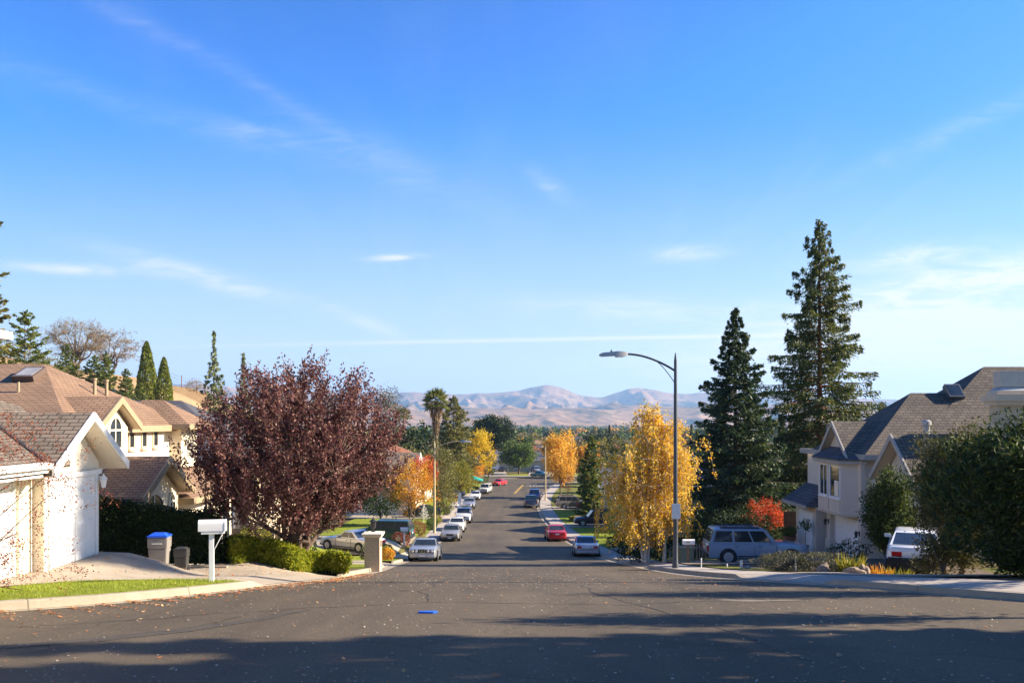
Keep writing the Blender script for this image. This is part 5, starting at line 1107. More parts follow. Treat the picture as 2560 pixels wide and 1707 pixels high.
def window(T, face, p, w, h, frame=M_WHITE, pane=None, bars=(1, 1), fw=0.07, arch=False, sill=True, proud=0.05):
    """p = centre of the sill line on the wall; frame with its panes (and sill) as sub-parts"""
    o, u, n = frame_of(face, p); m = MB(T).frame(o, u, n); W2 = w / 2
    if arch:
        k = 14; out = [(-W2 - fw, 0), (W2 + fw, 0)] + [((W2 + fw) * math.cos(math.pi * i / k), h - W2 + (W2 + fw) * math.sin(math.pi * i / k)) for i in range(k + 1)]
        inn = [(-W2, fw), (W2, fw)] + [(W2 * math.cos(math.pi * i / k), h - W2 + W2 * math.sin(math.pi * i / k)) for i in range(k + 1)]
        N = len(out); V = [(a, y, z) for y in (-0.05, proud) for (a, z) in out] + [(a, y, z) for y in (-0.05, proud) for (a, z) in inn]
        F = []
        for i in range(N):
            j = (i + 1) % N; F += [(i, j, N + j, N + i), (2 * N + i, 3 * N + i, 3 * N + j, 2 * N + j), (N + i, N + j, 3 * N + j, 3 * N + i), (i, 2 * N + i, 2 * N + j, j)]
        m.add(V, F); m.box(-0.025, 0.025, -0.01, proud - 0.01, fw, h); m.box(-W2, W2, -0.01, proud - 0.012, h - W2 - 0.03, h - W2 + 0.03)
        f = m.build('window', frame, T)
        g = MB(T).frame(o, u, n); g.prism(inn, 'y', -0.02, 0.012); 
        gm = g.build('pane', pane or M_GLASS, f)
    else:
        m.box(-W2 - fw, -W2, -0.05, proud, 0, h); m.box(W2, W2 + fw, -0.05, proud, 0, h); m.box(-W2 - fw, W2 + fw, -0.05, proud + 0.003, h, h + fw); m.box(-W2 - fw, W2 + fw, -0.05, proud + 0.003, -fw, 0)
        for i in range(1, bars[0]): m.box(-W2 + w * i / bars[0] - 0.025, -W2 + w * i / bars[0] + 0.025, -0.03, proud - 0.012, 0, h)
        for i in range(1, bars[1]): m.box(-W2, W2, -0.03, proud - 0.015, h * i / bars[1] - 0.02, h * i / bars[1] + 0.02)
        f = m.build('window', frame, T)
        g = MB(T).frame(o, u, n); g.box(-W2 + 0.001, W2 - 0.001, -0.04, 0.012, 0.001, h - 0.001); g.build('pane', pane or M_GLASS, f)
        if sill: MB(T).frame(o, u, n).box(-W2 - fw - 0.05, W2 + fw + 0.05, -0.03, proud + 0.06, -fw - 0.07, -fw - 0.004).build('sill', frame, f)
    return f
def garage_door(T, face, p, w, h, mat=M_WHITE, rows=4, cols=4):
    """sectional door with raised panels set in a reveal"""
    o, u, n = frame_of(face, p); m = MB(T).frame(o, u, n); W2 = w / 2
    m.box(-W2, W2, -0.05, 0.018, 0.0, h)
    rh = h / rows; cw = w / cols
    for r in range(rows):
        for c in range(cols): m.box(-W2 + c * cw + 0.06, -W2 + (c + 1) * cw - 0.06, 0.0, 0.034, r * rh + 0.07, (r + 1) * rh - 0.07)
    d = m.build('garage_door', mat, T)
    k = MB(T).frame(o, u, n); k.box(-W2 - 0.1, -W2 - 0.002, -0.03, 0.05, 0, h + 0.1); k.box(W2 + 0.002, W2 + 0.1, -0.03, 0.05, 0, h + 0.1); k.box(-W2 - 0.002, W2 + 0.002, -0.03, 0.052, h + 0.002, h + 0.1)
    k.build('door_frame', M_WHITE, d); return d
def wall_lantern(T, face, p, mat=M_BPLAST):
    o, u, n = frame_of(face, p); m = MB(T).frame(o, u, n)
    m.box(-0.05, 0.05, -0.01, 0.03, 0.05, 0.3); m.box(-0.02, 0.02, 0.03, 0.16, 0.24, 0.27); m.lathe((0, 0.17, -0.02), [(0.05, 0), (0.085, 0.2), (0.11, 0.22), (0.02, 0.32), (0.015, 0.36)], 'z', 8)
    return m.build('wall_lantern', mat, T)

# ---------------------------------------------------------------- white garage house, left edge
T = thing('white_house', 'white stucco house with a gabled garage and grey-brown shingles at the left edge', 'house', (-14, 15, -3.5)); WHT = T
gwall(T, 'garage_wall', 'x', 19.0, 21.55, -3.9, -1.12, 20.28, 0.0, -17, -10.6, M_WHITE_ST)
MB(T).box(-20, -10.95, 4, 18.98, -3.9, -1.35).build('wall', M_WHITE_ST, T)
MB(T).box(-21, -13.3, 18.99, 22.3, -3.9, -0.2).build('rear_wall', M_WHITE_ST, T)
gable(T, 'garage_roof', 'x', 20.28, 1.78, -1.14, 0.13, -16.6, -10.12, M_SH_GREY)
barge(T, 'x', 20.28, 1.78, -1.14, 0.13, -10.12, -10.06, M_WHITE, 0.2)
m = MB(T); m.slab([(-10.3, 3.6, -1.0), (-10.3, 19.6, -1.0), (-13.2, 22.6, 0.305), (-17.4, 18.4, 2.195), (-17.4, 3.6, 2.195)], 0.14)
m.slab([(-13.2, 22.6, 0.31), (-21.6, 22.6, 0.31), (-17.4, 18.4, 2.2)], 0.14); m.slab([(-17.42, 3.6, 2.2), (-17.42, 18.38, 2.2), (-21.6, 22.6, 0.31), (-24, 22.6, -0.8), (-24, 3.6, -0.8)], 0.14)
m.build('roof', M_SH_GREY, T)
# flashing in the valley where garage roof meets main roof
m = MB(T)
vx0, vy0 = -10.35, 18.62; vx1, vy1 = -12.9, 20.28
m.tube((vx0, vy0, -0.95), (vx1, vy1, 0.19), 0.045, 0.045, 6); m.build('valley_flashing', M_DKPOLE, T)
MB(T).box(-10.28, -10.2, 3.6, 18.5, -1.2, -0.97).build('fascia', M_WHITE, T)
MB(T).box(-10.95, -10.3, 3.8, 18.45, -1.3, -1.24).build('soffit', M_WHITE, T)
garage_door(T, '+x', (-10.6, 20.28, -3.52), 2.05, 2.12)
garage_door(T, '+x', (-10.95, 17.2, -3.5), 2.3, 2.12)
MB(T).box(-10.95, -10.83, 18.45, 18.95, -3.7, -1.36).build('corner_pier', M_CREAM_ST, T)
m = MB(T).box(-10.6, -10.53, 18.98, 21.57, -1.42, -1.30); m.build('door_header', M_WHITE, T)
wall_lantern(T, '+x', (-10.6, 21.45, -1.75), M_WHITE)
m = MB(T); m.box(-10.2, -10.09, 3.6, 18.5, -1.1, -0.99); m.build('gutter', M_WHITE, T)
m = MB(T); m.tube((-10.5, 18.9, -1.2), (-10.5, 18.9, -3.5), 0.04, 0.04, 8); m.tube((-10.15, 18.5, -1.1), (-10.5, 18.9, -1.3), 0.04, 0.04, 8); m.build('downpipe', M_WHITE, T)
m = MB(T); m.box(-10.61, -10.57, 20.1, 20.46, -0.62, -0.35); m.build('gable_vent', M_WHITE, T)
# upper storey behind, only its eave corner comes into view
MB(T).box(-26, -14.65, 10, 23.05, -1, 2.2).build('upper_wall', M_WHITE_ST, T)
hip(T, 'upper_roof', -26.5, -14.1, 9.4, 23.6, 2.42, [(-20.3, 15.6, 4.9), (-20.3, 17.4, 4.9)], M_SH_GREY, 0.06)
fascia(T, -26.5, -14.1, 9.4, 23.6, 2.40, M_WHITE, 0.2)

# ---------------------------------------------------------------- cream two-storey house
T = thing('cream_house', 'cream two-storey house with brown shingle roofs and a skylight', 'house', (-18, 31, -5.9))
MB(T).box(-25, -13.8, 26.2, 35.2, -6.4, -0.42).build('wall', M_CREAM_ST, T)
hip(T, 'roof', -25.6, -13.55, 25.65, 35.75, -0.28, [(-20.6, 30.7, 1.98), (-17.1, 30.7, 1.98)], M_SH_BROWN)
fascia(T, -25.6, -13.55, 25.65, 35.75, -0.29, M_TRIM_TAN, 0.22)
gwall(T, 'dormer_wall', 'x', 27.32, 29.4, -1.9, -0.30, 28.37, 0.48, -16, -13.46, M_CREAM_ST)
gable(T, 'dormer_roof', 'x', 28.37, 1.5, -0.22, 0.72, -16.9, -13.2, M_SH_BROWN)
barge(T, 'x', 28.37, 1.5, -0.22, 0.72, -13.2, -13.14, M_TRIM_TAN, 0.24)
window(T, '+x', (-13.46, 28.45, -1.12), 0.82, 1.12, M_CREAM_ST, None, arch=True, fw=0.12)
for yy in (30.42, 31.45, 32.45): window(T, '+x', (-13.8, yy, -1.05), 0.34, 0.66, M_TRIM_SAND, M_GLASS, fw=0.07)
MB(T).box(-14.2, -13.33, 33.85, 35.5, -6.2, -0.45).build('bay_wall', M_CREAM_ST, T)
hip(T, 'bay_roof', -15.4, -12.85, 33.4, 36.0, -0.24, [(-15.3, 34.7, 0.75), (-14.4, 34.7, 0.75)], M_SH_BROWN)
fascia(T, -15.4, -12.85, 33.4, 36.0, -0.25, M_TRIM_TAN, 0.2)
window(T, '+x', (-13.33, 34.65, -1.62), 0.72, 1.12, M_CREAM_ST, M_GLASS_LT, (2, 1), 0.12)
MB(T).box(-13.36, -13.25, 33.8, 35.56, -0.86, -0.74).build('bay_moulding', M_CREAM_ST, T)
# gabled porch and lower roofs
gwall(T, 'porch_wall', 'x', 26.45, 30.05, -6.2, -2.62, 28.35, -1.5, -14.1, -11.95, M_CREAM_ST)
gable(T, 'porch_roof', 'x', 28.35, 2.12, -2.5, -1.28, -14.1, -11.54, M_SH_BROWN)
barge(T, 'x', 28.35, 2.12, -2.5, -1.28, -11.54, -11.48, M_TRIM_TAN, 0.26)
window(T, '+x', (-11.95, 28.0, -4.3), 1.7, 1.75, M_CREAM_ST, None, arch=True, fw=0.16)
m = MB(T); m.box(-11.99, -11.89, 27.3, 28.7, -4.32, -3.4); m.build('window_panel', M_WHITE, T)
window(T, '+x', (-11.95, 29.5, -4.4), 0.42, 1.7, M_CREAM_ST, None, arch=True, fw=0.12)
MB(T).box(-13.85, -12.1, 30.1, 36.2, -6.2, -3.0).build('entry_wall', M_CREAM_ST, T)
hip(T, 'entry_roof', -13.9, -11.5, 30.3, 36.7, -2.9, [(-13.8, 31.6, -1.75), (-13.8, 35.4, -1.75)], M_SH_BROWN)
fascia(T, -13.9, -11.5, 30.3, 36.7, -2.9, M_TRIM_TAN, 0.2, skip='x0')
window(T, '+x', (-12.1, 33.3, -5.6), 1.3, 2.3, M_CREAM_ST, None, arch=True, fw=0.18)
window(T, '+x', (-12.1, 35.4, -5.4), 0.9, 2.0, M_CREAM_ST, None, arch=True, fw=0.15)
# roof fittings
def on_slope_y0(x, s):  # near slope of the main roof, s metres in from the eave
    return (x, 25.65 + s, -0.28 + s * (2.28 / 5.05))
m = MB(T); a = [on_slope_y0(-17.3, 3.45), on_slope_y0(-16.55, 3.45), on_slope_y0(-16.55, 4.3), on_slope_y0(-17.3, 4.3)]
m.hexa([(p[0], p[1], p[2] - 0.05) for p in a], [(p[0], p[1] - 0.1, p[2] + 0.16) for p in a]); sk = m.build('skylight', plain('brown_metal', (0.12, 0.08, 0.06), 0.5, 0.1), T)
m = MB(T); b = [(p[0] + (0.09 if i in (0, 3) else -0.09), p[1] - 0.1 + (0.09 if i < 2 else -0.09), p[2] + 0.175 + (0.04 if i < 2 else -0.04)) for i, p in enumerate(a)]
m.hexa([(p[0], p[1], p[2] - 0.03) for p in b], b); m.build('pane', M_GLASS_LT, sk)
for (x, y, z) in ((-15.35, 30.9, 0.85), (-15.3, 31.7, 0.83)): MB(T).lathe((x, y, z), [(0.06, 0), (0.06, 0.55), (0.085, 0.55), (0.085, 0.62)], 'z', 10).build('roof_pipe', M_TRIM_TAN, T)
p = on_slope_y0(-16.6, 2.6); MB(T).lathe(p, [(0.045, -0.1), (0.045, 0.32)], 'z', 8).build('roof_pipe', M_TRIM_TAN, T)

# ---------------------------------------------------------------- slate-roofed house behind the plum
T = thing('slate_house', 'beige house with a slate-grey roof mostly hidden behind the purple plum', 'house', (-20, 48, -7.2))
MB(T).box(-28, -13.2, 42, 53.5, -7.8, -2.6).build('wall', M_TAN_ST, T)
hip(T, 'roof', -28.6, -12.6, 41.4, 54.1, -2.45, [(-22.4, 47.7, 1.0), (-18.8, 47.7, 1.0)], M_SH_SLATE)
fascia(T, -28.6, -12.6, 41.4, 54.1, -2.46, M_WHITE, 0.2)
m = MB(T); m.lathe((-17.2, 44.3, -0.9), [(0.12, 0), (0.12, 0.7), (0.17, 0.7), (0.17, 0.85)], 'z', 10); m.build('roof_vent', M_WHITE, T)
window(T, '-y', (-14.6, 42, -5.6), 1.3, 1.3, M_WHITE, None, (2, 1)); garage_door(T, '+x', (-13.2, 46, -7.3), 4.6, 2.1, M_TRIM_SAND)

# ---------------------------------------------------------------- pale two-storey house, right
T = thing('pale_grey_house', 'pale grey stucco two-storey house with a bay window and steep taupe roof', 'house', (20, 43, -7.25)); PX = 17.0
MB(T).box(PX, 32, 40.5, 48.3, -7.9, -1.9).build('wall', M_PINK_ST, T)
hip(T, 'roof', 16.78, 30, 39.95, 47.0, -1.75, [(20.6, 43.4, 1.30), (28, 43.4, 1.30)], M_SH_TAUPE)
hip(T, 'upper_roof', 19.4, 33, 40.7, 48.8, -1.45, [(25.0, 44.5, 2.72), (27.4, 44.5, 2.72)], M_SH_TAUPE)
fascia(T, 16.78, 33, 39.95, 48.8, -1.76, M_TRIM_GREY, 0.24)
gwall(T, 'gable_wall', 'x', 41.2, 44.4, -2.3, -1.86, 42.8, -0.36, 16.66, 20, M_PINK_ST)
gable(T, 'gable_roof', 'x', 42.8, 1.95, -1.9, -0.15, 16.32, 21.5, M_SH_TAUPE); barge(T, 'x', 42.8, 1.95, -1.9, -0.15, 16.25, 16.32, M_TRIM_GREY, 0.25)
# overhanging bay with canted corners
bay = [(PX + 0.1, 40.62), (16.15, 41.2), (16.15, 44.3), (PX + 0.1, 44.95)]
MB(T).prism(bay, 'z', -4.72, -2.05).build('bay_wall', M_PINK_ST, T)
MB(T).prism([(PX + 0.1, 40.55), (16.08, 41.16), (16.08, 44.34), (PX + 0.1, 45.02)], 'z', -4.82, -4.71).build('bay_skirt', M_TRIM_SAND, T)
m = MB(T); m.add([(PX, 40.3, -2.06), (15.85, 41.05, -2.06), (15.85, 44.45, -2.06), (PX, 45.2, -2.06), (PX, 40.3, -1.98), (15.85, 41.05, -1.98), (15.85, 44.45, -1.98), (PX, 45.2, -1.98), (PX, 42.0, -1.25), (PX, 43.7, -1.25)],
                 [(0, 1, 2, 3), (0, 4, 5, 1), (1, 5, 6, 2), (2, 6, 7, 3), (4, 8, 5), (5, 8, 9, 6), (6, 9, 7), (0, 3, 7, 4), (4, 7, 9, 8)]); m.build('bay_roof', M_SH_SLATE, T)
MB(T).prism([(PX + .05, 40.34), (15.9, 41.08), (15.9, 44.42), (PX + .05, 45.16)], 'z', -2.24, -2.07).build('bay_fascia', M_TRIM_GREY, T)
window(T, '-x', (16.15, 43.45, -3.9), 0.95, 1.5, M_WHITE, None, (2, 1), 0.06); window(T, '-x', (16.15, 41.95, -3.9), 1.2, 1.5, M_WHITE, M_GLASS, (1, 1), 0.06)
m = MB(T); m.box(16.13, 16.135, 41.5, 42.05, -3.88, -3.1); m.build('window_blind', M_CREAM_ST, T)
for (a, b) in ((41.3, 42.68), (42.8, 44.2)): MB(T).box(16.11, 16.16, a, b, -4.6, -4.12).build('bay_panel', M_PINK_ST, T)
garage_door(T, '-x', (PX, 42.45, -7.3), 3.3, 2.15, M_WHITE, 4, 4)
m = MB(T); m.box(PX - 0.28, PX + .02, 44.15, 44.6, -7.9, -4.85); m.build('pier', M_PINK_ST, T)
m = MB(T); m.box(PX - 0.34, PX + .02, 44.08, 44.67, -7.9, -6.35); m.build('pier_base', M_PINK_ST, T)
m = MB(T); m.box(PX - 0.2, PX + 0.02, 40.44, 40.78, -7.9, -1.95); m.build('corner_pier', M_PINK_ST, T)
m = MB(T); m.box(PX - 0.3, PX + 1.6, 40.33, 40.52, -7.9, -6.45); m.build('wall_base', M_PINK_ST, T)
wall_lantern(T, '-x', (PX - 0.28, 44.38, -5.6)); wall_lantern(T, '-x', (PX - 0.2, 40.6, -5.75))
# single garage set forward at the far side
MB(T).box(16.3, 20, 45.05, 48.2, -7.9, -4.72).build('side_garage_wall', M_PINK_ST, T)
garage_door(T, '-x', (16.3, 46.5, -7.3), 1.9, 2.1, M_WHITE, 4, 2)
m = MB(T); m.slab([(15.75, 44.98, -4.66), (17.1, 45.3, -3.62), (17.1, 48.5, -3.62), (15.75, 48.8, -4.66)], 0.1); m.slab([(15.75, 44.96, -4.66), (PX + 0.02, 44.96, -4.66), (17.1, 45.3, -3.62)], 0.1); m.build('side_garage_roof', M_SH_SLATE, T)
MB(T).box(15.68, 15.76, 44.9, 48.85, -4.86, -4.68).build('side_garage_fascia', M_TRIM_GREY, T)
window(T, '-y', (PX + 0.75, 40.5, -3.6), 0.5, 1.1, M_WHITE, None, (1, 1)); 
# nearer gabled wing
gwall(T, 'front_wing_wall', 'x', 34.5, 37.9, -7.6, -2.5, 36.2, -0.95, 16.9, 30, M_PINK_ST)
gable(T, 'front_wing_roof', 'x', 36.2, 2.1, -2.6, -0.68, 16.35, 30, M_SH_TAUPE); barge(T, 'x', 36.2, 2.1, -2.6, -0.68, 16.28, 16.35, M_TRIM_GREY, 0.26)
MB(T).box(19.0, 30, 37.85, 40.55, -7.8, -2.3).build('link_wall', M_PINK_ST, T)
m = MB(T); m.slab([(18.6, 37.6, -2.3), (30, 37.6, -2.3), (30, 40.2, -1.4), (18.6, 40.2, -1.4)], 0.12); m.build('link_roof', M_SH_TAUPE, T)
window(T, '-x', (16.9, 36.2, -5.6), 1.6, 1.6, M_WHITE, None, (2, 2)); 
# chimney, vents, skylight
m = MB(T); m.box(20.6, 22.25, 35.6, 36.25, -3.0, 0.55); ch = m.build('chimney', M_TAN_ST, T)
m = MB(T); m.box(20.45, 22.4, 35.45, 36.4, 0.55, 0.72); m.box(20.35, 22.5, 35.35, 36.5, 0.72, 1.0); m.box(20.52, 22.33, 35.52, 36.33, 1.0, 1.16); m.box(20.53, 22.32, 35.53, 36.32, -0.4, -0.25); m.build('chimney_cap', M_TRIM_SAND, ch)
m = MB(T); m.hexa([(20.6, 35.6, 1.161), (22.25, 35.6, 1.161), (22.25, 36.25, 1.161), (20.6, 36.25, 1.161)], [(20.8, 35.7, 1.32), (22.1, 35.7, 1.32), (22.1, 36.2, 1.32), (20.8, 36.2, 1.32)]); m.box(20.75, 22.15, 35.68, 36.22, 1.34, 2.0); m.build('chimney_hood', M_GALV, ch)
MB(T).lathe((18.7, 37.9, -1.9), [(0.13, 0), (0.13, 1.55), (0.2, 1.58), (0.2, 1.75), (0.1, 1.82)], 'z', 12).build('flue_pipe', M_GALV, T)
MB(T).lathe((17.6, 47.0, -1.2), [(0.05, 0), (0.05, 0.9)], 'z', 8).build('roof_pipe', M_DKPOLE, T)
def rs_y0(x, s): return (x, 40.7 + s, -1.45 + s * (4.17 / 3.8))
m = MB(T); a = [rs_y0(22.3, 2.2), rs_y0(23.1, 2.2), rs_y0(23.1, 2.8), rs_y0(22.3, 2.8)]; m.hexa([(p[0], p[1] + .05, p[2] - 0.05) for p in a], [(p[0], p[1] - 0.14, p[2] + 0.14) for p in a]); sk = m.build('skylight', M_DKPOLE, T)
m = MB(T); b = [(p[0] + (0.08 if i in (0, 3) else -0.08), p[1] - 0.15 + (0.06 if i < 2 else -0.06), p[2] + 0.15 + (0.06 if i < 2 else -0.06)) for i, p in enumerate(a)]; m.hexa([(p[0], p[1] + .02, p[2] - .02) for p in b], b); m.build('pane', M_GLASS, sk)

# ---------------------------------------------------------------- simpler houses down the hill
def small_house(name, label, x0, x1, y0, y1, floor, eave, rise, wallm, roofm, style='hip', axis='x', face='-y', wins=3, group=None, ov=0.6, chim=False, gar=None, trim=M_WHITE):
    T = thing(name, label, 'house', ((x0 + x1) / 2, (y0 + y1) / 2, floor), 0, group)
    cxm, cym = (x0 + x1) / 2, (y0 + y1) / 2
    if style == 'hip':
        MB(T).box(x0, x1, y0, y1, floor - 0.6, eave - 0.1).build('wall', wallm, T)
        hw = min(x1 - x0, y1 - y0) / 2
        rg = [(x0 + hw, cym, eave + rise), (x1 - hw, cym, eave + rise)] if x1 - x0 > y1 - y0 else [(cxm, y0 + hw, eave + rise), (cxm, y1 - hw, eave + rise)]
        hip(T, 'roof', x0 - ov, x1 + ov, y0 - ov, y1 + ov, eave, rg, roofm); fascia(T, x0 - ov, x1 + ov, y0 - ov, y1 + ov, eave - 0.01, trim, 0.18)
    elif axis == 'x':
        half = (y1 - y0) / 2; gwall(T, 'wall', 'x', y0, y1, floor - 0.6, eave - .1, cym, eave + rise - .25, x0, x1, wallm)
        gable(T, 'roof', 'x', cym, half + ov, eave - rise * ov / half, eave + rise, x0 - ov, x1 + ov, roofm)
        for a in (x0 - ov - .06, x1 + ov): barge(T, 'x', cym, half + ov, eave - rise * ov / half, eave + rise, a, a + .06, trim, .25)
    else:
        half = (x1 - x0) / 2; gwall(T, 'wall', 'y', x0, x1, floor - 0.6, eave - .1, cxm, eave + rise - .25, y0, y1, wallm)
        gable(T, 'roof', 'y', cxm, half + ov, eave - rise * ov / half, eave + rise, y0 - ov, y1 + ov, roofm)
        for a in (y0 - ov - .06, y1 + ov): barge(T, 'y', cxm, half + ov, eave - rise * ov / half, eave + rise, a, a + .06, trim, .25)
    for i in range(wins):
        f = (i + 0.5) / wins
        p = {'-y': (x0 + (x1 - x0) * f, y0, floor + 0.95), '+x': (x1, y0 + (y1 - y0) * f, floor + 0.95), '-x': (x0, y0 + (y1 - y0) * f, floor + 0.95)}[face]
        window(T, face, p, 1.3, 1.25, M_WHITE, None, (2, 1))
    if gar:
        p = {'-y': (gar[1], y0, floor), '+x': (x1, gar[1], floor), '-x': (x0, gar[1], floor)}[gar[0]]; garage_door(T, gar[0], p, 4.4, 2.15)
    if chim:
        MB(T).box(cxm + 1, cxm + 2.1, cym - 0.5, cym + 0.5, eave, eave + rise + 1.0).build('chimney', M_BRICK, T)
    return T
small_house('long_house', 'long low tan house with a grey roof behind the two big conifers', 11.5, 29, 63, 71, -9.6, -4.95, 1.7, M_TAN_ST, M_SH_SLATE, 'hip', face='-y', wins=4)
small_house('brown_gable_house', 'tan house with stepped brown gables left of the birch', 11.0, 22, 84, 94, -11.7, -8.3, 2.2, M_TAN_ST, M_SH_BROWN, 'gable', 'x', '-x', 0, gar=('-x', 88))
small_house('tan_gable_house', 'second tan gabled house just beyond the stepped brown one', 11.5, 24, 104, 115, -12.3, -8.9, 2.4, M_TAN_ST, M_SH_SLATE, 'gable', 'x', '-x', 2)
small_house('white_gable_house', 'white gabled house with a red brick chimney between birch and dark fir', 30, 42, 150, 161, -13.6, -8.6, 2.3, M_WHITE_ST, M_SH_SLATE, 'gable', 'y', '-y', 2, chim=True)
small_house('grey_gable_house', 'grey-roofed house with a small white gable above the orange tree', -24, -12.6, 107, 113, -12.3, -6.2, 1.7, M_WHITE_ST, M_SH_GREY, 'gable', 'x', '+x', 2)
small_house('tile_roof_house', 'house with a red-brown tiled roof beside the palm skirt', -27, -13.5, 118, 128.5, -12.7, -6.0, 2.9, M_TAN_ST, M_SH_RED, 'gable', 'y', '+x', 2)
small_house('left_garage_house', 'low house behind the dark blue sedan on the left', -26, -13.5, 130, 142, -13.2, -9.8, 2.2, M_CREAM_ST, M_SH_BROWN, 'hip', face='+x', wins=2, gar=('+x', 139))
small_house('verge_house', 'low beige house hidden behind the golden pear tree', 13, 26, 128, 140, -13.1, -9.8, 2.1, M_CREAM_ST, M_SH_BROWN, 'hip', face='-x', wins=2)
small_house('end_house', 'low grey house facing up the street beyond the crossing', -12, 14, 240, 251, -15.2, -11.9, 2.2, M_TAN_ST, M_SH_SLATE, 'hip', face='-y', wins=3, gar=('-y', -6))
small_house('red_roof_house', 'house with a dull red roof above the round shade tree', 3, 22, 285, 297, -16.0, -12.4, 2.9, M_WHITE_ST, M_SH_RED, 'gable', 'x', '-y', 3)
# ================================================================ street furniture and small things
def street_lamp(name, label, x, y, H, mat, arm_dir, arm_l, head_m, base_r=0.12, sign=False, band=None):
    T = thing(name, label, 'street lamp', gl(x, y, 0.03)); n = 14
    MB().lathe((0, 0, 0), [(base_r * 1.35, -0.1), (base_r * 1.35, 0.12), (base_r * 1.02, 0.2), (base_r, 1.3), (base_r * 0.62, H - 0.15), (base_r * 0.45, H), (0.02, H + 0.18)], 'z', 14).build('pole', mat, T, 40)
    z0 = H - 0.55; pts = [(0, 0, z0)]
    for k in range(1, 11):
        t = k / 10; pts.append((arm_dir * arm_l * t, 0, z0 + 0.68 * math.sin(t * math.pi / 2) ** 0.9))
    m = MB()
    for a, b in zip(pts, pts[1:]): m.tube(a, b, 0.042, 0.042, 8)
    m.build('arm', mat, T, 60)
    m = MB(); q = [(0, 0, z0 - 0.5)] + [(arm_dir * arm_l * 0.60 * (k / 8), 0, z0 - 0.5 + (pts[6][2] - z0 + 0.5) * math.sin(k / 8 * math.pi / 2) ** 1.0) for k in range(1, 9)]
    for a, b in zip(q, q[1:]): m.tube(a, b, 0.016, 0.016, 6)
    m.build('brace_rod', mat, T, 60)
    hx = arm_dir * arm_l; hz_ = pts[-1][2]; L = 1.05
    m = MB(); secs = []
    for (d, w, zt, zb) in ((-0.05, 0.07, 0.05, -0.05), (0.12, 0.15, 0.10, -0.11), (0.42, 0.16, 0.11, -0.12), (0.46, 0.15, 0.10, -0.07), (0.95, 0.14, 0.05, -0.10), (1.08, 0.08, 0.0, -0.08)):
        secs.append([(hx + arm_dir * d, -w, hz_ + zb), (hx + arm_dir * d, w, hz_ + zb), (hx + arm_dir * d, w * .8, hz_ + zt), (hx + arm_dir * d, -w * .8, hz_ + zt)])
    P_ = [p for s in secs for p in s]; F = [(0, 1, 2, 3), tuple(range(4 * len(secs) - 4, 4 * len(secs)))[::-1]]
    for i in range(len(secs) - 1):
        for k in range(4): F.append((4 * i + k, 4 * i + (k + 1) % 4, 4 * i + 4 + (k + 1) % 4, 4 * i + 4 + k))
    m.add(P_, F); hd = m.build('lamp_head', head_m, T, 50)
    MB().lathe((hx + arm_dir * 0.6, 0, hz_ + 0.09), [(0.035, 0), (0.035, 0.06), (0.02, 0.08)], 'z', 8).build('photocell', mat, hd)
    if sign:
        m = MB(); m.box(-0.17, 0.17, -base_r - 0.04, -base_r - 0.02, 1.95, 2.55); m.build('sign_plate', M_PLATE, T, None, True, 0.008)
    return T
street_lamp('street_lamp', 'dark grey curved-arm street lamp with a small white plate, right of the road', 6.5, 33.4, 8.35, M_DKPOLE, -1, 1.95, M_GALV, 0.10, True)
street_lamp('street_lamp', 'tan street lamp on the left verge in front of the fan palm', -7.75, 84.0, 9.0, M_TANPOLE, 1, 2.6, M_GALV, 0.12)
street_lamp('street_lamp', 'tan street lamp on the right pavement beside the blue vehicle', 5.3, 133, 8.4, M_TANPOLE, -1, 0.45, M_GALV, 0.11)

# mailboxes
def mailbox(name, label, x, y, post_m, box_m, post_w, h, rotz, brace=True, flag=False):
    T = thing(name, label, 'mailbox', gl(x, y, 0.02), rotz)
    MB().box(-post_w / 2, post_w / 2, -post_w / 2, post_w / 2, -0.2, h - 0.06).build('post', post_m, T, None, True, 0.008)
    MB().box(-0.20, 0.26, -0.09, 0.09, h - 0.058, h - 0.005).build('shelf', post_m, T)
    m = MB(); k = 12; prof = [(-0.1, h), (0.1, h)] + [(0.1 * math.cos(math.pi * i / k), h + 0.15 + 0.09 * math.sin(math.pi * i / k)) for i in range(k + 1)]
    m.prism([(a, b) for a, b in prof], 'x', -0.26, 0.27); bx = m.build('box', box_m, T, 40)
    m = MB(); m.prism([(a * 1.06, (b - h) * 1.04 + h - 0.004) for a, b in prof], 'x', 0.271, 0.30); m.build('box_door', box_m, T, 40)
    if brace:
        m = MB(); m.hexa([(0.03, -0.035, h - 0.46), (0.06, -0.035, h - 0.38), (0.06, 0.035, h - 0.38), (0.03, 0.035, h - 0.46)], [(0.22, -0.035, h - 0.10), (0.22, -0.035, h - 0.06), (0.22, 0.035, h - 0.06), (0.22, 0.035, h - 0.10)]); m.build('brace', post_m, T)
    if flag: MB().box(-0.12, 0.06, -0.125, -0.105, h + 0.1, h + 0.15).build('flag', M_TRIM_TAN, T)
    return T
mailbox('mailbox', 'white mailbox with a slanted brace on a white post at the edge of the lawn', -6.42, 17.95, M_WHITE, M_WHITE, 0.10, 1.1, R(12))
mailbox('mailbox', 'pale mailbox on a dark post near the lamp post', 8.3, 39.6, M_WOOD, M_WHITE, 0.09, 0.92, R(0), False, True)
mailbox('mailbox', 'small white mailbox on the verge just left of the silver coupe', -7.9, 61.5, M_WHITE, M_WHITE, 0.1, 1.05, R(5))
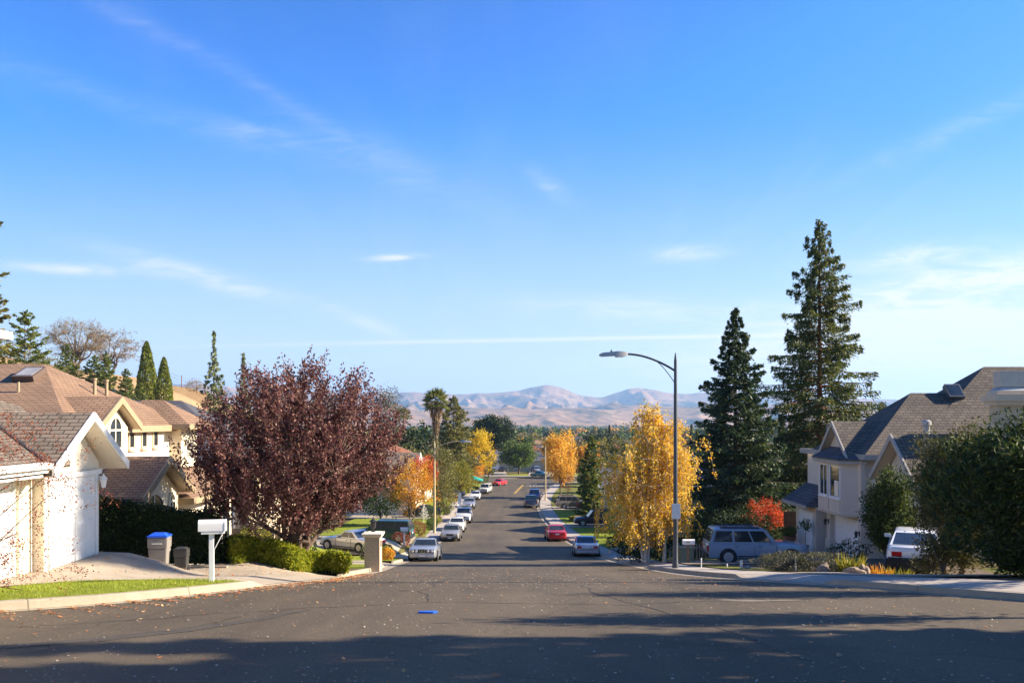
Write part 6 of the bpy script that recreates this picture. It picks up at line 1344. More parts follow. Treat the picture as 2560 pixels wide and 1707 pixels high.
# stone pillar with lantern
T = thing('stone_pillar', 'stucco pillar with a cream cap and a black lantern at the second driveway', 'pillar', gl(-5.95 + 0.4, 33.6, 0.02))
MB().box(-0.3, 0.3, -0.3, 0.3, -0.3, 1.26).build('shaft', plain('rough_tan_stucco', (0.50, 0.40, 0.29), 0.9, 0.2, 14, 0.7, 0, 0.2, 24), T)
m = MB(); m.box(-0.36, 0.36, -0.36, 0.36, 1.26, 1.33); m.box(-0.40, 0.40, -0.40, 0.40, 1.33, 1.40); m.hexa([(-.36, -.36, 1.40), (.36, -.36, 1.40), (.36, .36, 1.40), (-.36, .36, 1.40)], [(-.2, -.2, 1.44), (.2, -.2, 1.44), (.2, .2, 1.44), (-.2, .2, 1.44)]); m.build('cap', M_CREAM_ST, T)
m = MB(); m.lathe((0, 0, 1.44), [(0.1, 0), (0.03, 0.05), (0.03, 0.12), (0.10, 0.16), (0.12, 0.4), (0.17, 0.41), (0.03, 0.52), (0.015, 0.6)], 'z', 8); ln_ = m.build('lantern', M_BPLAST, T)
MB().box(0.3, 0.315, -0.1, 0.1, 0.85, 1.1).build('mail_slot', M_BPLAST, T)
# bins
def bin_(name, label, x, y, w, h, bodym, lidm, rotz):
    T = thing(name, label, 'bin', gl(x, y, 0.05), rotz); a, b = w * 0.40, w * 0.5
    def ring(k, z): return [(-k, -k * 0.9, z), (k, -k * 0.9, z), (k, k * 0.9, z), (-k, k * 0.9, z)]
    m = MB(); m.hexa(ring(a, 0.06), ring(b * 0.95, h * 0.62)); m.hexa(ring(b * 1.0, h * 0.621), ring(b * 1.03, h * 0.90)); m.build('body', bodym, T, None, True, 0.02)
    m = MB(); m.hexa(ring(b * 1.08, h * 0.902), ring(b * 1.06, h * 0.94)); m.hexa(ring(b * 1.0, h * 0.941), ring(b * 0.6, h)); m.build('lid', lidm, T, None, True, 0.012)
    m = MB(); m.tube((-b * 0.8, b * 1.08, h * 0.86), (b * 0.8, b * 1.08, h * 0.86), 0.015, 0.015, 6); m.build('handle', M_BPLAST, T)
    for sg in (-1, 1): MB().lathe((sg * a * 0.95, a * 0.75, 0.11), [(0.11, -0.03), (0.11, 0.03)], 'x', 14).build('wheel', M_BLACK, T)
    if w > 0.5: MB().box(-0.13, 0.13, -b * 0.93 - 0.012, -b * 0.93 + 0.03, h * 0.74, h * 0.76).build('name_strip', M_PLATE, T)
    return T
bin_('recycling_bin', 'grey wheeled bin with a bright blue lid by the hedge', -9.86, 23.5, 0.52, 1.12, plain('grey_bin_plastic', (0.24, 0.22, 0.20), 0.5, 0.05), plain('blue_lid_plastic', (0.02, 0.10, 0.62), 0.4, 0.05), R(6))
bin_('small_bin', 'narrow dark grey bin right of the blue-lidded one', -9.36, 23.8, 0.36, 0.76, plain('dark_bin_plastic', (0.05, 0.05, 0.048), 0.5, 0.05), plain('dark_bin_lid', (0.04, 0.04, 0.04), 0.5, 0.05), R(4))
# dark side gate and low wall behind the garage
T = thing('side_gate', 'dark wooden side gate at the corner of the white garage', 'gate', gl(-12.6, 23.4)); m = MB(T)
for k in range(9): m.box(-13.3 + 0.14 * k, -13.17 + 0.14 * k, 23.3, 23.34, float(G(-12.6, 23.4)) + 0.05, float(G(-12.6, 23.4)) + 1.9)
m.build('boards', plain('dark_stained_wood', (0.035, 0.025, 0.018), 0.8, 0.3, 4), T)
m = MB(T); g = float(G(-12.6, 23.4)); m.box(-13.35, -12.0, 23.35, 23.42, g + 0.3, g + 0.42); m.box(-13.35, -12.0, 23.35, 23.42, g + 1.4, g + 1.52); m.build('rail', M_WOOD, T)
T = thing('low_wall', 'low concrete edging wall below the dark hedge', 'wall', gl(-10.6, 25.3)); m = MB(T); g = float(G(-10.2, 24.8)); m.box(-12.4, -8.4, 24.72, 24.85, g - 0.6, g + 0.1); m.build('edging', M_CURB, T)
# fence panels by the plum
T = thing('board_fence', 'tan board fence with pale posts behind the juniper', 'fence', gl(-11.9, 38.6)); g = float(G(-12, 38.6)); m = MB(T)
for k in range(14): m.box(-13.0 + 0.17 * k, -12.84 + 0.17 * k, 38.6, 38.63, g - 0.3, g + 1.8)
m.build('boards', M_TRIM_TAN, T)
for x in (-13.05, -12.0, -10.95): MB(T).box(x - .06, x + .06, 38.5, 38.6, g - 0.3, g + 1.95).build('post', M_TRIM_SAND, T)
# hill fence
pts = [(-84, 196), (-80.5, 196), (-77.5, 197), (-74.3, 198), (-71.2, 199), (-68, 200)]
T = thing('hill_fence', 'wire fence on dark posts along the dry hilltop', 'fence', gl(*pts[2]))
for (x, y) in pts: z = float(G(x, y)); MB(T).tube((x, y, z - .3), (x, y, z + 2.6), 0.11, 0.1, 6).build('post', M_WOOD, T)
m = MB(T)
for (a, b) in zip(pts, pts[1:]):
    for h_ in (0.7, 1.4, 2.1): m.tube((a[0], a[1], float(G(*a)) + h_), (b[0], b[1], float(G(*b)) + h_), 0.025, 0.025, 4)
m.build('wire', M_DKPOLE, T)
T = thing('utility_pole', 'lone thin pole above the golden cypress pair', 'pole', gl(-80.2, 194)); MB().tube((0, 0, -.3), (0, 0, 5.2), 0.12, 0.09, 8).build('mast', M_WOOD, T); MB().box(-0.6, 0.6, -0.05, 0.05, 4.7, 4.82).build('crossarm', M_WOOD, T)
# right verge bits
T = thing('utility_cabinet', 'pale green utility cabinet under the birch trunks', 'utility box', gl(8.75, 42.2, 0.02)); MB().box(-0.35, 0.35, -0.3, 0.3, -0.1, 0.72).build('cabinet', plain('pale_green_steel', (0.25, 0.28, 0.18), 0.5, 0.1), T, None, True, 0.03); MB().box(-0.38, 0.38, -0.33, 0.33, 0.72, 0.78).build('lid', plain('pale_green_steel', (0.25, 0.28, 0.18), 0.5, 0.1), T, None, True, 0.01)
T = thing('wood_fence', 'red-brown board fence between the maple and the pale grey house', 'fence', gl(15.9, 49.2)); g = float(G(15.9, 49.2)); m = MB(T)
for k in range(6): m.box(15.95 + 0.15 * k, 16.09 + 0.15 * k, 49.3, 49.33, g - .2, g + 1.8)
m.build('boards', M_WOOD, T)
T = thing('thin_paling', 'row of thin grey palings behind the right mailbox', 'fence', gl(9.4, 45.8)); g = float(G(9.4, 45.8)); m = MB(T)
for k in range(13): m.box(8.6 + 0.16 * k, 8.66 + 0.16 * k, 45.8, 45.83, g - .1, g + 0.95)
m.box(8.6, 10.6, 45.83, 45.86, g + 0.7, g + 0.78); m.build('palings', M_TRIM_GREY, T)
bush('laurel_bush', 'dark green rounded bush filling the space under the birch', gl(6.9, 44.5), (1.5, 1.3, 1.9), 4200, (M_BARK, L_DKGREEN), (0.13, 0.07), 101)
bush('laurel_bush', 'tall dark green bush right of the lamp post', gl(9.9, 47.5), (1.9, 1.4, 3.1), 5200, (M_BARK, L_DKGREEN), (0.13, 0.07), 102)
bush('laurel_bush', 'tall green bush against the wall left of the birch', gl(10.4, 79), (1.7, 1.4, 3.6), 3600, (M_BARK, L_GREEN), (0.18, 0.1), 104)
broadleaf(thing('garden_tree', 'leafy olive-green tree left of the wide orange tree', 'tree', gl(-14.6, 93)), 105, 6.2, 3.6, (2.6, 2.2, 2.7), 1.0, 0.1, 12, 260, 26, (0.2, 0.12), (M_BARK, L_GREEN), twig=0.5, up=0.3, sig=0.22)
bush('laurel_bush', 'dark green bush behind the roof of the silver-blue vehicle', gl(13.4, 50), (1.9, 1.2, 2.3), 4200, (M_BARK, L_DKGREEN), (0.13, 0.07), 103)
# front garden at right
bush('sage_mound', 'grey-green sage mound, left of the pair by the right pavement', gl(9.35, 28.9), (0.85, 0.8, 0.62), 4200, (M_BARK, L_SAGE), (0.10, 0.02), 111, up=0.7, shell=0.8)
bush('sage_mound', 'larger grey-green sage mound, right of the pair by the right pavement', gl(10.35, 28.0), (1.0, 0.8, 0.58), 5200, (M_BARK, L_SAGE), (0.10, 0.02), 112, up=0.7, shell=0.8)
def blades(name, label, x, y, r, h, n, mat, seed, cat='plant', w=0.045):
    T = thing(name, label, cat, gl(x, y)); rng = np.random.default_rng(seed); a = rng.random(n) * 6.28; rr = r * np.sqrt(rng.random(n)); hh = h * (0.5 + 0.6 * rng.random(n))
    d = np.stack([np.cos(a) * 0.35, np.sin(a) * 0.35, np.ones(n)], 1); c = np.stack([rr * np.cos(a), rr * np.sin(a), hh * 0.45], 1)
    kites('blades', c, d, hh, w, rng, mat, T, 0.25); return T
blades('sword_lily', 'yellow-green sword leaves beside the pale rock', 10.75, 26.6, 0.4, 0.7, 190, L_YGREEN, 113)
blades('sword_lily', 'orange-brown withered leaves right of the sword leaves', 11.3, 25.95, 0.45, 0.45, 230, L_ORANGE, 114)
blades('sword_lily', 'yellow leaf clump under the rear bumper of the white sports car', 11.85, 25.75, 0.4, 0.5, 190, L_YGREEN, 115)
bush('flower_bush', 'small dark bush with sparse stalks by the garage wall', gl(12.6, 31.5), (0.8, 0.6, 0.95), 1500, (M_BARK, L_DKGREEN), (0.09, 0.04), 116)
def rock(name, label, x, y, s, seed):
    bm = bmesh.new(); bmesh.ops.create_icosphere(bm, subdivisions=3, radius=1)
    for v in bm.verts:
        k = 1 + 0.35 * mnoise.noise(v.co * 1.3 + Vector((seed, 0, 0))) + 0.12 * mnoise.noise(v.co * 4 + Vector((0, seed, 0))); v.co = Vector((v.co.x * s[0] * k, v.co.y * s[1] * k, v.co.z * s[2] * k + s[2] * 0.5))
    me = bpy.data.meshes.new(name); bm.to_mesh(me); bm.free(); me.materials.append(M_ROCK); auto_uv(me); o = bpy.data.objects.new(name, me); COL.objects.link(o); o.location = gl(x, y, -0.03); o.rotation_euler = (0.2, 0.3, seed); me.shade_smooth(); me.set_sharp_from_angle(angle=R(35))
    return tag(o, label, 'rock')
rock('garden_rock', 'rough upright garden rock right of the sage mounds', 9.95, 26.9, (0.2, 0.18, 0.24), 1); rock('garden_rock', 'low brown garden rock between the two leaf clumps', 10.6, 26.0, (0.42, 0.28, 0.22), 2); rock('garden_rock', 'pale tilted slab of rock beside the withered leaves', 10.95, 25.85, (0.14, 0.2, 0.32), 3)
rock('garden_rock', 'small orange-brown rock at the edge of the right pavement', 8.75, 31.3, (0.22, 0.16, 0.12), 4)
for k, (x, y, h, lab) in enumerate(((7.75, 34.4, 0.34, 'white garden stake under the wheel of the silver-blue vehicle'), (8.5, 33.2, 0.14, 'short white stake left of the small orange rock'), (8.62, 31.6, 0.3, 'thick white garden light beside the small orange rock'), (9.45, 28.0, 0.42, 'white stake standing in the sage mound'))):
    T = thing('garden_stake', lab, 'stake', gl(x, y, 0.03)); MB().lathe((0, 0, -0.05), [(0.022 + 0.02 * (k == 2), 0), (0.022 + 0.02 * (k == 2), h), (0.03 + 0.02 * (k == 2), h), (0.03 + 0.02 * (k == 2), h + 0.05), (0.01, h + 0.07)], 'z', 10).build('rod', M_WHITE, T)
T = thing('terracotta_planter', 'terracotta pot with a bushy plant by the side garage', 'planter', gl(15.6, 47.2, 0.06)); MB().lathe((0, 0, 0), [(0.24, 0), (0.33, 0.5), (0.37, 0.5), (0.37, 0.58), (0.30, 0.58)], 'z', 18).build('pot', plain('terracotta', (0.34, 0.12, 0.06), 0.8, 0.15), T, 40)
rng = np.random.default_rng(9); pp = ellip(rng, 900, (0, 0, 0.8), (0.42, 0.42, 0.32), 0.4, 0.3); kites('foliage', pp, pp, 0.09, 0.05, rng, L_GREEN, T)
T = thing('standard_plant', 'thin potted standard plant in front of the side garage door', 'plant', gl(15.85, 45.4, 0.06)); MB().lathe((0, 0, 0), [(0.15, 0), (0.2, 0.3), (0.22, 0.3), (0.22, 0.35)], 'z', 14).build('pot', M_TRIM_GREY, T); seg_mesh('trunk', [((0, 0, .3), (0.02, 0, 1.2), .02, .015)], M_BARK, T); pp = ellip(rng, 300, (0, 0, 1.4), (0.36, 0.36, 0.34), 0.3, 0.4); kites('crown', pp, pp, 0.12, 0.05, rng, L_GREEN, T)
# big dark shrubs at the right edge
broadleaf(thing('oleander_bush', 'huge dark green oleander bush filling the right edge', 'bush', gl(14.1, 20.9)), 121, 4.5, 2.1, (2.95, 2.3, 2.05), 0.4, 0.07, 26, 1300, 42, (0.19, 0.045), (M_BARK, L_OLEANDER), stems=8, spread=0.5, twig=0.38, up=0.35, lump=0.28, shell=0.55, sig=0.11, lo=0.1, jit=0.8)
broadleaf(thing('olive_bush', 'tall olive-green bush with a sunlit top beside the oleander', 'bush', gl(12.6, 24.2)), 122, 4.6, 2.4, (0.95, 1.0, 1.95), 0.5, 0.06, 14, 520, 46, (0.10, 0.038), (M_BARK, L_BUSHOLIVE), stems=5, spread=0.3, twig=0.38, up=0.5, lump=0.32, shell=0.5, sig=0.11, lo=0.15, jit=0.8)
broadleaf(thing('dark_shrub', 'smaller dark shrub in front of the grey garage wall', 'bush', gl(14.05, 31.2)), 123, 3.7, 1.95, (0.75, 0.75, 1.45), 0.5, 0.05, 12, 420, 40, (0.11, 0.05), (M_BARK, L_OLEANDER), stems=3, spread=0.2, twig=0.28, up=0.5, lump=0.35, sig=0.1, lo=0.3)
# crape myrtle reaching in at the far left, sparse rusty leaves
T = thing('crape_myrtle', 'sparse rusty-leaved crape myrtle twigs reaching in at the left edge', 'tree', gl(-9.0, 13.4))
def myrtle(rng, n):
    p = np.stack([rng.uniform(-1.3, 1.75, n), rng.uniform(-1.1, 1.6, n), rng.uniform(0.3, 2.9, n)], 1); return p
broadleaf(T, 131, 3, 1.6, (1.6, 1.4, 1.4), 0.35, 0.035, 14, 170, 60, (0.034, 0.022), (M_BARK, L_RUST), stems=5, spread=0.25, twig=0.4, up=-0.05, sig=0.05, samp=myrtle, jit=1.0)
# left street gardens
def ball(name, label, x, y, r, mat, seed, n=1500, cat='bush', lf=0.1, hz_=1.0): return bush(name, label, gl(x, y), (r, r, r * 1.7 * hz_), n, (M_BARK, mat), (lf, lf * 0.5), seed, lump=0.15, cat=cat, shell=0.78)
ball('rust_ball_bush', 'clipped rust-red ball bush on the left lawn by the lamp', -9.0, 79.5, 0.85, L_RUST, 141, 2200)
ball('green_ball_bush', 'clipped yellow-green ball bush on the left verge', -8.5, 95, 0.62, L_YGREEN, 142); ball('low_green_bush', 'low green bush in front of the yellow-green ball', -8.6, 90.5, 0.6, L_GREEN, 143); ball('low_green_bush', 'low green bush nearest the left lamp post', -8.4, 87.5, 0.55, L_GREEN, 144)
ball('rust_shrub', 'dull red shrub in front of the dark blue sedan', -8.9, 126, 0.75, L_RUST, 145, 1200, hz_=1.3)
ball('rust_shrub', 'loose reddish shrub beside the rear of the green minivan', -8.7, 65.5, 0.75, L_RUST, 146, 1500); ball('dark_low_bush', 'dark low bush at the bumper of the silver coupe', -7.6, 50.3, 0.55, L_DKGREEN, 147, 1400)
ball('flower_clump', 'yellow flower clump on the verge before the silver coupe', -7.3, 48.6, 0.45, L_YGREEN, 148, 900, 'plant'); ball('flower_clump', 'orange flower clump beside the yellow one', -7.0, 47.4, 0.4, L_ORANGE, 149, 800, 'plant')
ball('flower_clump', 'pale flower clump in front of the silver roadster', -8.6, 49.5, 0.45, L_SAGE, 150, 900, 'plant')
ball('green_bush', 'leafy green bush by the black car on the left', -9.9, 101, 1.0, L_GREEN, 151, 1700); ball('green_bush', 'dark green bush at the foot of the olive-brown tree', -9.5, 111, 0.8, L_DKGREEN, 152, 1300); ball('green_bush', 'rounded green bush at the crossing corner', -5.9, 178.5, 1.0, L_GREEN, 153, 1100, lf=0.16)
ball('shade_shrub', 'green shrub against the board fence behind the juniper', -11.5, 37.3, 0.8, L_YGREEN, 154, 1500); ball('shade_shrub', 'dark shrub right of the plum trunk', -9.6, 38, 0.8, L_DKGREEN, 155, 1500)
for k, yy in enumerate((107.4, 109.8, 112.2, 114.6)):
    ball('planter_bush', 'clipped round bush between white posts on the left verge', -8.35, yy, 0.5, L_YGREEN if k % 2 else L_GREEN, 160 + k, 700).__setitem__('group', 'clipped bushes between the white posts')
    T = thing('white_post', 'short white post between clipped bushes on the left verge', 'post', gl(-8.0, yy + 1.2), 0, 'white posts on the left verge'); MB().box(-0.12, 0.12, -0.12, 0.12, -0.1, 0.95).build('shaft', M_WHITE, T); MB().box(-0.17, 0.17, -0.17, 0.17, 0.95, 1.05).build('cap', M_WHITE, T)
conifer(thing('white_wire_tree', 'small frosty white ornamental tree on the left lawn', 'ornament', gl(-10.2, 97)), 171, 2.1, 0.75, 0.35, 40, 60, (M_WHITE, L_FROST), droop=-0.1, lift=0.5, L=0.16, Wd=0.04, r0=0.03, hang=0.0)
# teal canopy
T = thing('shade_canopy', 'teal fabric shade canopy on thin legs at the left kerb', 'canopy', gl(-7.4, 158)); m = MB()
for (x, y) in ((-1.8, -1.8), (1.8, -1.8), (1.8, 1.8), (-1.8, 1.8)): MB().tube((x, y, -.1), (x, y, 1.9), 0.03, 0.03, 6).build('leg', M_WHITE, T)
m.add([(-1.9, -1.9, 1.9), (1.9, -1.9, 1.9), (1.9, 1.9, 1.9), (-1.9, 1.9, 1.9), (-1.9, -1.9, 1.75), (1.9, -1.9, 1.75), (1.9, 1.9, 1.75), (-1.9, 1.9, 1.75), (0, 0, 2.75)], [(0, 1, 8), (1, 2, 8), (2, 3, 8), (3, 0, 8), (0, 4, 5, 1), (1, 5, 6, 2), (2, 6, 7, 3), (3, 7, 4, 0), (4, 7, 6, 5)]); m.build('fabric', plain('teal_fabric', (0.01, 0.34, 0.27), 0.7, 0.08), T)
# upright white board on the pickup
T = thing('white_board', 'white surfboard-like board standing in the pickup bed', 'board', cl(-6.35, 102.0, 1.1)); k = 14
MB().prism([(0.22 * math.cos(2 * math.pi * i / k), 1.15 + 1.15 * math.sin(2 * math.pi * i / k)) for i in range(k)], 'y', -0.03, 0.03).build('board', M_WHITE, T)
# right street gardens
hedge('low_hedge', 'low light green hedge along the drive of the black vehicle', (6.9, 97.5), (10.2, 99.5), 1.1, 0.7, 0.7, 2600, (M_BARK, L_YGREEN), (0.16, 0.08), 181)
hedge('verge_hedge', 'yellow-topped low hedge by the far right lamp', (6.6, 124), (9.3, 125), 1.2, 0.9, 0.9, 2200, (M_BARK, L_YGREEN), (0.16, 0.09), 182)
ball('low_shrub', 'low shrub at the end of the drive behind the silver saloon', 8.0, 67, 0.5, L_DKGREEN, 183, 900); ball('leafy_shrub', 'green shrub in front of the tan vehicle', 8.5, 112.5, 0.9, L_GREEN, 184, 1300)
# small blue scrap and stones on the near road
m = MB(); z = float(P(13.5)); m.prism([(-0.15, -0.03), (0.10, -0.06), (0.17, 0.0), (0.12, 0.06), (-0.13, 0.03)], 'z', 0, 0.03); o = m.build('blue_scrap', plain('blue_scrap_plastic', (0.02, 0.13, 0.60), 0.4, 0.05), None, None, True, 0.006); o.location = (-1.36, 13.5, z + 0.003); tag(o, 'small bright blue plastic scrap lying on the asphalt', 'litter')
for k, (px, y, lab) in enumerate(((0.35, 9.9, 'pale pebble near the middle of the shaded road'), (3.7, 9.5, 'pale pebble in the shade at the right of the road'))):
    r_ = rock('pebble', lab, 0, 0, (0.035, 0.03, 0.022), 5 + k); r_.location = (px, y, float(P(y)) + 0.002)
# fallen leaves: drifts along the left kerb, stragglers over the asphalt
def scatter(name, label, n, fn, size, mat, seed, kindcat='leaves'):
    rng = np.random.default_rng(seed); xy = fn(rng, n); z = P(xy[:, 1]) + 0.008 + rng.random(n) * 0.018
    c = np.stack([xy[:, 0], xy[:, 1], z], 1); a = rng.random(n) * 6.28; d = np.stack([np.cos(a), np.sin(a), rng.normal(0, 0.18, n)], 1); d = unit(d); w = np.stack([-np.sin(a), np.cos(a), rng.normal(0, 0.25, n)], 1)
    L = (size * (0.5 + rng.random(n)))[:, None]; V = np.stack([c - d * L * .5, c + w * L * .3, c + d * L * .5 + np.array([0, 0, .004]), c - w * L * .3], 1)
    return tag(np_mesh(name, V.reshape(-1, 3), np.arange(4 * n).reshape(-1, 4), mat), label, kindcat, None, 'stuff')
def drift(rng, n):
    sel = np.where((LC[:, 1] > 9) & (LC[:, 1] < 30))[0]; i = rng.choice(sel, n); t = -np.abs(rng.gamma(1.3, 0.33, n)) - 0.02; k = np.array([mnoise.noise(Vector((a * 1.5, b * 1.5, 0))) for a, b in LC[i]])
    t = t * np.where(LC[i, 1] < 15.5, 1.6, 0.7) ; return LC[i] + LN[i] * t[:, None] + rng.normal(0, 0.05, (n, 2)) + (k * 0.15)[:, None] * LN[i]
def spread_(rng, n): 
    y = 8 + 32 * rng.random(n) ** 1.6; x0 = np.maximum(Lx(y) + 0.2, -16); x1 = np.minimum(Rx(y) - 0.2, 16); return np.stack([x0 + (x1 - x0) * rng.random(n), y], 1)
scatter('fallen_leaves', 'brown and orange fallen leaves drifted along the left kerb', 4200, drift, 0.055, L_FALLEN, 191)
scatter('fallen_leaves', 'scattered pale leaf bits over the near asphalt', 5200, spread_, 0.034, L_LITTER, 192)
scatter('fallen_leaves', 'scattered orange leaves over the near asphalt', 420, spread_, 0.06, L_FALLEN, 193)
def driveleaf(rng, n): return np.stack([rng.uniform(-11, -6.2, n), rng.uniform(19, 26, n)], 1)
o = scatter('fallen_leaves', 'dry leaves on the left driveway and lawn', 380, driveleaf, 0.06, L_FALLEN, 194)
me = o.data; co = np.zeros(len(me.vertices) * 3, dtype=np.float32); me.vertices.foreach_get('co', co); co = co.reshape(-1, 3); co[:, 2] += (G(co[:, 0], co[:, 1]) + 0.07 - P(co[:, 1])).astype(np.float32); me.vertices.foreach_set('co', co.ravel())
# trees on the lots to the right of the view; their shadows fall across the near road
for k, (x, y, H, rb, s) in enumerate(((15.0, 9.3, 12.5, 2.4, 201), (20.0, 11.3, 14.5, 2.0, 202), (13.2, 7.0, 12, 2.6, 203), (14.2, 4.0, 11, 2.6, 204))):
    conifer(thing('roadside_conifer', 'tall conifer on the lot just outside the right of the view', 'tree', gl(x, y), 0, 'conifers right of the view'), s, H, rb, 0.8, 130, 95, (M_BARK, L_FIR), droop=0.2, L=0.4, Wd=0.18, r0=0.2, side=0.5, prof=lambda t: min(1, .6 + t) * (1 - t) ** 0.6)
broadleaf(thing('roadside_tree', 'leafy tree on the lot outside the right of the view', 'tree', gl(13.2, 13.2)), 205, 7, 5.0, (1.0, 0.42, 1.5), 2.6, 0.1, 10, 170, 22, (0.16, 0.08), (M_BARK, L_DKGREEN), twig=0.4, sig=0.18)
broadleaf(thing('roadside_tree', 'tall leafy tree above the oleander, outside the right of the view', 'tree', gl(17.6, 22.75)), 206, 18.5, 15.8, (1.7, 0.7, 2.0), 9, 0.16, 14, 190, 46, (0.17, 0.09), (M_BARK, L_DKGREEN), twig=0.5, sig=0.22, lump=0.5)

broadleaf(thing('roadside_tree', 'low broad tree on the lot outside the right of the view', 'tree', gl(16.2, 17.2)), 207, 7.5, 5.2, (1.4, 0.5, 1.9), 2.4, 0.1, 10, 190, 22, (0.16, 0.08), (M_BARK, L_DKGREEN), twig=0.4, sig=0.2)
# ================================================================ the valley floor
GRP = 'trees of the valley beyond the crossing'
protos = []
def vt(mk, lab): protos.append((mk, lab))
def proto_round(name, seed, mat, H, r, lab, spr=0.3):
    T = thing(name, lab, 'tree'); broadleaf(T, seed, H, H * 0.6, (r, r, H * 0.42), H * 0.2, 0.18, 9, 90, 16, (0.75, 0.48), (M_BARK, mat), twig=0.7, up=0.1, sig=0.5, lump=0.35, barkn=4); return T
def proto_con(name, seed, mat, H, r, lab):
    T = thing(name, lab, 'tree'); conifer(T, seed, H, r, 0.8, 60, 22, (M_BARK, mat), L=0.8, Wd=0.34, r0=0.2, side=0.5, leader=1.5); return T
V_ = [proto_round('valley_tree', 301, L_GREEN, 9, 4.2, 'x'), proto_round('valley_tree', 302, L_DKGREEN, 11, 4.6, 'x'), proto_round('valley_tree', 303, L_OLIVE, 9, 4.6, 'x'), proto_round('valley_tree', 304, L_ORANGE, 8, 3.6, 'x'),
      proto_round('valley_tree', 305, L_OAK, 8, 3.8, 'x'), proto_round('valley_tree', 306, L_YGREEN, 8, 3.8, 'x'), proto_con('valley_conifer', 307, L_FIR, 15, 2.6, 'x'), proto_con('valley_conifer', 308, L_PINE, 13, 3.0, 'x'),
      proto_round('valley_tree', 309, L_GOLD, 8, 3.2, 'x'), proto_round('valley_tree', 310, L_RUST, 7, 3.4, 'x')]
VL = ['round mid-green tree in the valley', 'round dark green tree in the valley', 'round olive tree in the valley', 'orange autumn tree in the valley', 'bare brown tree in the valley', 'yellow-green tree in the valley', 'dark pointed conifer in the valley', 'bushy green pine in the valley', 'golden tree in the valley', 'rust-coloured tree in the valley']
_used = [False] * len(V_)
def place(k, x, y, s, rz, label=None, group=None):
    T = V_[k] if not _used[k] else copy_tree(V_[k]); _used[k] = True
    T.location = gl(x, y); T.rotation_euler = (0, 0, rz); T.scale = (s, s, s * (0.9 + 0.2 * ((x * 7.3) % 1)))
    T['label'] = label or VL[k]; T['group'] = group or (VL[k].replace(' tree', ' trees').replace(' conifer', ' conifers').replace(' pine', ' pines')); return T
rv = random.Random(77)
# trees one can tell apart, by hand
for (k, x, y, s, lab) in ((7, 30, 92, 0.85, 'green conifer glimpsed between the dark fir and the redwood'), (5, 27.5, 86, 0.75, 'yellow-green tree glowing behind the gap between the two big conifers'), (6, 47, 220, 0.95, 'dark conifer right of the lamp pole above the white gabled house'),
                          (7, 51, 232, 0.95, 'paler conifer beside the dark one above the white gabled house'), (6, 37, 330, 0.9, 'slim dark cypress-like conifer above the tan gabled houses'), (0, 43, 176, 0.8, 'green tree behind the brick chimney'), (3, 18, 205, 1.0, 'orange tree behind the golden pear'),
                          (2, 23, 180, 0.95, 'olive tree right of the golden pear'), (1, -21, 175, 1.1, 'dark green tree left of the fan palm'), (4, -27, 150, 1.0, 'bare brown tree at the edge of the plum crown'), (1, -14.5, 200, 1.15, 'dark tree behind the deodar cedar'),
                          (8, 2.0, 330, 0.9, 'golden tree far down between the street lamps'), (4, 12, 262, 1.0, 'bare tree beside the dull red roof'), (2, 24, 240, 1.0, 'olive tree beyond the orange one'), (0, -30, 92, 0.9, 'green tree beside the grey-roofed house')):
    place(k, x, y, s, rv.random() * 6.28, lab)
hspots = []
for i, y in enumerate((305, 330, 352, 380, 410, 445, 480, 520, 565, 610)):
    for x in ((-0.10, 0.04, 0.125) if i % 2 == 0 else (-0.04, 0.085, 0.19)):
        hspots.append((x * y + rv.uniform(-6, 6), y + rv.uniform(-6, 6)))
n = 0
while n < 215:
    y = 235 * (1 + 2.6 * rv.random() ** 1.3); a = rv.uniform(-0.22, 0.42); x = a * y
    if abs(x) < 16 and y < 262: continue
    if x < -26 and y < 300: continue
    if any(abs(x - hx) < 9 and -9 < hy - y < 13 for hx, hy in hspots): continue
    place(rv.choice((0, 0, 1, 1, 2, 2, 2, 3, 4, 4, 5, 6, 7, 8, 9)), x, y, rv.uniform(0.62, 1.05), rv.random() * 6.28); n += 1
# lot trees between the near houses
for (k, x, y, s) in ((1, 26, 104, .8), (2, 28, 122, .8), (4, 20, 121, .75), (0, 33, 138, .85), (6, 36, 112, .8), (2, 31, 168, .8), (4, 15, 150, .6), (0, -19, 118, .7), (2, -30, 120, 1.0), (7, -34, 108, .9), (4, -20, 92, .55), (1, -32, 165, 1), (2, -20, 165, .9), (0, -26, 205, 1), (5, 16, 168, .7)):
    place(k, x, y, s, rv.random() * 6.28)
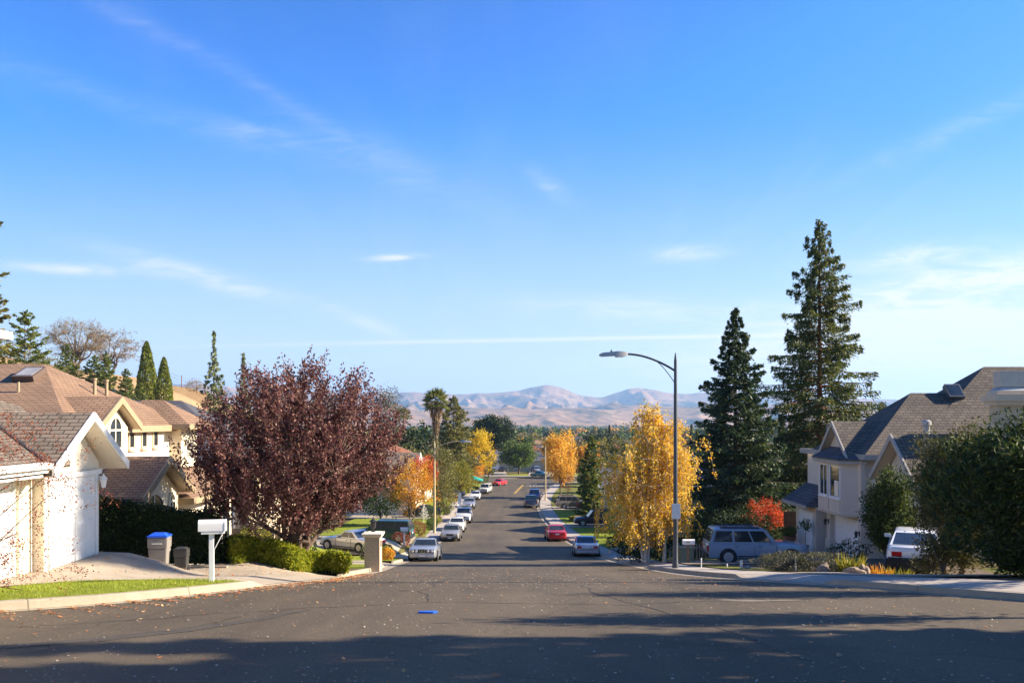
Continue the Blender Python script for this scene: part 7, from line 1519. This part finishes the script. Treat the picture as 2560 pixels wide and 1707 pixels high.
# roofs among the trees
HL = ['brown', 'grey', 'red-brown', 'slate']
for i, (x, y) in enumerate(hspots):
    w, d = rv.uniform(11, 16), rv.uniform(8, 11); fl = float(G(x, y)); e = fl + rv.choice((2.9, 3.0, 5.4)); k = rv.randrange(4); sty = rv.choice(('hip', 'gable'))
    T = thing('valley_house', '%s-roofed house among the valley trees' % HL[k], 'house', (x, y, fl), rv.uniform(-0.5, 0.5), '%s-roofed houses among the valley trees' % HL[k])
    rm = (M_SH_BROWN, M_SH_TAUPE, M_SH_RED, M_SH_SLATE)[k]; wm_ = rv.choice((M_WHITE_ST, M_CREAM_ST, M_TAN_ST)); rise = rv.uniform(1.7, 2.4)
    hh = e - fl; w2, d2 = w / 2, d / 2
    MB().box(-w2, w2, -d2, d2, -0.6, hh).build('wall', wm_, T); m = MB()
    q = [(-w2 - .6, -d2 - .6, hh), (w2 + .6, -d2 - .6, hh), (w2 + .6, d2 + .6, hh), (-w2 - .6, d2 + .6, hh)]; rr = d2 if sty == 'hip' else -0.6
    m.add(q + [(-w2 + rr, 0, hh + rise), (w2 - rr, 0, hh + rise)], [(3, 2, 1, 0), (0, 1, 5, 4), (2, 3, 4, 5), (1, 2, 5), (3, 0, 4)]); m.build('roof', rm, T)
    m = MB(); m.box(-w2 * .6, -w2 * .6 + 1.5, -d2 - 0.03, -d2 + .05, 0.9, 2.2); m.build('window', M_GLASS, T); m = MB(); m.box(w2 * .2, w2 * .2 + 1.5, -d2 - 0.03, -d2 + .05, 0.9, 2.2); m.build('window', M_GLASS, T)
# beyond that the trees close into one wood
rng = np.random.default_rng(400); N = 5200
yy = 700 + 3100 * rng.random(N) ** 1.5; ax = rng.uniform(-0.62, 0.72, N); xx = ax * yy; zz = G(xx, yy); H = rng.uniform(6, 13, N); Rr = H * rng.uniform(0.28, 0.5, N); tall = rng.random(N) < 0.08; H = np.where(tall, H * 1.5, H); Rr = np.where(tall, Rr * 0.5, Rr)
def wood(name, label, sel, mat, seed, q=46):
    r = np.random.default_rng(seed); k = len(sel); u = unit(r.normal(0, 1, (k, q, 3))); s = 0.6 + 0.45 * r.random((k, q, 1)); c = np.stack([xx[sel], yy[sel], zz[sel] + H[sel] * 0.52], 1)[:, None]
    p = c + u * s * np.stack([Rr[sel], Rr[sel], H[sel] * 0.48], 1)[:, None]; p = p.reshape(-1, 3); L = np.repeat(Rr[sel] * 0.75, q)
    return tag(kites(name, p, u.reshape(-1, 3), L, L * 0.75, r, mat, None, 0.9), label, 'wood', None, 'stuff')
idx = rng.permutation(N); cut = [0, int(N * .34), int(N * .62), int(N * .82), int(N * .91), N]
for i, (mt, lab) in enumerate(((L_GREEN, 'far mid-green woodland on the valley floor'), (L_OLIVE, 'far olive woodland on the valley floor'), (L_DKGREEN, 'far dark green woodland on the valley floor'), (L_ORANGE, 'far orange autumn trees on the valley floor'), (L_OAK, 'far bare brown trees on the valley floor'))):
    wood('valley_woods', lab, idx[cut[i]:cut[i + 1]], mt, 410 + i)
